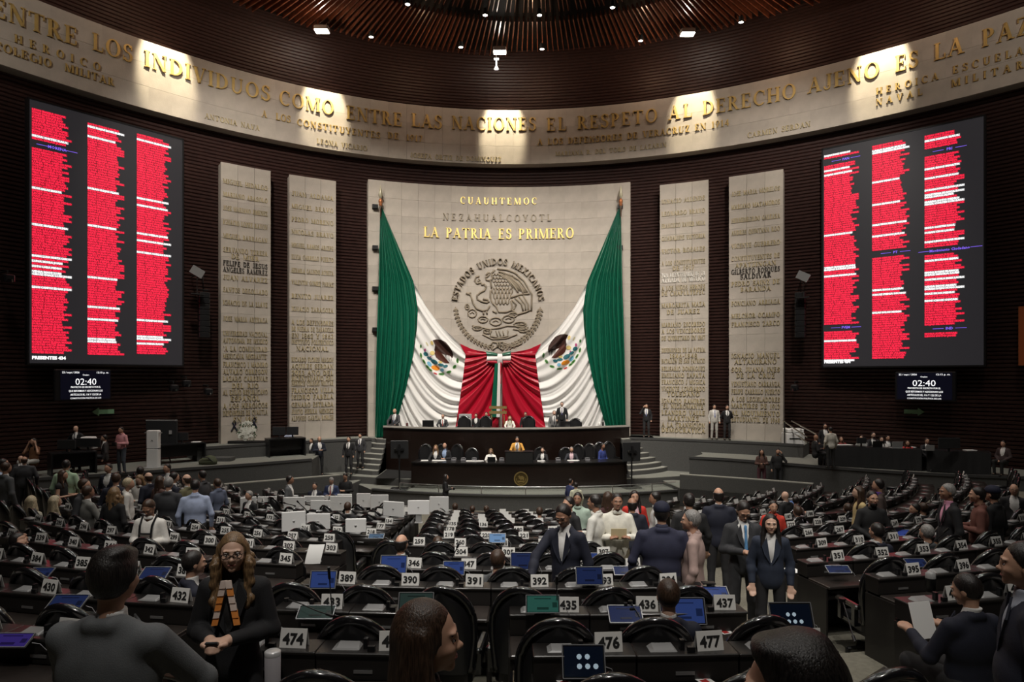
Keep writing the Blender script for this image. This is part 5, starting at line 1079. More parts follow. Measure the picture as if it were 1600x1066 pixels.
tag(m.obj('foliage', mat('dark_green_foliage', (.03, .09, .03), .7), t), kind='stuff'); MB().rbox((0, .05, .06), (1.6, .4, .12), .02).obj('plinth', M_BLACK, t)
for (x, y) in ((366, 666), (397, 661)):
    P, p = wall_at(x, y, -.03); X = Vector((cos(p), -sin(p), 0)); N = Vector((-sin(p), -cos(p), 0)); t = thing('mourning_ribbon', 'black loop ribbon on the outer left slab, '+('left' if x < 380 else 'right')+' one', 'ribbon'); m = MB()
    m.tube([P+X*a+ZP*b for a, b in ((-.12, -.22), (.0, .02), (.07, .14), (.0, .24), (-.07, .14), (.0, .02), (.12, -.22))], .028, 6); m.obj('ribbon', mat('navy_ribbon', (.01, .012, .03), .5), t)
P = on_stage(325, 726, 3.3); t = thing('rucksack', 'olive green rucksack slumped on the left side stage', 'bag', P); m = MB(); m.lathe([(.0, 0), (.34, .02), (.36, .14), (.26, .26), (.1, .33), (0, .34)], n=12); m.v = [(a, b*.6, c*(1+.15*sin(a*9))) for a, b, c in m.v]; m.obj('bag_body', mat('olive_canvas', (.07, .08, .045), .85, bump=.3, bscale=20), t, True); m = MB(); m.tube([(-.2, -.15, .25), (-.1, -.25, .3), (.1, -.22, .28), (.25, -.15, .12)], .02, 6); m.obj('strap', M_CLOTH, t)
MB().rbox((ray(348, 717, 27).x, 26.6, CZ-3.22), (1.15, .5, .15), .02).obj('stage_step', M_CARPETW, None, kind='structure')
for (x, y, d, lab, h0, sc) in ((1239, 693, 28.3, 'white office printer at the right end of the upper stage', 2.85, 1.5), (139, 690, 23.6, 'white printer behind the bald man on the left', 2.5, .9)):
    P = ray(x, y, d); t = thing('printer', lab, 'printer', (P.x, P.y, CZ-h0)); MB().rbox((0, 0, .18*sc), (.5*sc, .4*sc, .34*sc), .03).obj('body', M_MON, t); MB().rbox((0, -.02, .42*sc), (.46*sc, .36*sc, .1*sc), .03).obj('scanner_lid', M_PAPER, t); MB().box((0, -.2*sc, .2*sc), (.36*sc, .03, .05)).obj('paper_slot', M_DARK, t)
for (x, y, lab) in ((1452, 728+6, 'pale grey carton under the right tables'), (1501, 734, 'black wheeled case at the foot of the far right table')):
    P = on_stage(x, y, 3.3); t = thing('storage_box', lab, 'box', P); c_ = 'pale' in lab; MB().rbox((0, 0, .2), (.4, .3, .36), .02).obj('body', M_GREYP if c_ else M_BLACK, t); MB().box((0, 0, .395), (.42, .32, .03)).obj('lid', M_MON if c_ else M_DARK, t)
# hand rails to the right
t = thing('stair_handrail', 'pair of steel handrails sloping down right of the slabs', 'handrail')
for (a, b, c, d) in ((1224, 658, 1262, 684), (1237, 658, 1276, 679), (1228, 668, 1262, 692)): MB().tube([ray(a, b, 28.8), ray(c, d, 26.6)], .03, 6).obj('rail', M_CHROME, t)
for (a, b) in ((1226, 660), (1244, 672)): p = ray(a, b, 28.2); MB().tube([(p.x, p.y, CZ-2.9), tuple(p)], .03, 6).obj('post', M_DARK, t)
# wall equipment: line-array loudspeakers, cameras, brackets
def line_array(x, y0, y1, label):
    P, p = wall_at(x, y1, -.1); zt = CZ+(HZ-y0)*P.y/FPX; rz = -p; t = thing('line_array_speaker', label, 'loudspeaker', tuple(P), rz); n = 8; H = (zt-P.z)/n
    for i in range(n): m = MB(); m.rbox((0, -.05, H*(i+.5)), (.42, .34, H*.94), .03); m.obj('speaker_box', M_BLACK, t)
    m = MB(); m.box((0, 0, zt-P.z+.1), (.4, .1, .04)); m.tube([(0, .0, zt-P.z), (0, .1, zt-P.z+.8), (0, .6, zt-P.z+.9)], .03, 6); m.obj('hanging_bracket', M_DARK, t)
line_array(318, 457, 528, 'black line-array loudspeaker left of the outer left slab'); line_array(1251, 457, 528, 'black line-array loudspeaker right of the outer right slab')
def wall_camera(x, y, label, sg=1):
    P, p = wall_at(x, y, -.25); t = thing('wall_camera', label, 'camera', tuple(P), -p); m = MB(); m.tube([(0, .9, .1), (0, .0, .1), (0, 0, -.1)], .03, 6); m.obj('wall_bracket', M_DARK, t); MB().rbox((0, -.05, -.15), (.3, .38, .24), .04).obj('camera_body', M_BLACK, t); MB().cyl((0, -.2, -.3), .09, .1, 10).obj('lens', M_RIM, t)
for x, y, l in ((291, 593, 'pale wall bracket camera left of the outer left slab'), (271, 600, 'black robotic camera under the left LED panel'), (325, 606, 'black camera beside the outer left slab'), (1242, 600, 'black robotic camera right of the outer right slab'), (12, 428, 'dark spotlight at the left edge of the wall')): wall_camera(x, y, l)
def wall_flood(x, y, label):
    P, p = wall_at(x, y, -.5); t = thing('angled_wall_light', label, 'light', tuple(P), -p); m = MB(); m.box((0, 0, 0), (.5, .12, .34), M=Matrix.Rotation(.5, 3, 'Y')); m.obj('lamp_head', mat('grey_lamp_head', (.16, .16, .16), .5), t); m = MB(); m.tube([(0, 1.0, -.1), (0, 0, -.1), (0, 0, -.9)], .025, 6); m.box((0, 0, -.9), (.5, .3, .04)); m.obj('bracket', M_DARK, t)
wall_flood(308, 425, 'grey angled light above the left loudspeaker'); wall_flood(1255, 432, 'grey angled light above the right loudspeaker')
t = thing('wooden_rack', 'small yellow-brown slatted rack behind the upper dais at centre', 'rack', tuple(ray(778, 648, 32.0)));
for zz in (.10, .34): MB().box((0, 0, zz), (.84, .06, .13)).obj('slat', mat('ochre_wood', (.22, .15, .05), .6), t)
for s in (-1, 1): MB().box((s*.3, .03, -.1), (.05, .05, .8)).obj('upright', mat('ochre_wood', (.22, .15, .05), .6), t)
oc = wall_at(1597, 560, -.1)[0]; t = thing('orange_wall_panel', 'orange panel cut off by the right edge of the frame', 'panel', tuple(oc)); MB().box((.25, 0, .8), (.6, .1, 2.1), -.85).obj('panel', mat('orange_paint', (.30, .07, .015), .5), t)
# ------------------------------------------------------------------ people
def axis_lines(lo, hi, v, fine, ax):
    pts = [lo]; 
    while pts[-1] < hi:
        p = pts[-1]; step = v
        for (c, h, vf) in fine:
            if c[ax]-h < p < c[ax]+h: step = min(step, vf)
            elif p <= c[ax]-h < p+step: step = max(vf, min(step, c[ax]-h-p+1e-4))
        pts.append(p+step)
    return np.array(pts)
def surfnet(prims, v, k=.03, cuts=(), fine=()):
    """smooth union of tapered capsules and ellipsoids, meshed with surface nets on a rectilinear grid"""
    lo = np.array([1e9]*3); hi = -lo
    for p in prims:
        if p[0] == 'c': a, b, ra, rb = p[1:]; m = max(ra, rb); L = np.minimum(a, b)-m; H_ = np.maximum(a, b)+m
        else: c, r = p[1], p[2]; m = max(r); L = np.array(c)-m; H_ = np.array(c)+m
        lo = np.minimum(lo, L); hi = np.maximum(hi, H_)
    lo -= 2*v; hi += 2*v
    xs, ys, zs = [axis_lines(lo[i], hi[i], v, fine, i) for i in range(3)]; nx, ny, nz = len(xs), len(ys), len(zs)
    F = np.full((nx, ny, nz), .25, np.float32)
    for p in prims:
        if p[0] == 'c': a, b, ra, rb = p[1:]; a = np.array(a, float); b = np.array(b, float); m = max(ra, rb)+k+v*1.5; L = np.minimum(a, b)-m; H_ = np.maximum(a, b)+m
        else: c, r = np.array(p[1], float), np.array(p[2], float); m = max(r)+k+v*1.5; L = c-m; H_ = c+m
        i0, i1 = np.searchsorted(xs, L[0]), np.searchsorted(xs, H_[0]); j0, j1 = np.searchsorted(ys, L[1]), np.searchsorted(ys, H_[1]); k0, k1 = np.searchsorted(zs, L[2]), np.searchsorted(zs, H_[2])
        if i1 <= i0 or j1 <= j0 or k1 <= k0: continue
        X, Y, Z = xs[i0:i1, None, None], ys[None, j0:j1, None], zs[None, None, k0:k1]
        if p[0] == 'c':
            d = b-a; L2 = max(1e-9, float(d@d)); t = np.clip(((X-a[0])*d[0]+(Y-a[1])*d[1]+(Z-a[2])*d[2])/L2, 0, 1)
            D = np.sqrt((X-a[0]-t*d[0])**2+(Y-a[1]-t*d[1])**2+(Z-a[2]-t*d[2])**2)-(ra+(rb-ra)*t)
        else:
            q = [X-c[0], Y-c[1], Z-c[2]]
            if len(p) > 3 and p[3] is not None: R_ = p[3]; q = [q[0]*R_[0][i]+q[1]*R_[1][i]+q[2]*R_[2][i] for i in range(3)]
            kk = np.sqrt((q[0]/r[0])**2+(q[1]/r[1])**2+(q[2]/r[2])**2); D = (kk-1)*min(r)*1.05 if True else 0
        S = F[i0:i1, j0:j1, k0:k1]; kq = p[4] if (p[0] == 'e' and len(p) > 4) else k
        h = np.clip(.5+.5*(S-D)/kq, 0, 1); F[i0:i1, j0:j1, k0:k1] = S*(1-h)+D*h-kq*h*(1-h)
    if cuts:
        X, Y, Z = xs[:, None, None], ys[None, :, None], zs[None, None, :]
        for c in cuts: F = np.maximum(F, c(X, Y, Z))
    s = F < 0
    vc = np.zeros((nx-1, ny-1, nz-1, 3), np.float32); cn = np.zeros((nx-1, ny-1, nz-1), np.float32); C_ = (xs, ys, zs)
    for ax in range(3):
        for o1 in (0, 1):
            for o2 in (0, 1):
                def sl(off):
                    r = [None]*3; oth = [i for i in range(3) if i != ax]; r[ax] = slice(off, (nx, ny, nz)[ax]-1+off)
                    for o, i in zip((o1, o2), oth): r[i] = slice(o, (nx, ny, nz)[i]-1+o)
                    return tuple(r)
                A, B = F[sl(0)], F[sl(1)]; cr = (A < 0) != (B < 0); t = np.where(cr, A/(A-B+1e-12), 0)
                for i in range(3):
                    co = C_[i]; shp = [1, 1, 1]; shp[i] = -1
                    if i == ax: lo_ = co[:-1].reshape(shp); df = np.diff(co).reshape(shp); val = lo_+t*df
                    else:
                        o = (o1, o2)[[j for j in range(3) if j != ax].index(i)]; val = co[o:len(co)-1+o].reshape(shp)
                    vc[..., i] += np.where(cr, val, 0)
                cn += cr
    act = cn > 0; idx = np.full(cn.shape, -1, np.int64); idx[act] = np.arange(act.sum()); V = vc[act]/cn[act][:, None]; Q = []
    for ax in range(3):
        oth = [i for i in range(3) if i != ax]
        sA = [slice(1, -1)]*3; sA[ax] = slice(0, -1); sB = list(sA); sB[ax] = slice(1, None)
        a, b = s[tuple(sA)], s[tuple(sB)]; ii = np.argwhere(a != b)
        if len(ii) == 0: continue
        flip = a[tuple(ii.T)]; base = ii.copy(); base[:, oth[0]] += 1; base[:, oth[1]] += 1
        def g(d1, d2): q = base.copy(); q[:, oth[0]] += d1; q[:, oth[1]] += d2; return idx[q[:, 0], q[:, 1], q[:, 2]]
        q4 = np.stack([g(-1, -1), g(0, -1), g(0, 0), g(-1, 0)], 1)
        if ax == 1: flip = ~flip
        q4[~flip] = q4[~flip][:, ::-1]; Q.append(q4)
    return V, (np.concatenate(Q) if Q else np.zeros((0, 4), int))
def mk(name, VQ, m, parent):
    V, Q = VQ
    if len(Q) == 0: return None
    me = bpy.data.meshes.new(name); me.vertices.add(len(V)); me.vertices.foreach_set('co', V.astype(np.float32).ravel())
    me.loops.add(len(Q)*4); me.loops.foreach_set('vertex_index', Q.ravel().astype(np.int32)); me.polygons.add(len(Q)); me.polygons.foreach_set('loop_start', np.arange(0, len(Q)*4, 4, dtype=np.int32))
    me.polygons.foreach_set('use_smooth', [True]*len(Q)); me.materials.append(m); me.update(calc_edges=True); me.validate()
    return link(name, me, parent)
ARM = {'down': ((.25,-.03,1.12), (.24,.06,.88)), 'phone': ((.25,.0,1.12), (.06,.26,1.15)), 'desk': ((.27,.16,1.16), (.17,.38,1.02)), 'hips': ((.36,-.08,1.15), (.21,.08,.96)), 'ear': ((.30,.12,1.22), (.13,.07,1.56)),
       'fold': ((.26,.06,1.12), (-.02,.24,1.17)), 'back': ((.27,-.10,1.13), (.05,-.19,1.0)), 'reach': ((.27,.2,1.2), (.22,.44,1.02)), 'pocket': ((.29,-.1,1.14), (.2,.08,.93)), 'read': ((.24,.10,1.14), (.16,.36,1.22)), 'lap': ((.26,.02,1.14), (.08,.22,1.0))}
FAB = {}
def fabric(c, r=.8):
    k = tuple(round(x, 3) for x in c)
    if k not in FAB: FAB[k] = mat('fabric_%d' % len(FAB), c, r, noise=.12, nscale=14, bump=.15, bscale=200)
    return FAB[k]
SK = {'l': mat('skin_light', (.66, .42, .31), .5, noise=.06, nscale=9), 'm': mat('skin_medium', (.52, .30, .205), .5, noise=.06, nscale=9), 'd': mat('skin_tan', (.34, .18, .115), .5, noise=.06, nscale=9)}
def hairmat(name, c):
    m = mat(name, c, .38, spec=.5); nt = m.node_tree; b = nt.nodes['Principled BSDF']; tc = nt.nodes.new('ShaderNodeTexCoord'); mp = nt.nodes.new('ShaderNodeMapping'); mp.inputs['Scale'].default_value = (1, 1, .09)
    n = nt.nodes.new('ShaderNodeTexNoise'); n.inputs['Scale'].default_value = 190; n.inputs['Detail'].default_value = 3; n.inputs['Distortion'].default_value = .3; nt.links.new(tc.outputs['Object'], mp.inputs[0]); nt.links.new(mp.outputs[0], n.inputs['Vector'])
    r = nt.nodes.new('ShaderNodeValToRGB'); r.color_ramp.elements[0].position = .35; r.color_ramp.elements[1].position = .68; r.color_ramp.elements[0].color = (*[q*.45 for q in c], 1); r.color_ramp.elements[1].color = (*[min(1, q*1.7+.006) for q in c], 1)
    bp = nt.nodes.new('ShaderNodeBump'); bp.inputs['Strength'].default_value = .45; bp.inputs['Distance'].default_value = .006
    nt.links.new(n.outputs['Fac'], r.inputs[0]); nt.links.new(r.outputs[0], b.inputs['Base Color']); nt.links.new(n.outputs['Fac'], bp.inputs['Height']); nt.links.new(bp.outputs[0], b.inputs['Normal']); return m
HR = {'k': hairmat('hair_black', (.013, .010, .009)), 'b': hairmat('hair_dark_brown', (.045, .024, .014)), 'g': hairmat('hair_grey', (.22, .21, .20)), 'y': hairmat('hair_honey', (.19, .115, .055)), 'w': hairmat('hair_pale_blonde', (.5, .42, .28))}
NP = [0]
def person(label, x, yt, Z, fl=None, hd=0, pose='stand', arms='down', top=('suit', (.02, .022, .03)), bot=(.02, .02, .022), hair='ks', skin='m', wid=1.0, yaw=0, pitch=0, lean=0, fem=False, tie=None, shirt=(.75, .74, .72), extra=(), name='person', sc=None):
    if fl is None and Z > 5.0:      # stand or sit in the gap between two rows of desks
        for _ in range(4):
            X0_ = (x-800)/FPX*Z; zp = 28.0-math.hypot(X0_-SC[0], Z-SC[1])
            if zp > 20.3 or (2.3 < X0_ < 4.1 and Z < 14): break
            Z += (4.65+PITCH*round((zp+.82-4.65)/PITCH)-.82)-zp
    X0_ = (x-800)/FPX*Z; drop = fl if fl is not None else floor_drop(X0_, Z); Ht = drop-(yt-HZ)/FPX*Z; sit = pose == 'sit'
    s = Ht/(1.29 if sit else 1.732)
    if s < .80 or s > 1.13: print('PERSON', label[:40], 'scale', round(s, 2), 'at', x, Z, 'drop', round(drop, 2))
    s = max(.80, min(1.13, s)); sz = s; s = max(.88, min(1.06, s))
    t = thing(name, label, 'person', (X0_, Z, CZ-drop), math.radians(hd)); t.scale = (1, 1, 1); NP[0] += 1
    ppm = FPX/Z; v = min(.026, max(.009, 1.5/ppm)); near = ppm > 85
    L = lambda p: np.array(p, float)
    dz = -.45 if sit else 0.0
    ca, sa = cos(math.radians(lean)), sin(math.radians(lean)); pel = L((0, 0, .95+dz))
    def U(p):       # upper body point with forward lean
        q = L(p)+L((0, 0, dz))-pel; return (pel+L((q[0], q[1]*ca+q[2]*sa, -q[1]*sa+q[2]*ca)))*L((s, s, sz))
    def Lw(p): return L(p)*L((s, s, sz))
    hc = U((0, .025, 1.612)); pr, yw = math.radians(pitch), math.radians(yaw)
    Rh = Matrix.Rotation(yw, 3, 'Z') @ Matrix.Rotation(-pr-math.radians(lean)*.4, 3, 'X'); RhA = [[Rh[i][j] for j in range(3)] for i in range(3)]
    def Hd(p): q = Rh @ Vector(p); return hc+L(q)*s
    hs = s
    Hi = np.array(Rh.transposed())
    def loc(X, Y, Z_):
        q = [X-hc[0], Y-hc[1], Z_-hc[2]]; return [(q[0]*Hi[i][0]+q[1]*Hi[i][1]+q[2]*Hi[i][2])/s for i in range(3)]
    def E(c, r, k=None): return ('e', Hd(c), tuple(q*hs for q in r), RhA) if k is None else ('e', Hd(c), tuple(q*hs for q in r), RhA, k)
    def Cc(a, b, ra, rb): return ('c', a, b, ra*s, rb*s)
    aL, aR = (arms, arms) if isinstance(arms, str) else arms; w_ = wid*(.92 if fem else 1.0)
    armp = []
    for sg, nm_ in ((-1, aL), (1, aR)):
        e, wv = ARM[nm_]; armp.append((U((sg*.172*w_, -.01, 1.385)), U((sg*e[0]*w_, e[1], e[2])), U((sg*wv[0]*w_, wv[1], wv[2])), sg))
    jw = .9 if fem else 1.0
    body = [E((0, -.004, .014), (.073, .092, .100)), E((0, .026, -.045), (.053*jw, .060, .058)), E((0, .030, -.02), (.060, .058, .07)), Cc(U((0, -.005, 1.43)), Hd((0, -.022, -.055)), .050*jw, .046*jw), Cc(U((-.1, -.02, 1.37)), U((.1, -.02, 1.37)), .045, .045), Cc(U((0, -.01, 1.3)), U((0, 0, 1.0)), .095, .095),
            E((0, .090, -.004), (.009, .010, .022), .010), E((0, .100, -.026), (.0135, .015, .012), .010), E((-.012, .094, -.030), (.008, .009, .008), .006), E((.012, .094, -.030), (.008, .009, .008), .006), E((-.075, -.010, -.008), (.009, .020, .031), .008), E((.075, -.010, -.008), (.009, .020, .031), .008)]
    if near: body += [E((0, .080, -.060), (.022, .012, .010), .012), E((0, .072, -.090), (.020, .016, .016), .02), E((-.030, .080, .026), (.022, .012, .007), .012), E((.030, .080, .026), (.022, .012, .007), .012), E((-.040, .064, -.026), (.018, .018, .016), .02), E((.040, .064, -.026), (.018, .018, .016), .02)]
    fine = []
    if near: fine = [(hc, .15, max(.0045, v*.45))]
    hands = []
    for (S_, El, W_, sg) in armp:
        body += [Cc(S_, El, .045, .038), Cc(El, W_, .036, .026)]; d = (W_-El); d = d/np.linalg.norm(d); side = np.cross(d, L((0, 0, 1))) if abs(d[2]) < .9 else L((1, 0, 0)); side = side/np.linalg.norm(side)*sg; cur = L((0, 0, -1)) if abs(d[2]) < .8 else L((0, .8, 0)); pm = W_+d*.05*s
        body += [Cc(W_, W_+d*.07*s+side*.015*s, .026, .024), Cc(W_, W_+d*.07*s-side*.015*s, .026, .022)]
        for f_ in range(4):
            o = side*(.030-.020*f_)*s; a = W_+d*.085*s+o; ln = (.036, .042, .040, .030)[f_]*s; b = a+d*ln+cur*.012*s; c_ = b+d*ln*.55+cur*ln*.6
            hands += [('c', a-d*.02*s, b, .0092*s, .0085*s), ('c', b, c_, .0085*s, .0072*s)]
        th = W_+d*.03*s+side*.032*s; th2 = th+d*.035*s+side*.022*s; hands += [('c', th-side*.012*s, th2, .012*s, .0105*s), ('c', th2, th2+d*.03*s, .0105*s, .0085*s)]
        if ppm > 140: fine.append((W_+d*.08*s, .10, .0055))
    if ppm > 60: body += hands
    if sit: hip, kn, an = (.10, .0, .52), (.13, .42, .53), (.12, .40, .09)
    else: hip, kn, an = (.095, 0, .93), (.11, .02, .50), (.12, -.02, .09)
    legs = []
    for sg in (-1, 1):
        h_, k_, a_ = [Lw((sg*p[0], p[1], p[2])) for p in (hip, kn, an)]; legs.append((h_, k_, a_)); body += [Cc(h_, k_, .07, .05), Cc(k_, a_, .048, .036), Cc(a_, a_+L((0, .09, -.035))*s, .035, .03)]
    def sock(X, Y, Z_):
        x_, y_, z_ = loc(X, Y, Z_); return (.0165-np.sqrt((np.abs(x_)-.031)**2+((y_-.096)*.9)**2+((z_-.002)*1.25)**2))*s*.8
    mk('body', surfnet(body, v, .022, fine=fine, cuts=[sock] if near else ()), SK[skin], t)
    kind, tc = top; tm = fabric(tc); fw = w_*(1.0 if not fem else .92)
    g = .006 if kind == 'suit' else 0
    T = [Cc(U((-.04, -.060, 1.452)), U((.04, -.060, 1.452)), .034, .034), Cc(U((-.13*w_, -.01, 1.362)), U((.13*w_, -.01, 1.362)), .060+g, .060+g), Cc(U((-.045, -.022, 1.445)), U((-.16*w_, -.012, 1.375)), .044, .050), Cc(U((.045, -.022, 1.445)), U((.16*w_, -.012, 1.375)), .044, .050), ('e', U((0, -.005, 1.25)), (.192*fw*s, .116*s*(1.1 if wid > 1.05 else 1), .22*s)), ('e', U((0, .012*wid, 1.05)), (.168*w_*s, .116*wid*s, .2*s))]
    hem = .82 if kind in ('suit', 'shirt_out') else .92
    if kind == 'dress': hem = .5
    T.append(('e', U((0, 0, .93)), ((.175 if kind == 'suit' else .168)*w_*s, .128*s, .16*s)))
    if kind == 'dress' and not sit: T.append(Cc(Lw((0, 0, .9)), Lw((0, 0, .55)), .16, .18))
    bare = kind == 'sleeveless'
    for (S_, El, W_, sg) in armp:
        if bare: T.append(Cc(S_, S_+(El-S_)*.15, .06, .055)); continue
        T += [Cc(S_, El, .058+g, .047+g), Cc(El, El+(W_-El)*(.93 if kind != 'tee' else .05), .047+g, .036+g)]
        if near: T += [Cc(El+(W_-El)*.35, El+(W_-El)*.38, .048+g, .047+g)]
    nb = U((0, -.005, 1.47)); nk = Hd((0, -.02, -.07)); fwd = U((0, .3, 1.3))-U((0, 0, 1.3)); fwd = fwd/np.linalg.norm(fwd); upv = U((0, 0, 1.5))-U((0, 0, 1.1)); upv = upv/np.linalg.norm(upv); o13 = U((0, 0, 1.15))
    def neckcut(X, Y, Z_):
        d = nk-nb; L2 = float(d@d); tt = np.clip(((X-nb[0])*d[0]+(Y-nb[1])*d[1]+(Z_-nb[2])*d[2])/L2, -.4, 2); return (.056*s)-np.sqrt((X-nb[0]-tt*d[0])**2+(Y-nb[1]-tt*d[1])**2+(Z_-nb[2]-tt*d[2])**2)
    def vcut(X, Y, Z_):
        f = X*0+(Y-o13[1])*fwd[1]+(Z_-o13[2])*fwd[2]; u = (Y-o13[1])*upv[1]+(Z_-o13[2])*upv[2]; return np.minimum(f-.02, (u*.27-np.abs(X))*.9)
    cuts = [neckcut] if v < .03 else []
    if kind == 'suit': cuts.append(vcut)
    if not sit: cuts.append(lambda X, Y, Z_: (hem-.0)*sz-Z_+X*0+Y*0 if lean == 0 else (hem-.03)*sz-Z_+X*0+Y*0)
    # keep hanging hands outside the hem cut by cutting only the torso
    if not sit:
        cuts[-1] = (lambda h: (lambda X, Y, Z_: np.minimum(h-Z_+Y*0+X*0, .21*w_*s-np.abs(X))))(hem*sz)
    mk({'suit': 'jacket', 'dress': 'dress', 'sleeveless': 'top'}.get(kind, 'shirt'), surfnet(T, v, .028, cuts=cuts), tm, t)
    if kind == 'suit':
        sh = [('e', U((0, .002, 1.26)), (.165*fw*s, .112*s, .2*s)), Cc(U((0, .006, 1.42)), Hd((0, -.018, -.115)), .060, .056), ('e', U((0, .012, 1.08)), (.14*w_*s, .112*wid*s, .14*s))]
        mk('shirt', surfnet(sh, v, .02, cuts=[(lambda hh: (lambda X, Y, Z_: hh-Z_+X*0+Y*0))(U((0, 0, 1.12))[2]), (lambda hh: (lambda X, Y, Z_: Z_-hh+X*0+Y*0))(Hd((0, 0, -.116))[2])]), fabric(shirt), t)
        if tie: mk('tie', surfnet([Cc(U((0, .098, 1.43)), U((0, .108, 1.38)), .020, .016), Cc(U((0, .108, 1.38)), U((0, .128, 1.12)), .014, .026)], min(v, .014), .01), fabric(tie, .5), t)
        if near:
            for sg in (-1, 1): lp = MB(); a, b, c_, d_ = U((sg*.052, .070, 1.455)), U((sg*.112, .098, 1.35)), U((sg*.080, .116, 1.25)), U((sg*.010, .124, 1.14)); lp.add([a, b, c_, d_, a+fwd*.012, b+fwd*.012, c_+fwd*.012, d_+fwd*.012], [(0,1,2,3),(7,6,5,4),(0,4,5,1),(1,5,6,2),(2,6,7,3),(3,7,4,0)]); lp.obj('lapel', tm, t)
    elif kind in ('shirt', 'shirt_out') and ppm > 45:
        mk('collar', surfnet([Cc(U((-.03, .03, 1.465)), U((.03, .03, 1.465)), .040, .040), Cc(U((-.03, -.04, 1.48)), U((.03, -.04, 1.48)), .038, .038)], min(v, .016), .02, cuts=[neckcut]), tm, t)
    Bt = [('e', Lw((0, 0, .95+dz)), (.158*w_*s, .115*s, .13*s))]
    for (h_, k_, a_) in legs: Bt += [Cc(h_, k_, .088*w_, .066), Cc(k_, a_, .062, .052)]
    if kind == 'dress' and not sit: Bt = []
    if Bt: mk('trousers', surfnet(Bt, max(v, .014), .03, cuts=[(lambda X, Y, Z_: .055-Z_+X*0+Y*0)]), fabric(bot), t)
    mk('shoes', surfnet([Cc(a_+L((0, -.02, -.03)), L((a_[0], a_[1]+.16*s, .045)), .045, .04) for (_, _, a_) in legs], max(v, .016), .01, cuts=[(lambda X, Y, Z_: .004-Z_+X*0+Y*0)]), mat('shoe_black', (.01, .01, .01), .3), t)
    # hair
    hk, hl = hair[0], hair[1]
    hv = min(v, .012) if near else v*.8
    if hl != 'n' and hk in HR:
        hp_ = [E((0, -.016, .022), (.084, .099, .106))]
        def facecut(X, Y, Z_):
            x_, y_, z_ = loc(X, Y, Z_); return (y_-(.036+.75*np.maximum(z_-.035, -.2)))*s*.8
        hc_ = [facecut]
        if hl == 's': hc_.append(lambda X, Y, Z_: (-.082-loc(X, Y, Z_)[2]+.25*(np.abs(loc(X, Y, Z_)[0])-.05))*s)
        if hl == 'f': hp_ += [E((0, -.03, -.03), (.078, .075, .07))]; hc_.append(lambda X, Y, Z_: (-.08-loc(X, Y, Z_)[2])*s); hc_.append(lambda X, Y, Z_: (loc(X, Y, Z_)[2]-.045)*s)
        if hl == 'q': hp_ += [E((0, -.012, .035), (.086, .100, .102)), E((.02, .045, .09), (.045, .045, .032)), E((-.025, .035, .098), (.045, .045, .03)), E((.03, -.02, .115), (.04, .05, .025))]; hc_.append(lambda X, Y, Z_: (-.075-loc(X, Y, Z_)[2])*s)
        if hl in 'lw':
            dn = -.27 if hl == 'l' else -.30
            hp_ += [Cc(Hd((-.045, -.05, .02)), Hd((-.075, -.065, dn)), .048, .040), Cc(Hd((.045, -.05, .02)), Hd((.075, -.065, dn)), .048, .040), Cc(Hd((0, -.06, 0)), Hd((0, -.085, dn-.03)), .055, .055), Cc(Hd((-.076, -.012, .03)), Hd((-.090, -.002, -.13)), .022, .030), Cc(Hd((.076, -.012, .03)), Hd((.090, -.002, -.13)), .022, .030),
                    Cc(Hd((-.090, -.002, -.13)), Hd((-.098, .045, dn)), .030, .026), Cc(Hd((.090, -.002, -.13)), Hd((.098, .045, dn)), .030, .026)]
            if hl == 'w':
                for sg in (-1, 1):
                    for q_ in range(9):
                        a_ = q_/8; z_ = -.05-.26*a_; hp_.append(E((sg*(.098+.016*sin(q_*2.1)), .012+.05*a_+.012*cos(q_*1.7), z_), (.024, .026, .030), .012)); hp_.append(E((sg*(.075+.02*cos(q_*2.5)), -.06-.02*sin(q_), z_), (.034, .030, .036), .014))
                    for st_ in range(3):
                        x_0, y_0 = sg*(.085+.014*st_), (.035, .055, .0)[st_]; pts_ = [Hd((x_0+sg*.014*sin(3.2*k2/5+st_*1.3), y_0+.01*cos(2.9*k2/5*2), -.06-.058*k2)) for k2 in range(6)]
                        for k2 in range(5): hp_.append(Cc(pts_[k2], pts_[k2+1], .012, .011))
            def fc2(X, Y, Z_):
                x_, y_, z_ = loc(X, Y, Z_); return np.minimum((y_-(.036+.75*np.maximum(z_-.035, -.02))), (.064-np.abs(x_)))*s*.8
            hc_ = [fc2]
        mk('hair', surfnet(hp_, hv, .02, cuts=hc_), HR[hk], t)
    if hk == 'c':   # cap
        mk('cap', surfnet([E((0, -.01, .055), (.092, .108, .085)), E((0, .09, .045), (.065, .07, .012))], hv, .012, cuts=[lambda X, Y, Z_: (.025-loc(X, Y, Z_)[2])*s]), fabric((.008, .010, .03)), t)
        mk('hair', surfnet([E((0, -.016, .01), (.082, .097, .10))], hv, .02, cuts=[lambda X, Y, Z_: (loc(X, Y, Z_)[1]+.0)*s, lambda X, Y, Z_: (-.07-loc(X, Y, Z_)[2])*s]), HR['k'], t)
    if ppm > 40:
        for nm_, r_, mm, y_ in (('eye', (.0120, .008, .0052), mat('eye_white', (.6, .58, .55), .3), .079), ('iris', (.0052, .006, .0052), mat('iris_dark', (.015, .008, .005), .2), .084)):
            m = MB()
            for sg in (-1, 1):
                c_ = (sg*.031, y_, .0); ms = []
                for i in range(7):
                    for j in range(9): a_, b_ = PI*i/6, 2*PI*j/8; q = Vector((c_[0]+r_[0]*sin(a_)*cos(b_), c_[1]+r_[1]*sin(a_)*sin(b_), c_[2]+r_[2]*cos(a_))); ms.append(tuple(Hd(q)))
                m.grid(ms, 7, 9)
            if near: m.obj(nm_, mm, t, True)
        m = MB()
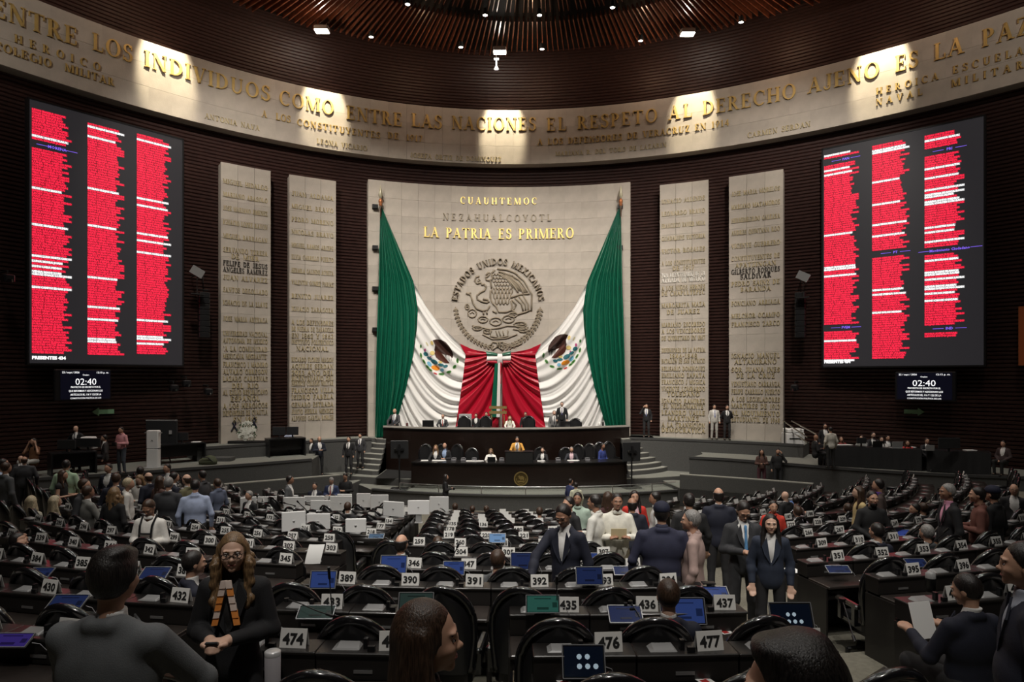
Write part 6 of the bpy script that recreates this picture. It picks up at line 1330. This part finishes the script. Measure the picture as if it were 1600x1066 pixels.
        for sg in (-1, 1): m.tube([Hd((sg*.015, .092, .024)), Hd((sg*.032, .090, .028)), Hd((sg*.050, .076, .021))], .0038, 5)
        m.obj('eyebrows', HR[hk] if hk in HR else HR['k'], t)
        m = MB(); m.tube([Hd((-.024, .084, -.061)), Hd((-.01, .091, -.059)), Hd((.01, .091, -.059)), Hd((.024, .084, -.061))], [.003, .0055, .0055, .003], 6); m.obj('lips', mat('lip_rose', (.30, .09, .08), .5), t)
    if 'glasses' in extra:
        m = MB()
        for sg in (-1, 1): m.tube([Hd((sg*.033+.026*cos(a_*PI/5), .101, .0+.019*sin(a_*PI/5))) for a_ in range(11)], .0025, 5); m.tube([Hd((sg*.058, .099, .006)), Hd((sg*.079, .02, .008))], .0022, 5)
        m.tube([Hd((-.008, .103, .004)), Hd((.008, .103, .004))], .0022, 5); m.obj('glasses', mat('black_frame', (.01, .01, .01), .3), t)
    if 'beard' in extra: mk('beard', surfnet([E((0, .035, -.085), (.056, .058, .046))], hv, .01, cuts=[lambda X, Y, Z_: (loc(X, Y, Z_)[2]+.052)*s]), HR['k'], t)
    if 'mask' in extra: mk('face_mask', surfnet([E((0, .05, -.06), (.055, .058, .045))], hv, .01), mat('dark_mask', (.02, .02, .03), .7), t)
    def held(name_, label_, cat, c, dims, m, rx=0):
        W1, W2 = armp[0][2], armp[1][2]; o = (W1+W2)/2+L(c); rz_ = math.radians(hd); p = (X0_+o[0]*cos(rz_)-o[1]*sin(rz_), Z+o[0]*sin(rz_)+o[1]*cos(rz_), CZ-drop+o[2])
        h_ = thing(name_, label_, cat, p, rz_); MB().rbox((0, 0, 0), dims, .004).obj('body' if name_ != 'paper' else 'sheet', m, h_); h_.rotation_euler = (rx, 0, rz_)
        if name_ == 'phone': MB().box((0, 0, dims[2]/2+.0015), (dims[0]*.9, dims[1]*.9, .002)).obj('display', mat('phone_glass', (.02, .02, .03), .1), h_)
    short = ' '.join(label.split()[:9])
    if 'phone' in extra: held('phone', 'black phone held by the '+short, 'phone', (0, .07, .0), (.075, .15, .012), M_BLACK, .5)
    if 'paper' in extra: held('paper', 'white sheet held by the '+short, 'paper', (0, .06, .06), (.22, .004, .30), M_PAPER, -.3)
    if 'camera' in extra:
        held('photo_camera', 'black camera held by the '+short, 'camera', (0, .06, .0), (.14, .08, .10), M_BLACK, 0)
    if 'envelope' in extra: held('envelope', 'cream envelope held by the '+short, 'envelope', (0.02, .05, .06), (.24, .008, .17), mat('cream_envelope', (.6, .5, .3), .7), -.2)
    if 'braces' in extra:
        m = MB()
        for sg in (-1, 1): m.tube([U((sg*.09, -.09, 1.38)), U((sg*.10, .0, 1.485)), U((sg*.09, .10, 1.36)), U((sg*.085, .138, 1.15)), U((sg*.085, .13, .95))], .016, 6)
        m.tube([U((-.09, .128, 1.25)), U((.09, .128, 1.25))], .013, 6); m.obj('harness', M_BLACK, t)
    if 'scarf' in extra:
        m1 = mat('scarf_white_print', (.80, .66, .58), .6); m2 = mat('scarf_orange_print', (.85, .30, .06), .6)
        for sg in (-1, 1):
            for k_ in range(6):
                a, b = k_/6, (k_+1)/6; x0, x1 = sg*(.012+.055*a), sg*(.012+.055*b); z0, z1 = 1.47-.27*a, 1.47-.27*b; wd = .017
                m = MB(); q0, q1 = U((x0-wd, .135, z0)), U((x0+wd, .145, z0)); q2, q3 = U((x1+wd, .15, z1)), U((x1-wd, .142, z1)); m.add([q0, q1, q2, q3, q0+fwd*.01, q1+fwd*.01, q2+fwd*.01, q3+fwd*.01], [(0,1,2,3),(7,6,5,4),(0,4,5,1),(1,5,6,2),(2,6,7,3),(3,7,4,0)]); m.obj('scarf_fold', (m1, m2, m1, m1, m2, m2)[(k_+(sg > 0)*2) % 6], t)
    return t
BLK = ('suit', (.012, .012, .014)); NVY = ('suit', (.012, .014, .028)); GRY = ('suit', (.085, .09, .095)); DGR = ('suit', (.035, .036, .04)); WSH = ('shirt', (.68, .66, .62)); WBL = ('suit', (.62, .60, .55))
DK_ = (.015, .015, .018)
"""PEOPLE"""
def P_(l, x, y, Z, **k): return person(l, x, y, Z, **k)
# nearest
P_('man in a mid-grey suit seen from behind at lower left', 173, 860, 2.9, hd=-4, top=('suit', (.115, .122, .128)), hair='kq', skin='m', wid=1.12, arms='desk')
P_('woman in glasses with long honey hair, black jacket and orange scarf', 366, 832, 4.4, hd=184, arms='phone', top=BLK, hair='yw', skin='l', fem=True, yaw=14, extra=('glasses', 'phone', 'scarf'), shirt=(.02, .02, .02))
P_('dark-haired woman in profile at the bottom centre, facing right', 655, 938, 2.25, hd=-78, top=('shirt', (.012, .012, .014)), hair='bl', skin='m', fem=True, yaw=-4)
P_('head of tousled black hair at the bottom edge, right of centre', 1258, 1004, 1.5, hd=62, top=('shirt', (.02, .02, .022)), hair='kq', skin='m')
P_('tall man in a navy suit cut off by the right edge', 1608, 848, 3.5, hd=58, top=NVY, hair='ks', skin='m', wid=1.2, shirt=(.35, .38, .45))
P_('seated man in a navy suit reading a white paper, right', 1515, 884, 5.3, hd=14, pose='sit', arms='read', top=NVY, hair='ks', skin='m', wid=1.08, extra=('paper',), yaw=20, pitch=15)
P_('seated man with short brown hair behind plate 436', 1045, 901, 5.6, hd=0, pose='sit', arms='desk', top=NVY, hair='bs', skin='l')
P_('seated man in navy between plates 387 and 388, ear showing', 299, 848, 7.2, hd=-50, pose='sit', arms='desk', top=NVY, hair='ks')
P_('seated grey-jacketed man beside plate 347, seen from behind', 777, 858, 8.1, hd=-20, pose='sit', arms='desk', top=GRY, hair='bs')
P_('man at the left edge raising a phone over his desk', 25, 832, 8.9, hd=-60, pose='sit', arms='ear', top=('shirt', (.15, .18, .25)), hair='ks')
P_('seated balding man in black left of plate 259', 626, 834, 9.1, hd=-20, pose='sit', arms='desk', top=BLK, hair='kf')
P_('seated brown-haired man right of plate 259', 684, 838, 10.2, hd=10, pose='sit', arms='desk', top=BLK, hair='bs')
P_('seated dark-haired deputy below plate 134', 687, 819, 12.6, hd=0, pose='sit', arms='desk', top=BLK, hair='ks')
# central standing group
P_('man in navy with glasses leaning over a centre desk', 886, 784, 7.7, hd=150, arms=('down', 'reach'), top=NVY, hair='ks', skin='d', extra=('glasses',), pitch=22, lean=6)
P_('man in a pale green shirt facing the camera behind the group', 903, 769, 13.6, hd=165, top=('shirt', (.38, .48, .40)), hair='ks', skin='d')
P_('man in black just left of the pale green shirt', 890, 776, 12, hd=120, top=BLK, hair='ks')
P_('man in a white embroidered shirt turned left', 931, 772, 10, hd=62, arms='phone', top=('shirt_out', (.66, .65, .60)), hair='ks', skin='d', wid=1.12)
P_('man in a cream guayabera holding an envelope, facing the camera', 964, 766, 11, hd=180, arms='fold', top=('shirt_out', (.70, .68, .60)), bot=(.22, .19, .13), hair='ks', skin='d', wid=1.05, extra=('envelope',))
P_('woman with long dark red-brown hair behind the guayaberas', 950, 768, 13.2, hd=20, top=('shirt', (.05, .015, .015)), hair='bl', fem=True)
P_('woman in a bright red jacket with black hair', 991, 766, 13.2, hd=180, top=('suit', (.55, .03, .02)), hair='kl', fem=True, shirt=(.6, .4, .45))
P_('balding man in a dark suit before the red jacket', 988, 778, 11.2, hd=5, top=NVY, hair='kf', skin='d')
P_('man in a white collar turned left beside the red jacket', 1025, 768, 13, hd=80, top=('shirt', (.6, .6, .58)), hair='ks', skin='d')
P_('broad man in a navy jacket and navy cap, back turned', 1034, 785, 8.3, hd=-6, top=('shirt_out', (.024, .026, .055)), hair='cs', skin='m', wid=1.28)
P_('man in black seen from behind near the right aisle', 1077, 771, 10.2, hd=0, top=('shirt', (.012, .012, .013)), hair='ks', wid=1.1)
P_('grey-haired man in a pinkish striped shirt in left profile', 1083, 797, 8.1, hd=70, top=('shirt', (.42, .30, .27)), hair='gs', skin='m', wid=1.1, bot=(.05, .04, .04))
P_('tall balding man in a navy suit, back turned, in the aisle', 1123, 762, 11.3, hd=-8, arms='phone', top=NVY, hair='kf', skin='m', wid=1.1)
P_('man in a charcoal suit and blue tie looking at his phone', 1161, 783, 8.7, hd=178, arms='phone', top=DGR, hair='ks', skin='m', tie=(.12, .30, .55), pitch=32, extra=('glasses', 'phone'), bot=(.045, .046, .05))
P_('smiling woman in a navy blazer and white blouse in the aisle', 1204, 803, 8.2, hd=165, arms='down', top=('suit', (.02, .028, .05)), hair='kl', skin='l', fem=True)
P_('woman in a coral red top seated in the right block', 1208, 782, 12.2, hd=170, top=('shirt', (.62, .05, .03)), hair='ks', skin='m', fem=True)
P_('woman in a multicoloured blouse, seated with back turned', 1247, 790, 14.4, hd=10, pose='sit', top=('shirt', (.30, .28, .32)), hair='bs', fem=True)
# right block
P_('man in a brown jacket and purple scarf in the right block', 1374, 748, 12.6, hd=60, top=('suit', (.06, .04, .035)), hair='ks', shirt=(.12, .05, .3))
P_('woman in a pale yellow top facing left, right block', 1343, 760, 13.6, hd=80, top=('sleeveless', (.55, .42, .20)), hair='bl', fem=True, skin='l')
P_('bearded man in a black shirt facing the camera, right block', 1362, 767, 12, hd=178, arms='lap', top=('shirt', (.012, .012, .013)), hair='ks', extra=('beard',))
P_('grey-haired man in a black jacket and pink shirt, right block', 1483, 747, 11, hd=80, top=BLK, shirt=(.75, .35, .5), hair='gs', skin='d')
P_('curly-haired woman in a cream top in left profile', 1489, 773, 13.2, hd=85, pose='sit', top=('shirt', (.5, .46, .38)), hair='kw', fem=True)
P_('bald man with glasses near the right edge', 1584, 756, 13, hd=150, top=BLK, hair='gf', extra=('glasses',))
P_('person in a rust-brown shirt bending over a phone, far right', 1530, 761, 11.2, hd=60, arms='phone', top=('shirt', (.16, .06, .045)), hair='ks', extra=('phone',))
P_('person in black with a dark cap beside the rust-brown shirt', 1553, 760, 10.6, hd=30, top=('shirt', (.012, .012, .013)), hair='cs')
P_('bald man at the inner end of the right block', 1228, 768, 15.6, hd=30, top=BLK, hair='nn', skin='l')
P_('woman holding up a small tablet, inner right block', 1243, 776, 15.6, hd=-40, arms='read', top=('shirt', (.2, .14, .13)), hair='ks', fem=True)
P_('seated dark-haired man looking left beyond the tall black chairs', 1431, 786, 13, hd=90, pose='sit', top=BLK, hair='ks')
P_('brown-haired seated deputy beside the tall black chairs', 1443, 785, 14, hd=20, pose='sit', top=BLK, hair='bs')
P_('seated man in a navy jacket, dark hair, right block front', 1372, 811, 9.8, hd=20, pose='sit', top=NVY, hair='ks')
P_('seated grey-haired man in a grey jacket, right block front', 1450, 819, 9.6, hd=10, pose='sit', top=GRY, hair='gs')
# left block
P_('man in a pale green shirt, back turned, far left', 103, 714, 17, hd=10, top=('shirt', (.40, .55, .38)), hair='ks', wid=1.1)
P_('woman in a black sleeveless dress in right profile', 97, 735, 15, hd=-80, arms='phone', top=('sleeveless', (.012, .012, .013)), hair='bl', fem=True, skin='m')
P_('large balding man in a dark suit near the left edge', 38, 713, 16, hd=30, top=DGR, hair='bf', wid=1.2)
P_('bald man facing right behind the large dark suit', 32, 712, 17.2, hd=-120, top=BLK, hair='nn', skin='l')
P_('man in a light blue shirt at the extreme left', 3, 713, 15.5, hd=-60, top=('shirt', (.35, .42, .55)), hair='ks')
P_('man in a grey jacket at the left edge, lower', 8, 722, 15, hd=-20, top=GRY, hair='bs')
P_('young man in a dark suit facing the camera below the stage, left', 170, 724, 16.6, hd=175, top=NVY, hair='ks')
P_('man in a navy suit, back turned, left of the women in white', 181, 739, 15, hd=10, top=NVY, hair='bs', wid=1.1)
P_('man in a dark grey suit in right profile, left block', 130, 748, 13, hd=-80, top=DGR, hair='bs')
P_('man in a light grey suit holding a white sheet, back turned', 136, 759, 11.5, hd=-35, arms='read', top=('suit', (.20, .20, .185)), hair='bs', skin='d', extra=('paper',), wid=1.08)
P_('seated woman with pale blonde hair in cream, far left', 48, 774, 12.2, hd=0, pose='sit', top=('shirt', (.5, .48, .38)), hair='wl', fem=True)
P_('seated blonde woman leaning, left block', 84, 770, 14.5, hd=-40, pose='sit', top=('shirt', (.4, .36, .3)), hair='wl', fem=True)
P_('woman in black with wavy light brown hair, back turned', 178, 761, 12, hd=-10, top=('dress', (.012, .012, .013)), hair='yw', fem=True)
P_('woman in a white blouse, head turned, left of her companion', 199, 747, 15, hd=-60, top=WSH, hair='ws', fem=True)
P_('woman in a white blouse with long hair looking at papers', 219, 742, 15.3, hd=170, arms='phone', top=WSH, hair='yl', fem=True, skin='l', pitch=20)
P_('balding man in a navy suit facing left by the women in white', 233, 738, 15, hd=70, top=NVY, hair='bf', skin='l')
P_('man in a pale shirt behind the women in white', 219, 728, 17, hd=20, top=('shirt', (.5, .55, .5)), hair='ks')
P_('man in a white shirt and black harness looking at his phone', 234, 780, 10.6, hd=178, arms='phone', top=WSH, hair='bs', skin='d', pitch=35, extra=('braces', 'phone'))
P_('grey-haired man in a charcoal suit, back turned, left group', 263, 742, 13.6, hd=5, top=DGR, hair='gs', wid=1.1)
P_('man in a navy suit turned right behind the charcoal suit', 271, 736, 16, hd=-40, top=NVY, hair='ks')
P_('dark-suited man standing highest in the left group', 262, 719, 18, hd=160, top=NVY, hair='ks')
P_('woman with red-brown hair in the middle of the left group', 249, 744, 16.2, hd=-30, top=('shirt', (.1, .05, .04)), hair='bl', fem=True)
P_('bald man in an olive jacket in left profile', 293, 737, 15, hd=75, top=('suit', (.13, .12, .06)), hair='bf', skin='l')
P_('man in a light blue shirt, back turned, left group', 305, 747, 14, hd=20, top=('shirt', (.36, .42, .58)), hair='ks', wid=1.12)
P_('young man in a charcoal jacket facing left, left group', 317, 730, 17, hd=75, top=('shirt', (.04, .04, .045)), hair='ks', arms='phone')
P_('woman in a patterned blouse right of the light blue shirt', 340, 748, 16.2, hd=60, top=('shirt', (.10, .12, .18)), hair='bs', fem=True)
P_('grey-haired seated deputy behind the white monitors', 390, 766, 18, hd=150, pose='sit', top=BLK, hair='gs')
P_('man in a grey suit in right profile before the ramp', 452, 743, 20, hd=-85, top=GRY, hair='ks', skin='d')
P_('young man in a dark suit facing the camera behind the monitors', 492, 754, 21.6, hd=178, top=NVY, hair='ks', tie=(.3, .3, .32))
P_('man in a navy suit looking down at his phone behind the monitors', 518, 746, 22, hd=175, arms='phone', top=('suit', (.03, .045, .11)), hair='gs', pitch=30, extra=('phone',), tie=(.3, .05, .05))
P_('man in black using a phone at the stage lip', 540, 739, 23.4, hd=170, arms='phone', top=('shirt', (.012, .012, .013)), hair='ks', pitch=25)
P_('seated deputy seen from behind among the white monitors', 543, 783, 17.2, hd=0, pose='sit', top=BLK, hair='bs')
P_('woman in black holding a camera before the lower dais', 696, 741, 24.3, hd=-80, arms='phone', top=('shirt', (.010, .010, .012)), hair='kl', fem=True, extra=('camera',), bot=(.01, .01, .012))
P_('man in a white and navy shirt embracing before the dais', 891, 748, 23.4, hd=-60, top=('shirt', (.03, .04, .12)), hair='ks')
P_('man in a cream shirt, back turned, embracing before the dais', 900, 754, 22.6, hd=10, top=('shirt', (.55, .55, .42)), hair='ks')
for i, (x, y, Z) in enumerate(((711, 786, 19.8), (738, 790, 19.2), (760, 790, 19.4), (843, 792, 17.4), (1325, 786, 14.5))): P_('dark-haired deputy seated far off, %s from the left in the central rows' % ordn(i), x, y, Z, hd=0, pose='sit', top=BLK, hair='bs')
# stage floor and steps
P_('man in a dark coat on the stage left, nearer of the pair', 499, 682, 28.6, fl=4.2, hd=-150, arms='phone', top=('suit', (.014, .018, .032)), hair='bf')
P_('man half hidden behind the dark coat on the stage left', 487, 685, 29.2, fl=4.2, hd=150, top=BLK, hair='bs')
P_('man in a black suit and white shirt at the foot of the steps', 545, 682, 28.8, fl=4.2, hd=172, top=BLK, hair='ks', tie=(.02, .02, .02))
P_('man in a grey suit coming down the left steps', 563, 677, 29.3, fl=4.0, hd=170, top=DGR, hair='ks', tie=(.03, .03, .06))
P_('man in a pale grey suit between the right slabs', 1116, 632, 30.1, fl=2.8, hd=178, arms='down', top=('suit', (.52, .50, .46)), bot=(.42, .41, .38), hair='ks', tie=(.15, .17, .4))
P_('man in a black suit and tie right of the pale grey suit', 1136, 633, 29.9, fl=2.8, hd=175, arms='back', top=BLK, hair='ks', tie=(.01, .01, .01))
P_('man in a dark suit holding a phone to his ear by the slab', 1010, 631, 31.2, fl=2.8, hd=165, arms=('down', 'ear'), top=BLK, hair='ks', tie=(.1, .13, .3))
P_('woman in brown using a phone against the right platform', 1190, 702, 25.7, fl=4.35, hd=170, arms='phone', top=('shirt', (.10, .05, .04)), bot=(.09, .03, .04), hair='kl', fem=True, extra=('phone',))
P_('man in black with a hand to his head against the right platform', 1215, 701, 25.6, fl=4.35, hd=170, arms=('ear', 'down'), top=('shirt', (.012, .012, .013)), hair='ks', extra=('beard',))
# upper dais
U_ = dict(fl=2.8)
P_('man in a grey suit at the left end of the upper dais', 617, 638, 31.6, hd=165, pose='sit', arms='desk', top=DGR, hair='gf', tie=(.12, .14, .2), **U_)
P_('man in a dark suit bowing his head on the upper dais', 692, 647, 31.0, hd=178, pose='sit', arms='desk', top=DGR, hair='gf', pitch=30, tie=(.4, .05, .05), **U_)
P_('officer in black behind the chair left of the rack', 760, 643.5, 31.6, hd=178, pose='sit', top=BLK, hair='ks', **U_)
P_('person in black between the silver screen and the officer', 744, 646, 31.7, hd=170, pose='sit', top=BLK, hair='ks', **U_)
P_('woman in a white suit presiding at the upper dais centre', 796.5, 650, 30.9, hd=180, pose='sit', arms='desk', top=('suit', (.75, .73, .66)), hair='yl', fem=True, skin='l', shirt=(.5, .5, .4), **U_)
P_('officer in black right of the white suit', 821, 643.5, 31.7, hd=178, pose='sit', top=BLK, hair='ks', extra=('glasses',), **U_)
P_('man in a grey suit seated beside the standing dark suit', 866, 641, 31.5, hd=178, pose='sit', top=('suit', (.16, .16, .16)), hair='gs', skin='l', tie=(.02, .02, .03), **U_)
P_('tall man in a black suit standing on the upper dais', 878, 628, 31.1, hd=175, top=BLK, hair='ks', skin='l', tie=(.05, .05, .2), extra=('glasses',), **U_)
# lower dais
W_ = dict(fl=4.2)
P_('woman with wavy light brown hair in black and white, lower dais', 681, 695, 28.5, hd=175, pose='sit', arms='desk', top=BLK, hair='yl', fem=True, **W_)
P_('man in a dark suit and blue shirt beside the wavy-haired woman', 695, 691, 28.4, hd=170, pose='sit', arms='phone', top=('suit', (.014, .014, .017)), hair='gf', shirt=(.3, .4, .6), **W_)
P_('woman in a white jacket writing at the lower dais', 767, 700.5, 28.3, hd=178, pose='sit', arms='desk', top=('suit', (.78, .76, .72)), hair='yl', fem=True, skin='l', pitch=25, **W_)
P_('speaker in a mustard orange jacket at the podium', 808, 682, 28.2, hd=180, arms='desk', top=('suit', (.60, .30, .05)), hair='ks', tie=(.1, .1, .15), pitch=15, **W_)
P_('person in a dark jacket with brown bob right of the podium', 848, 699, 28.4, hd=165, pose='sit', arms='desk', top=BLK, hair='bs', skin='l', fem=True, **W_)
P_('grey-haired man in a dark jacket and pink shirt, lower dais', 893, 698, 28.4, hd=175, pose='sit', arms='desk', top=('suit', (.02, .022, .03)), hair='gs', shirt=(.7, .5, .55), **W_)
P_('man in a royal blue jumper turned right at the lower dais', 941, 692, 28.5, hd=-130, pose='sit', arms='lap', top=('shirt', (.03, .05, .22)), hair='ks', skin='d', bot=(.12, .17, .25), **W_)
# side stages
S_ = dict(fl=3.3)
P_('bald man in a dark suit standing at the left side stage desk', 119, 665, 23.6, hd=180, arms='hips', top=BLK, hair='nn', skin='l', tie=(.02, .02, .03), **S_)
P_('camera operator in a pink shirt and jeans on the left side stage', 190, 667, 22.9, hd=165, arms='phone', top=('shirt', (.60, .28, .30)), bot=(.06, .07, .09), hair='ks', extra=('camera',), **S_)
P_('seated woman in a brown top and white trousers, left side stage', 53, 684, 22.4, hd=170, pose='sit', arms='ear', top=('tee', (.16, .07, .03)), bot=(.55, .55, .52), hair='kl', fem=True, **S_)
P_('seated man in a dark jacket left of the camera operator', 164, 679, 23.7, hd=120, pose='sit', top=('suit', (.03, .025, .025)), hair='ks', **S_)
P_('man at the monitors before the left slabs', 452, 671, 29.0, hd=178, pose='sit', arms='desk', top=('shirt', (.3, .34, .45)), hair='ks', **S_)
P_('man in a dark suit standing behind the white blazer', 1289, 662, 25.9, hd=170, top=BLK, hair='ks', extra=('glasses',), **S_)
P_('person in a cream blazer, back turned, at the right table', 1298, 667, 24.3, hd=5, top=('suit', (.58, .55, .48)), hair='ks', bot=(.02, .02, .02), **S_)
P_('bald man in black seated at the end of the right table', 1274, 679, 24.9, hd=-90, pose='sit', arms='phone', top=BLK, hair='nn', skin='d', **S_)
P_('woman in dark red seated at the right table', 1314, 682, 25.6, hd=165, pose='sit', arms='desk', top=('shirt', (.25, .03, .03)), hair='bl', fem=True, **S_)
P_('person in grey leaning over the right table', 1347, 680, 25.1, hd=120, pose='sit', arms='desk', top=('shirt', (.25, .26, .25)), hair='bs', skin='l', **S_)
P_('bearded man with glasses behind the right table', 1364, 675, 25.2, hd=178, pose='sit', arms='desk', top=BLK, hair='ks', extra=('beard', 'glasses'), skin='l', **S_)
P_('woman in a white blouse with long dark hair at the right table', 1377, 682, 24.7, hd=170, pose='sit', arms='desk', top=WSH, hair='kl', fem=True, skin='l', **S_)
P_('person in black half hidden behind the right table', 1387, 680, 25.4, hd=170, pose='sit', top=BLK, hair='ks', **S_)
P_('woman in a bright red blouse at the right table', 1418, 689, 24.2, hd=160, pose='sit', arms='desk', top=('shirt', (.55, .03, .03)), hair='bl', fem=True, skin='m', **S_)
P_('person in black at the gap between the two right tables', 1448, 684, 23.9, hd=175, pose='sit', arms='desk', top=BLK, hair='ks', **S_)
P_('seated woman in a dark cardigan at the far right of the stage', 1568, 688, 22.6, hd=120, pose='sit', arms='lap', top=('suit', (.05, .03, .03)), hair='ks', fem=True, bot=(.015, .015, .015), **S_)
print('PEOPLE', NP[0])
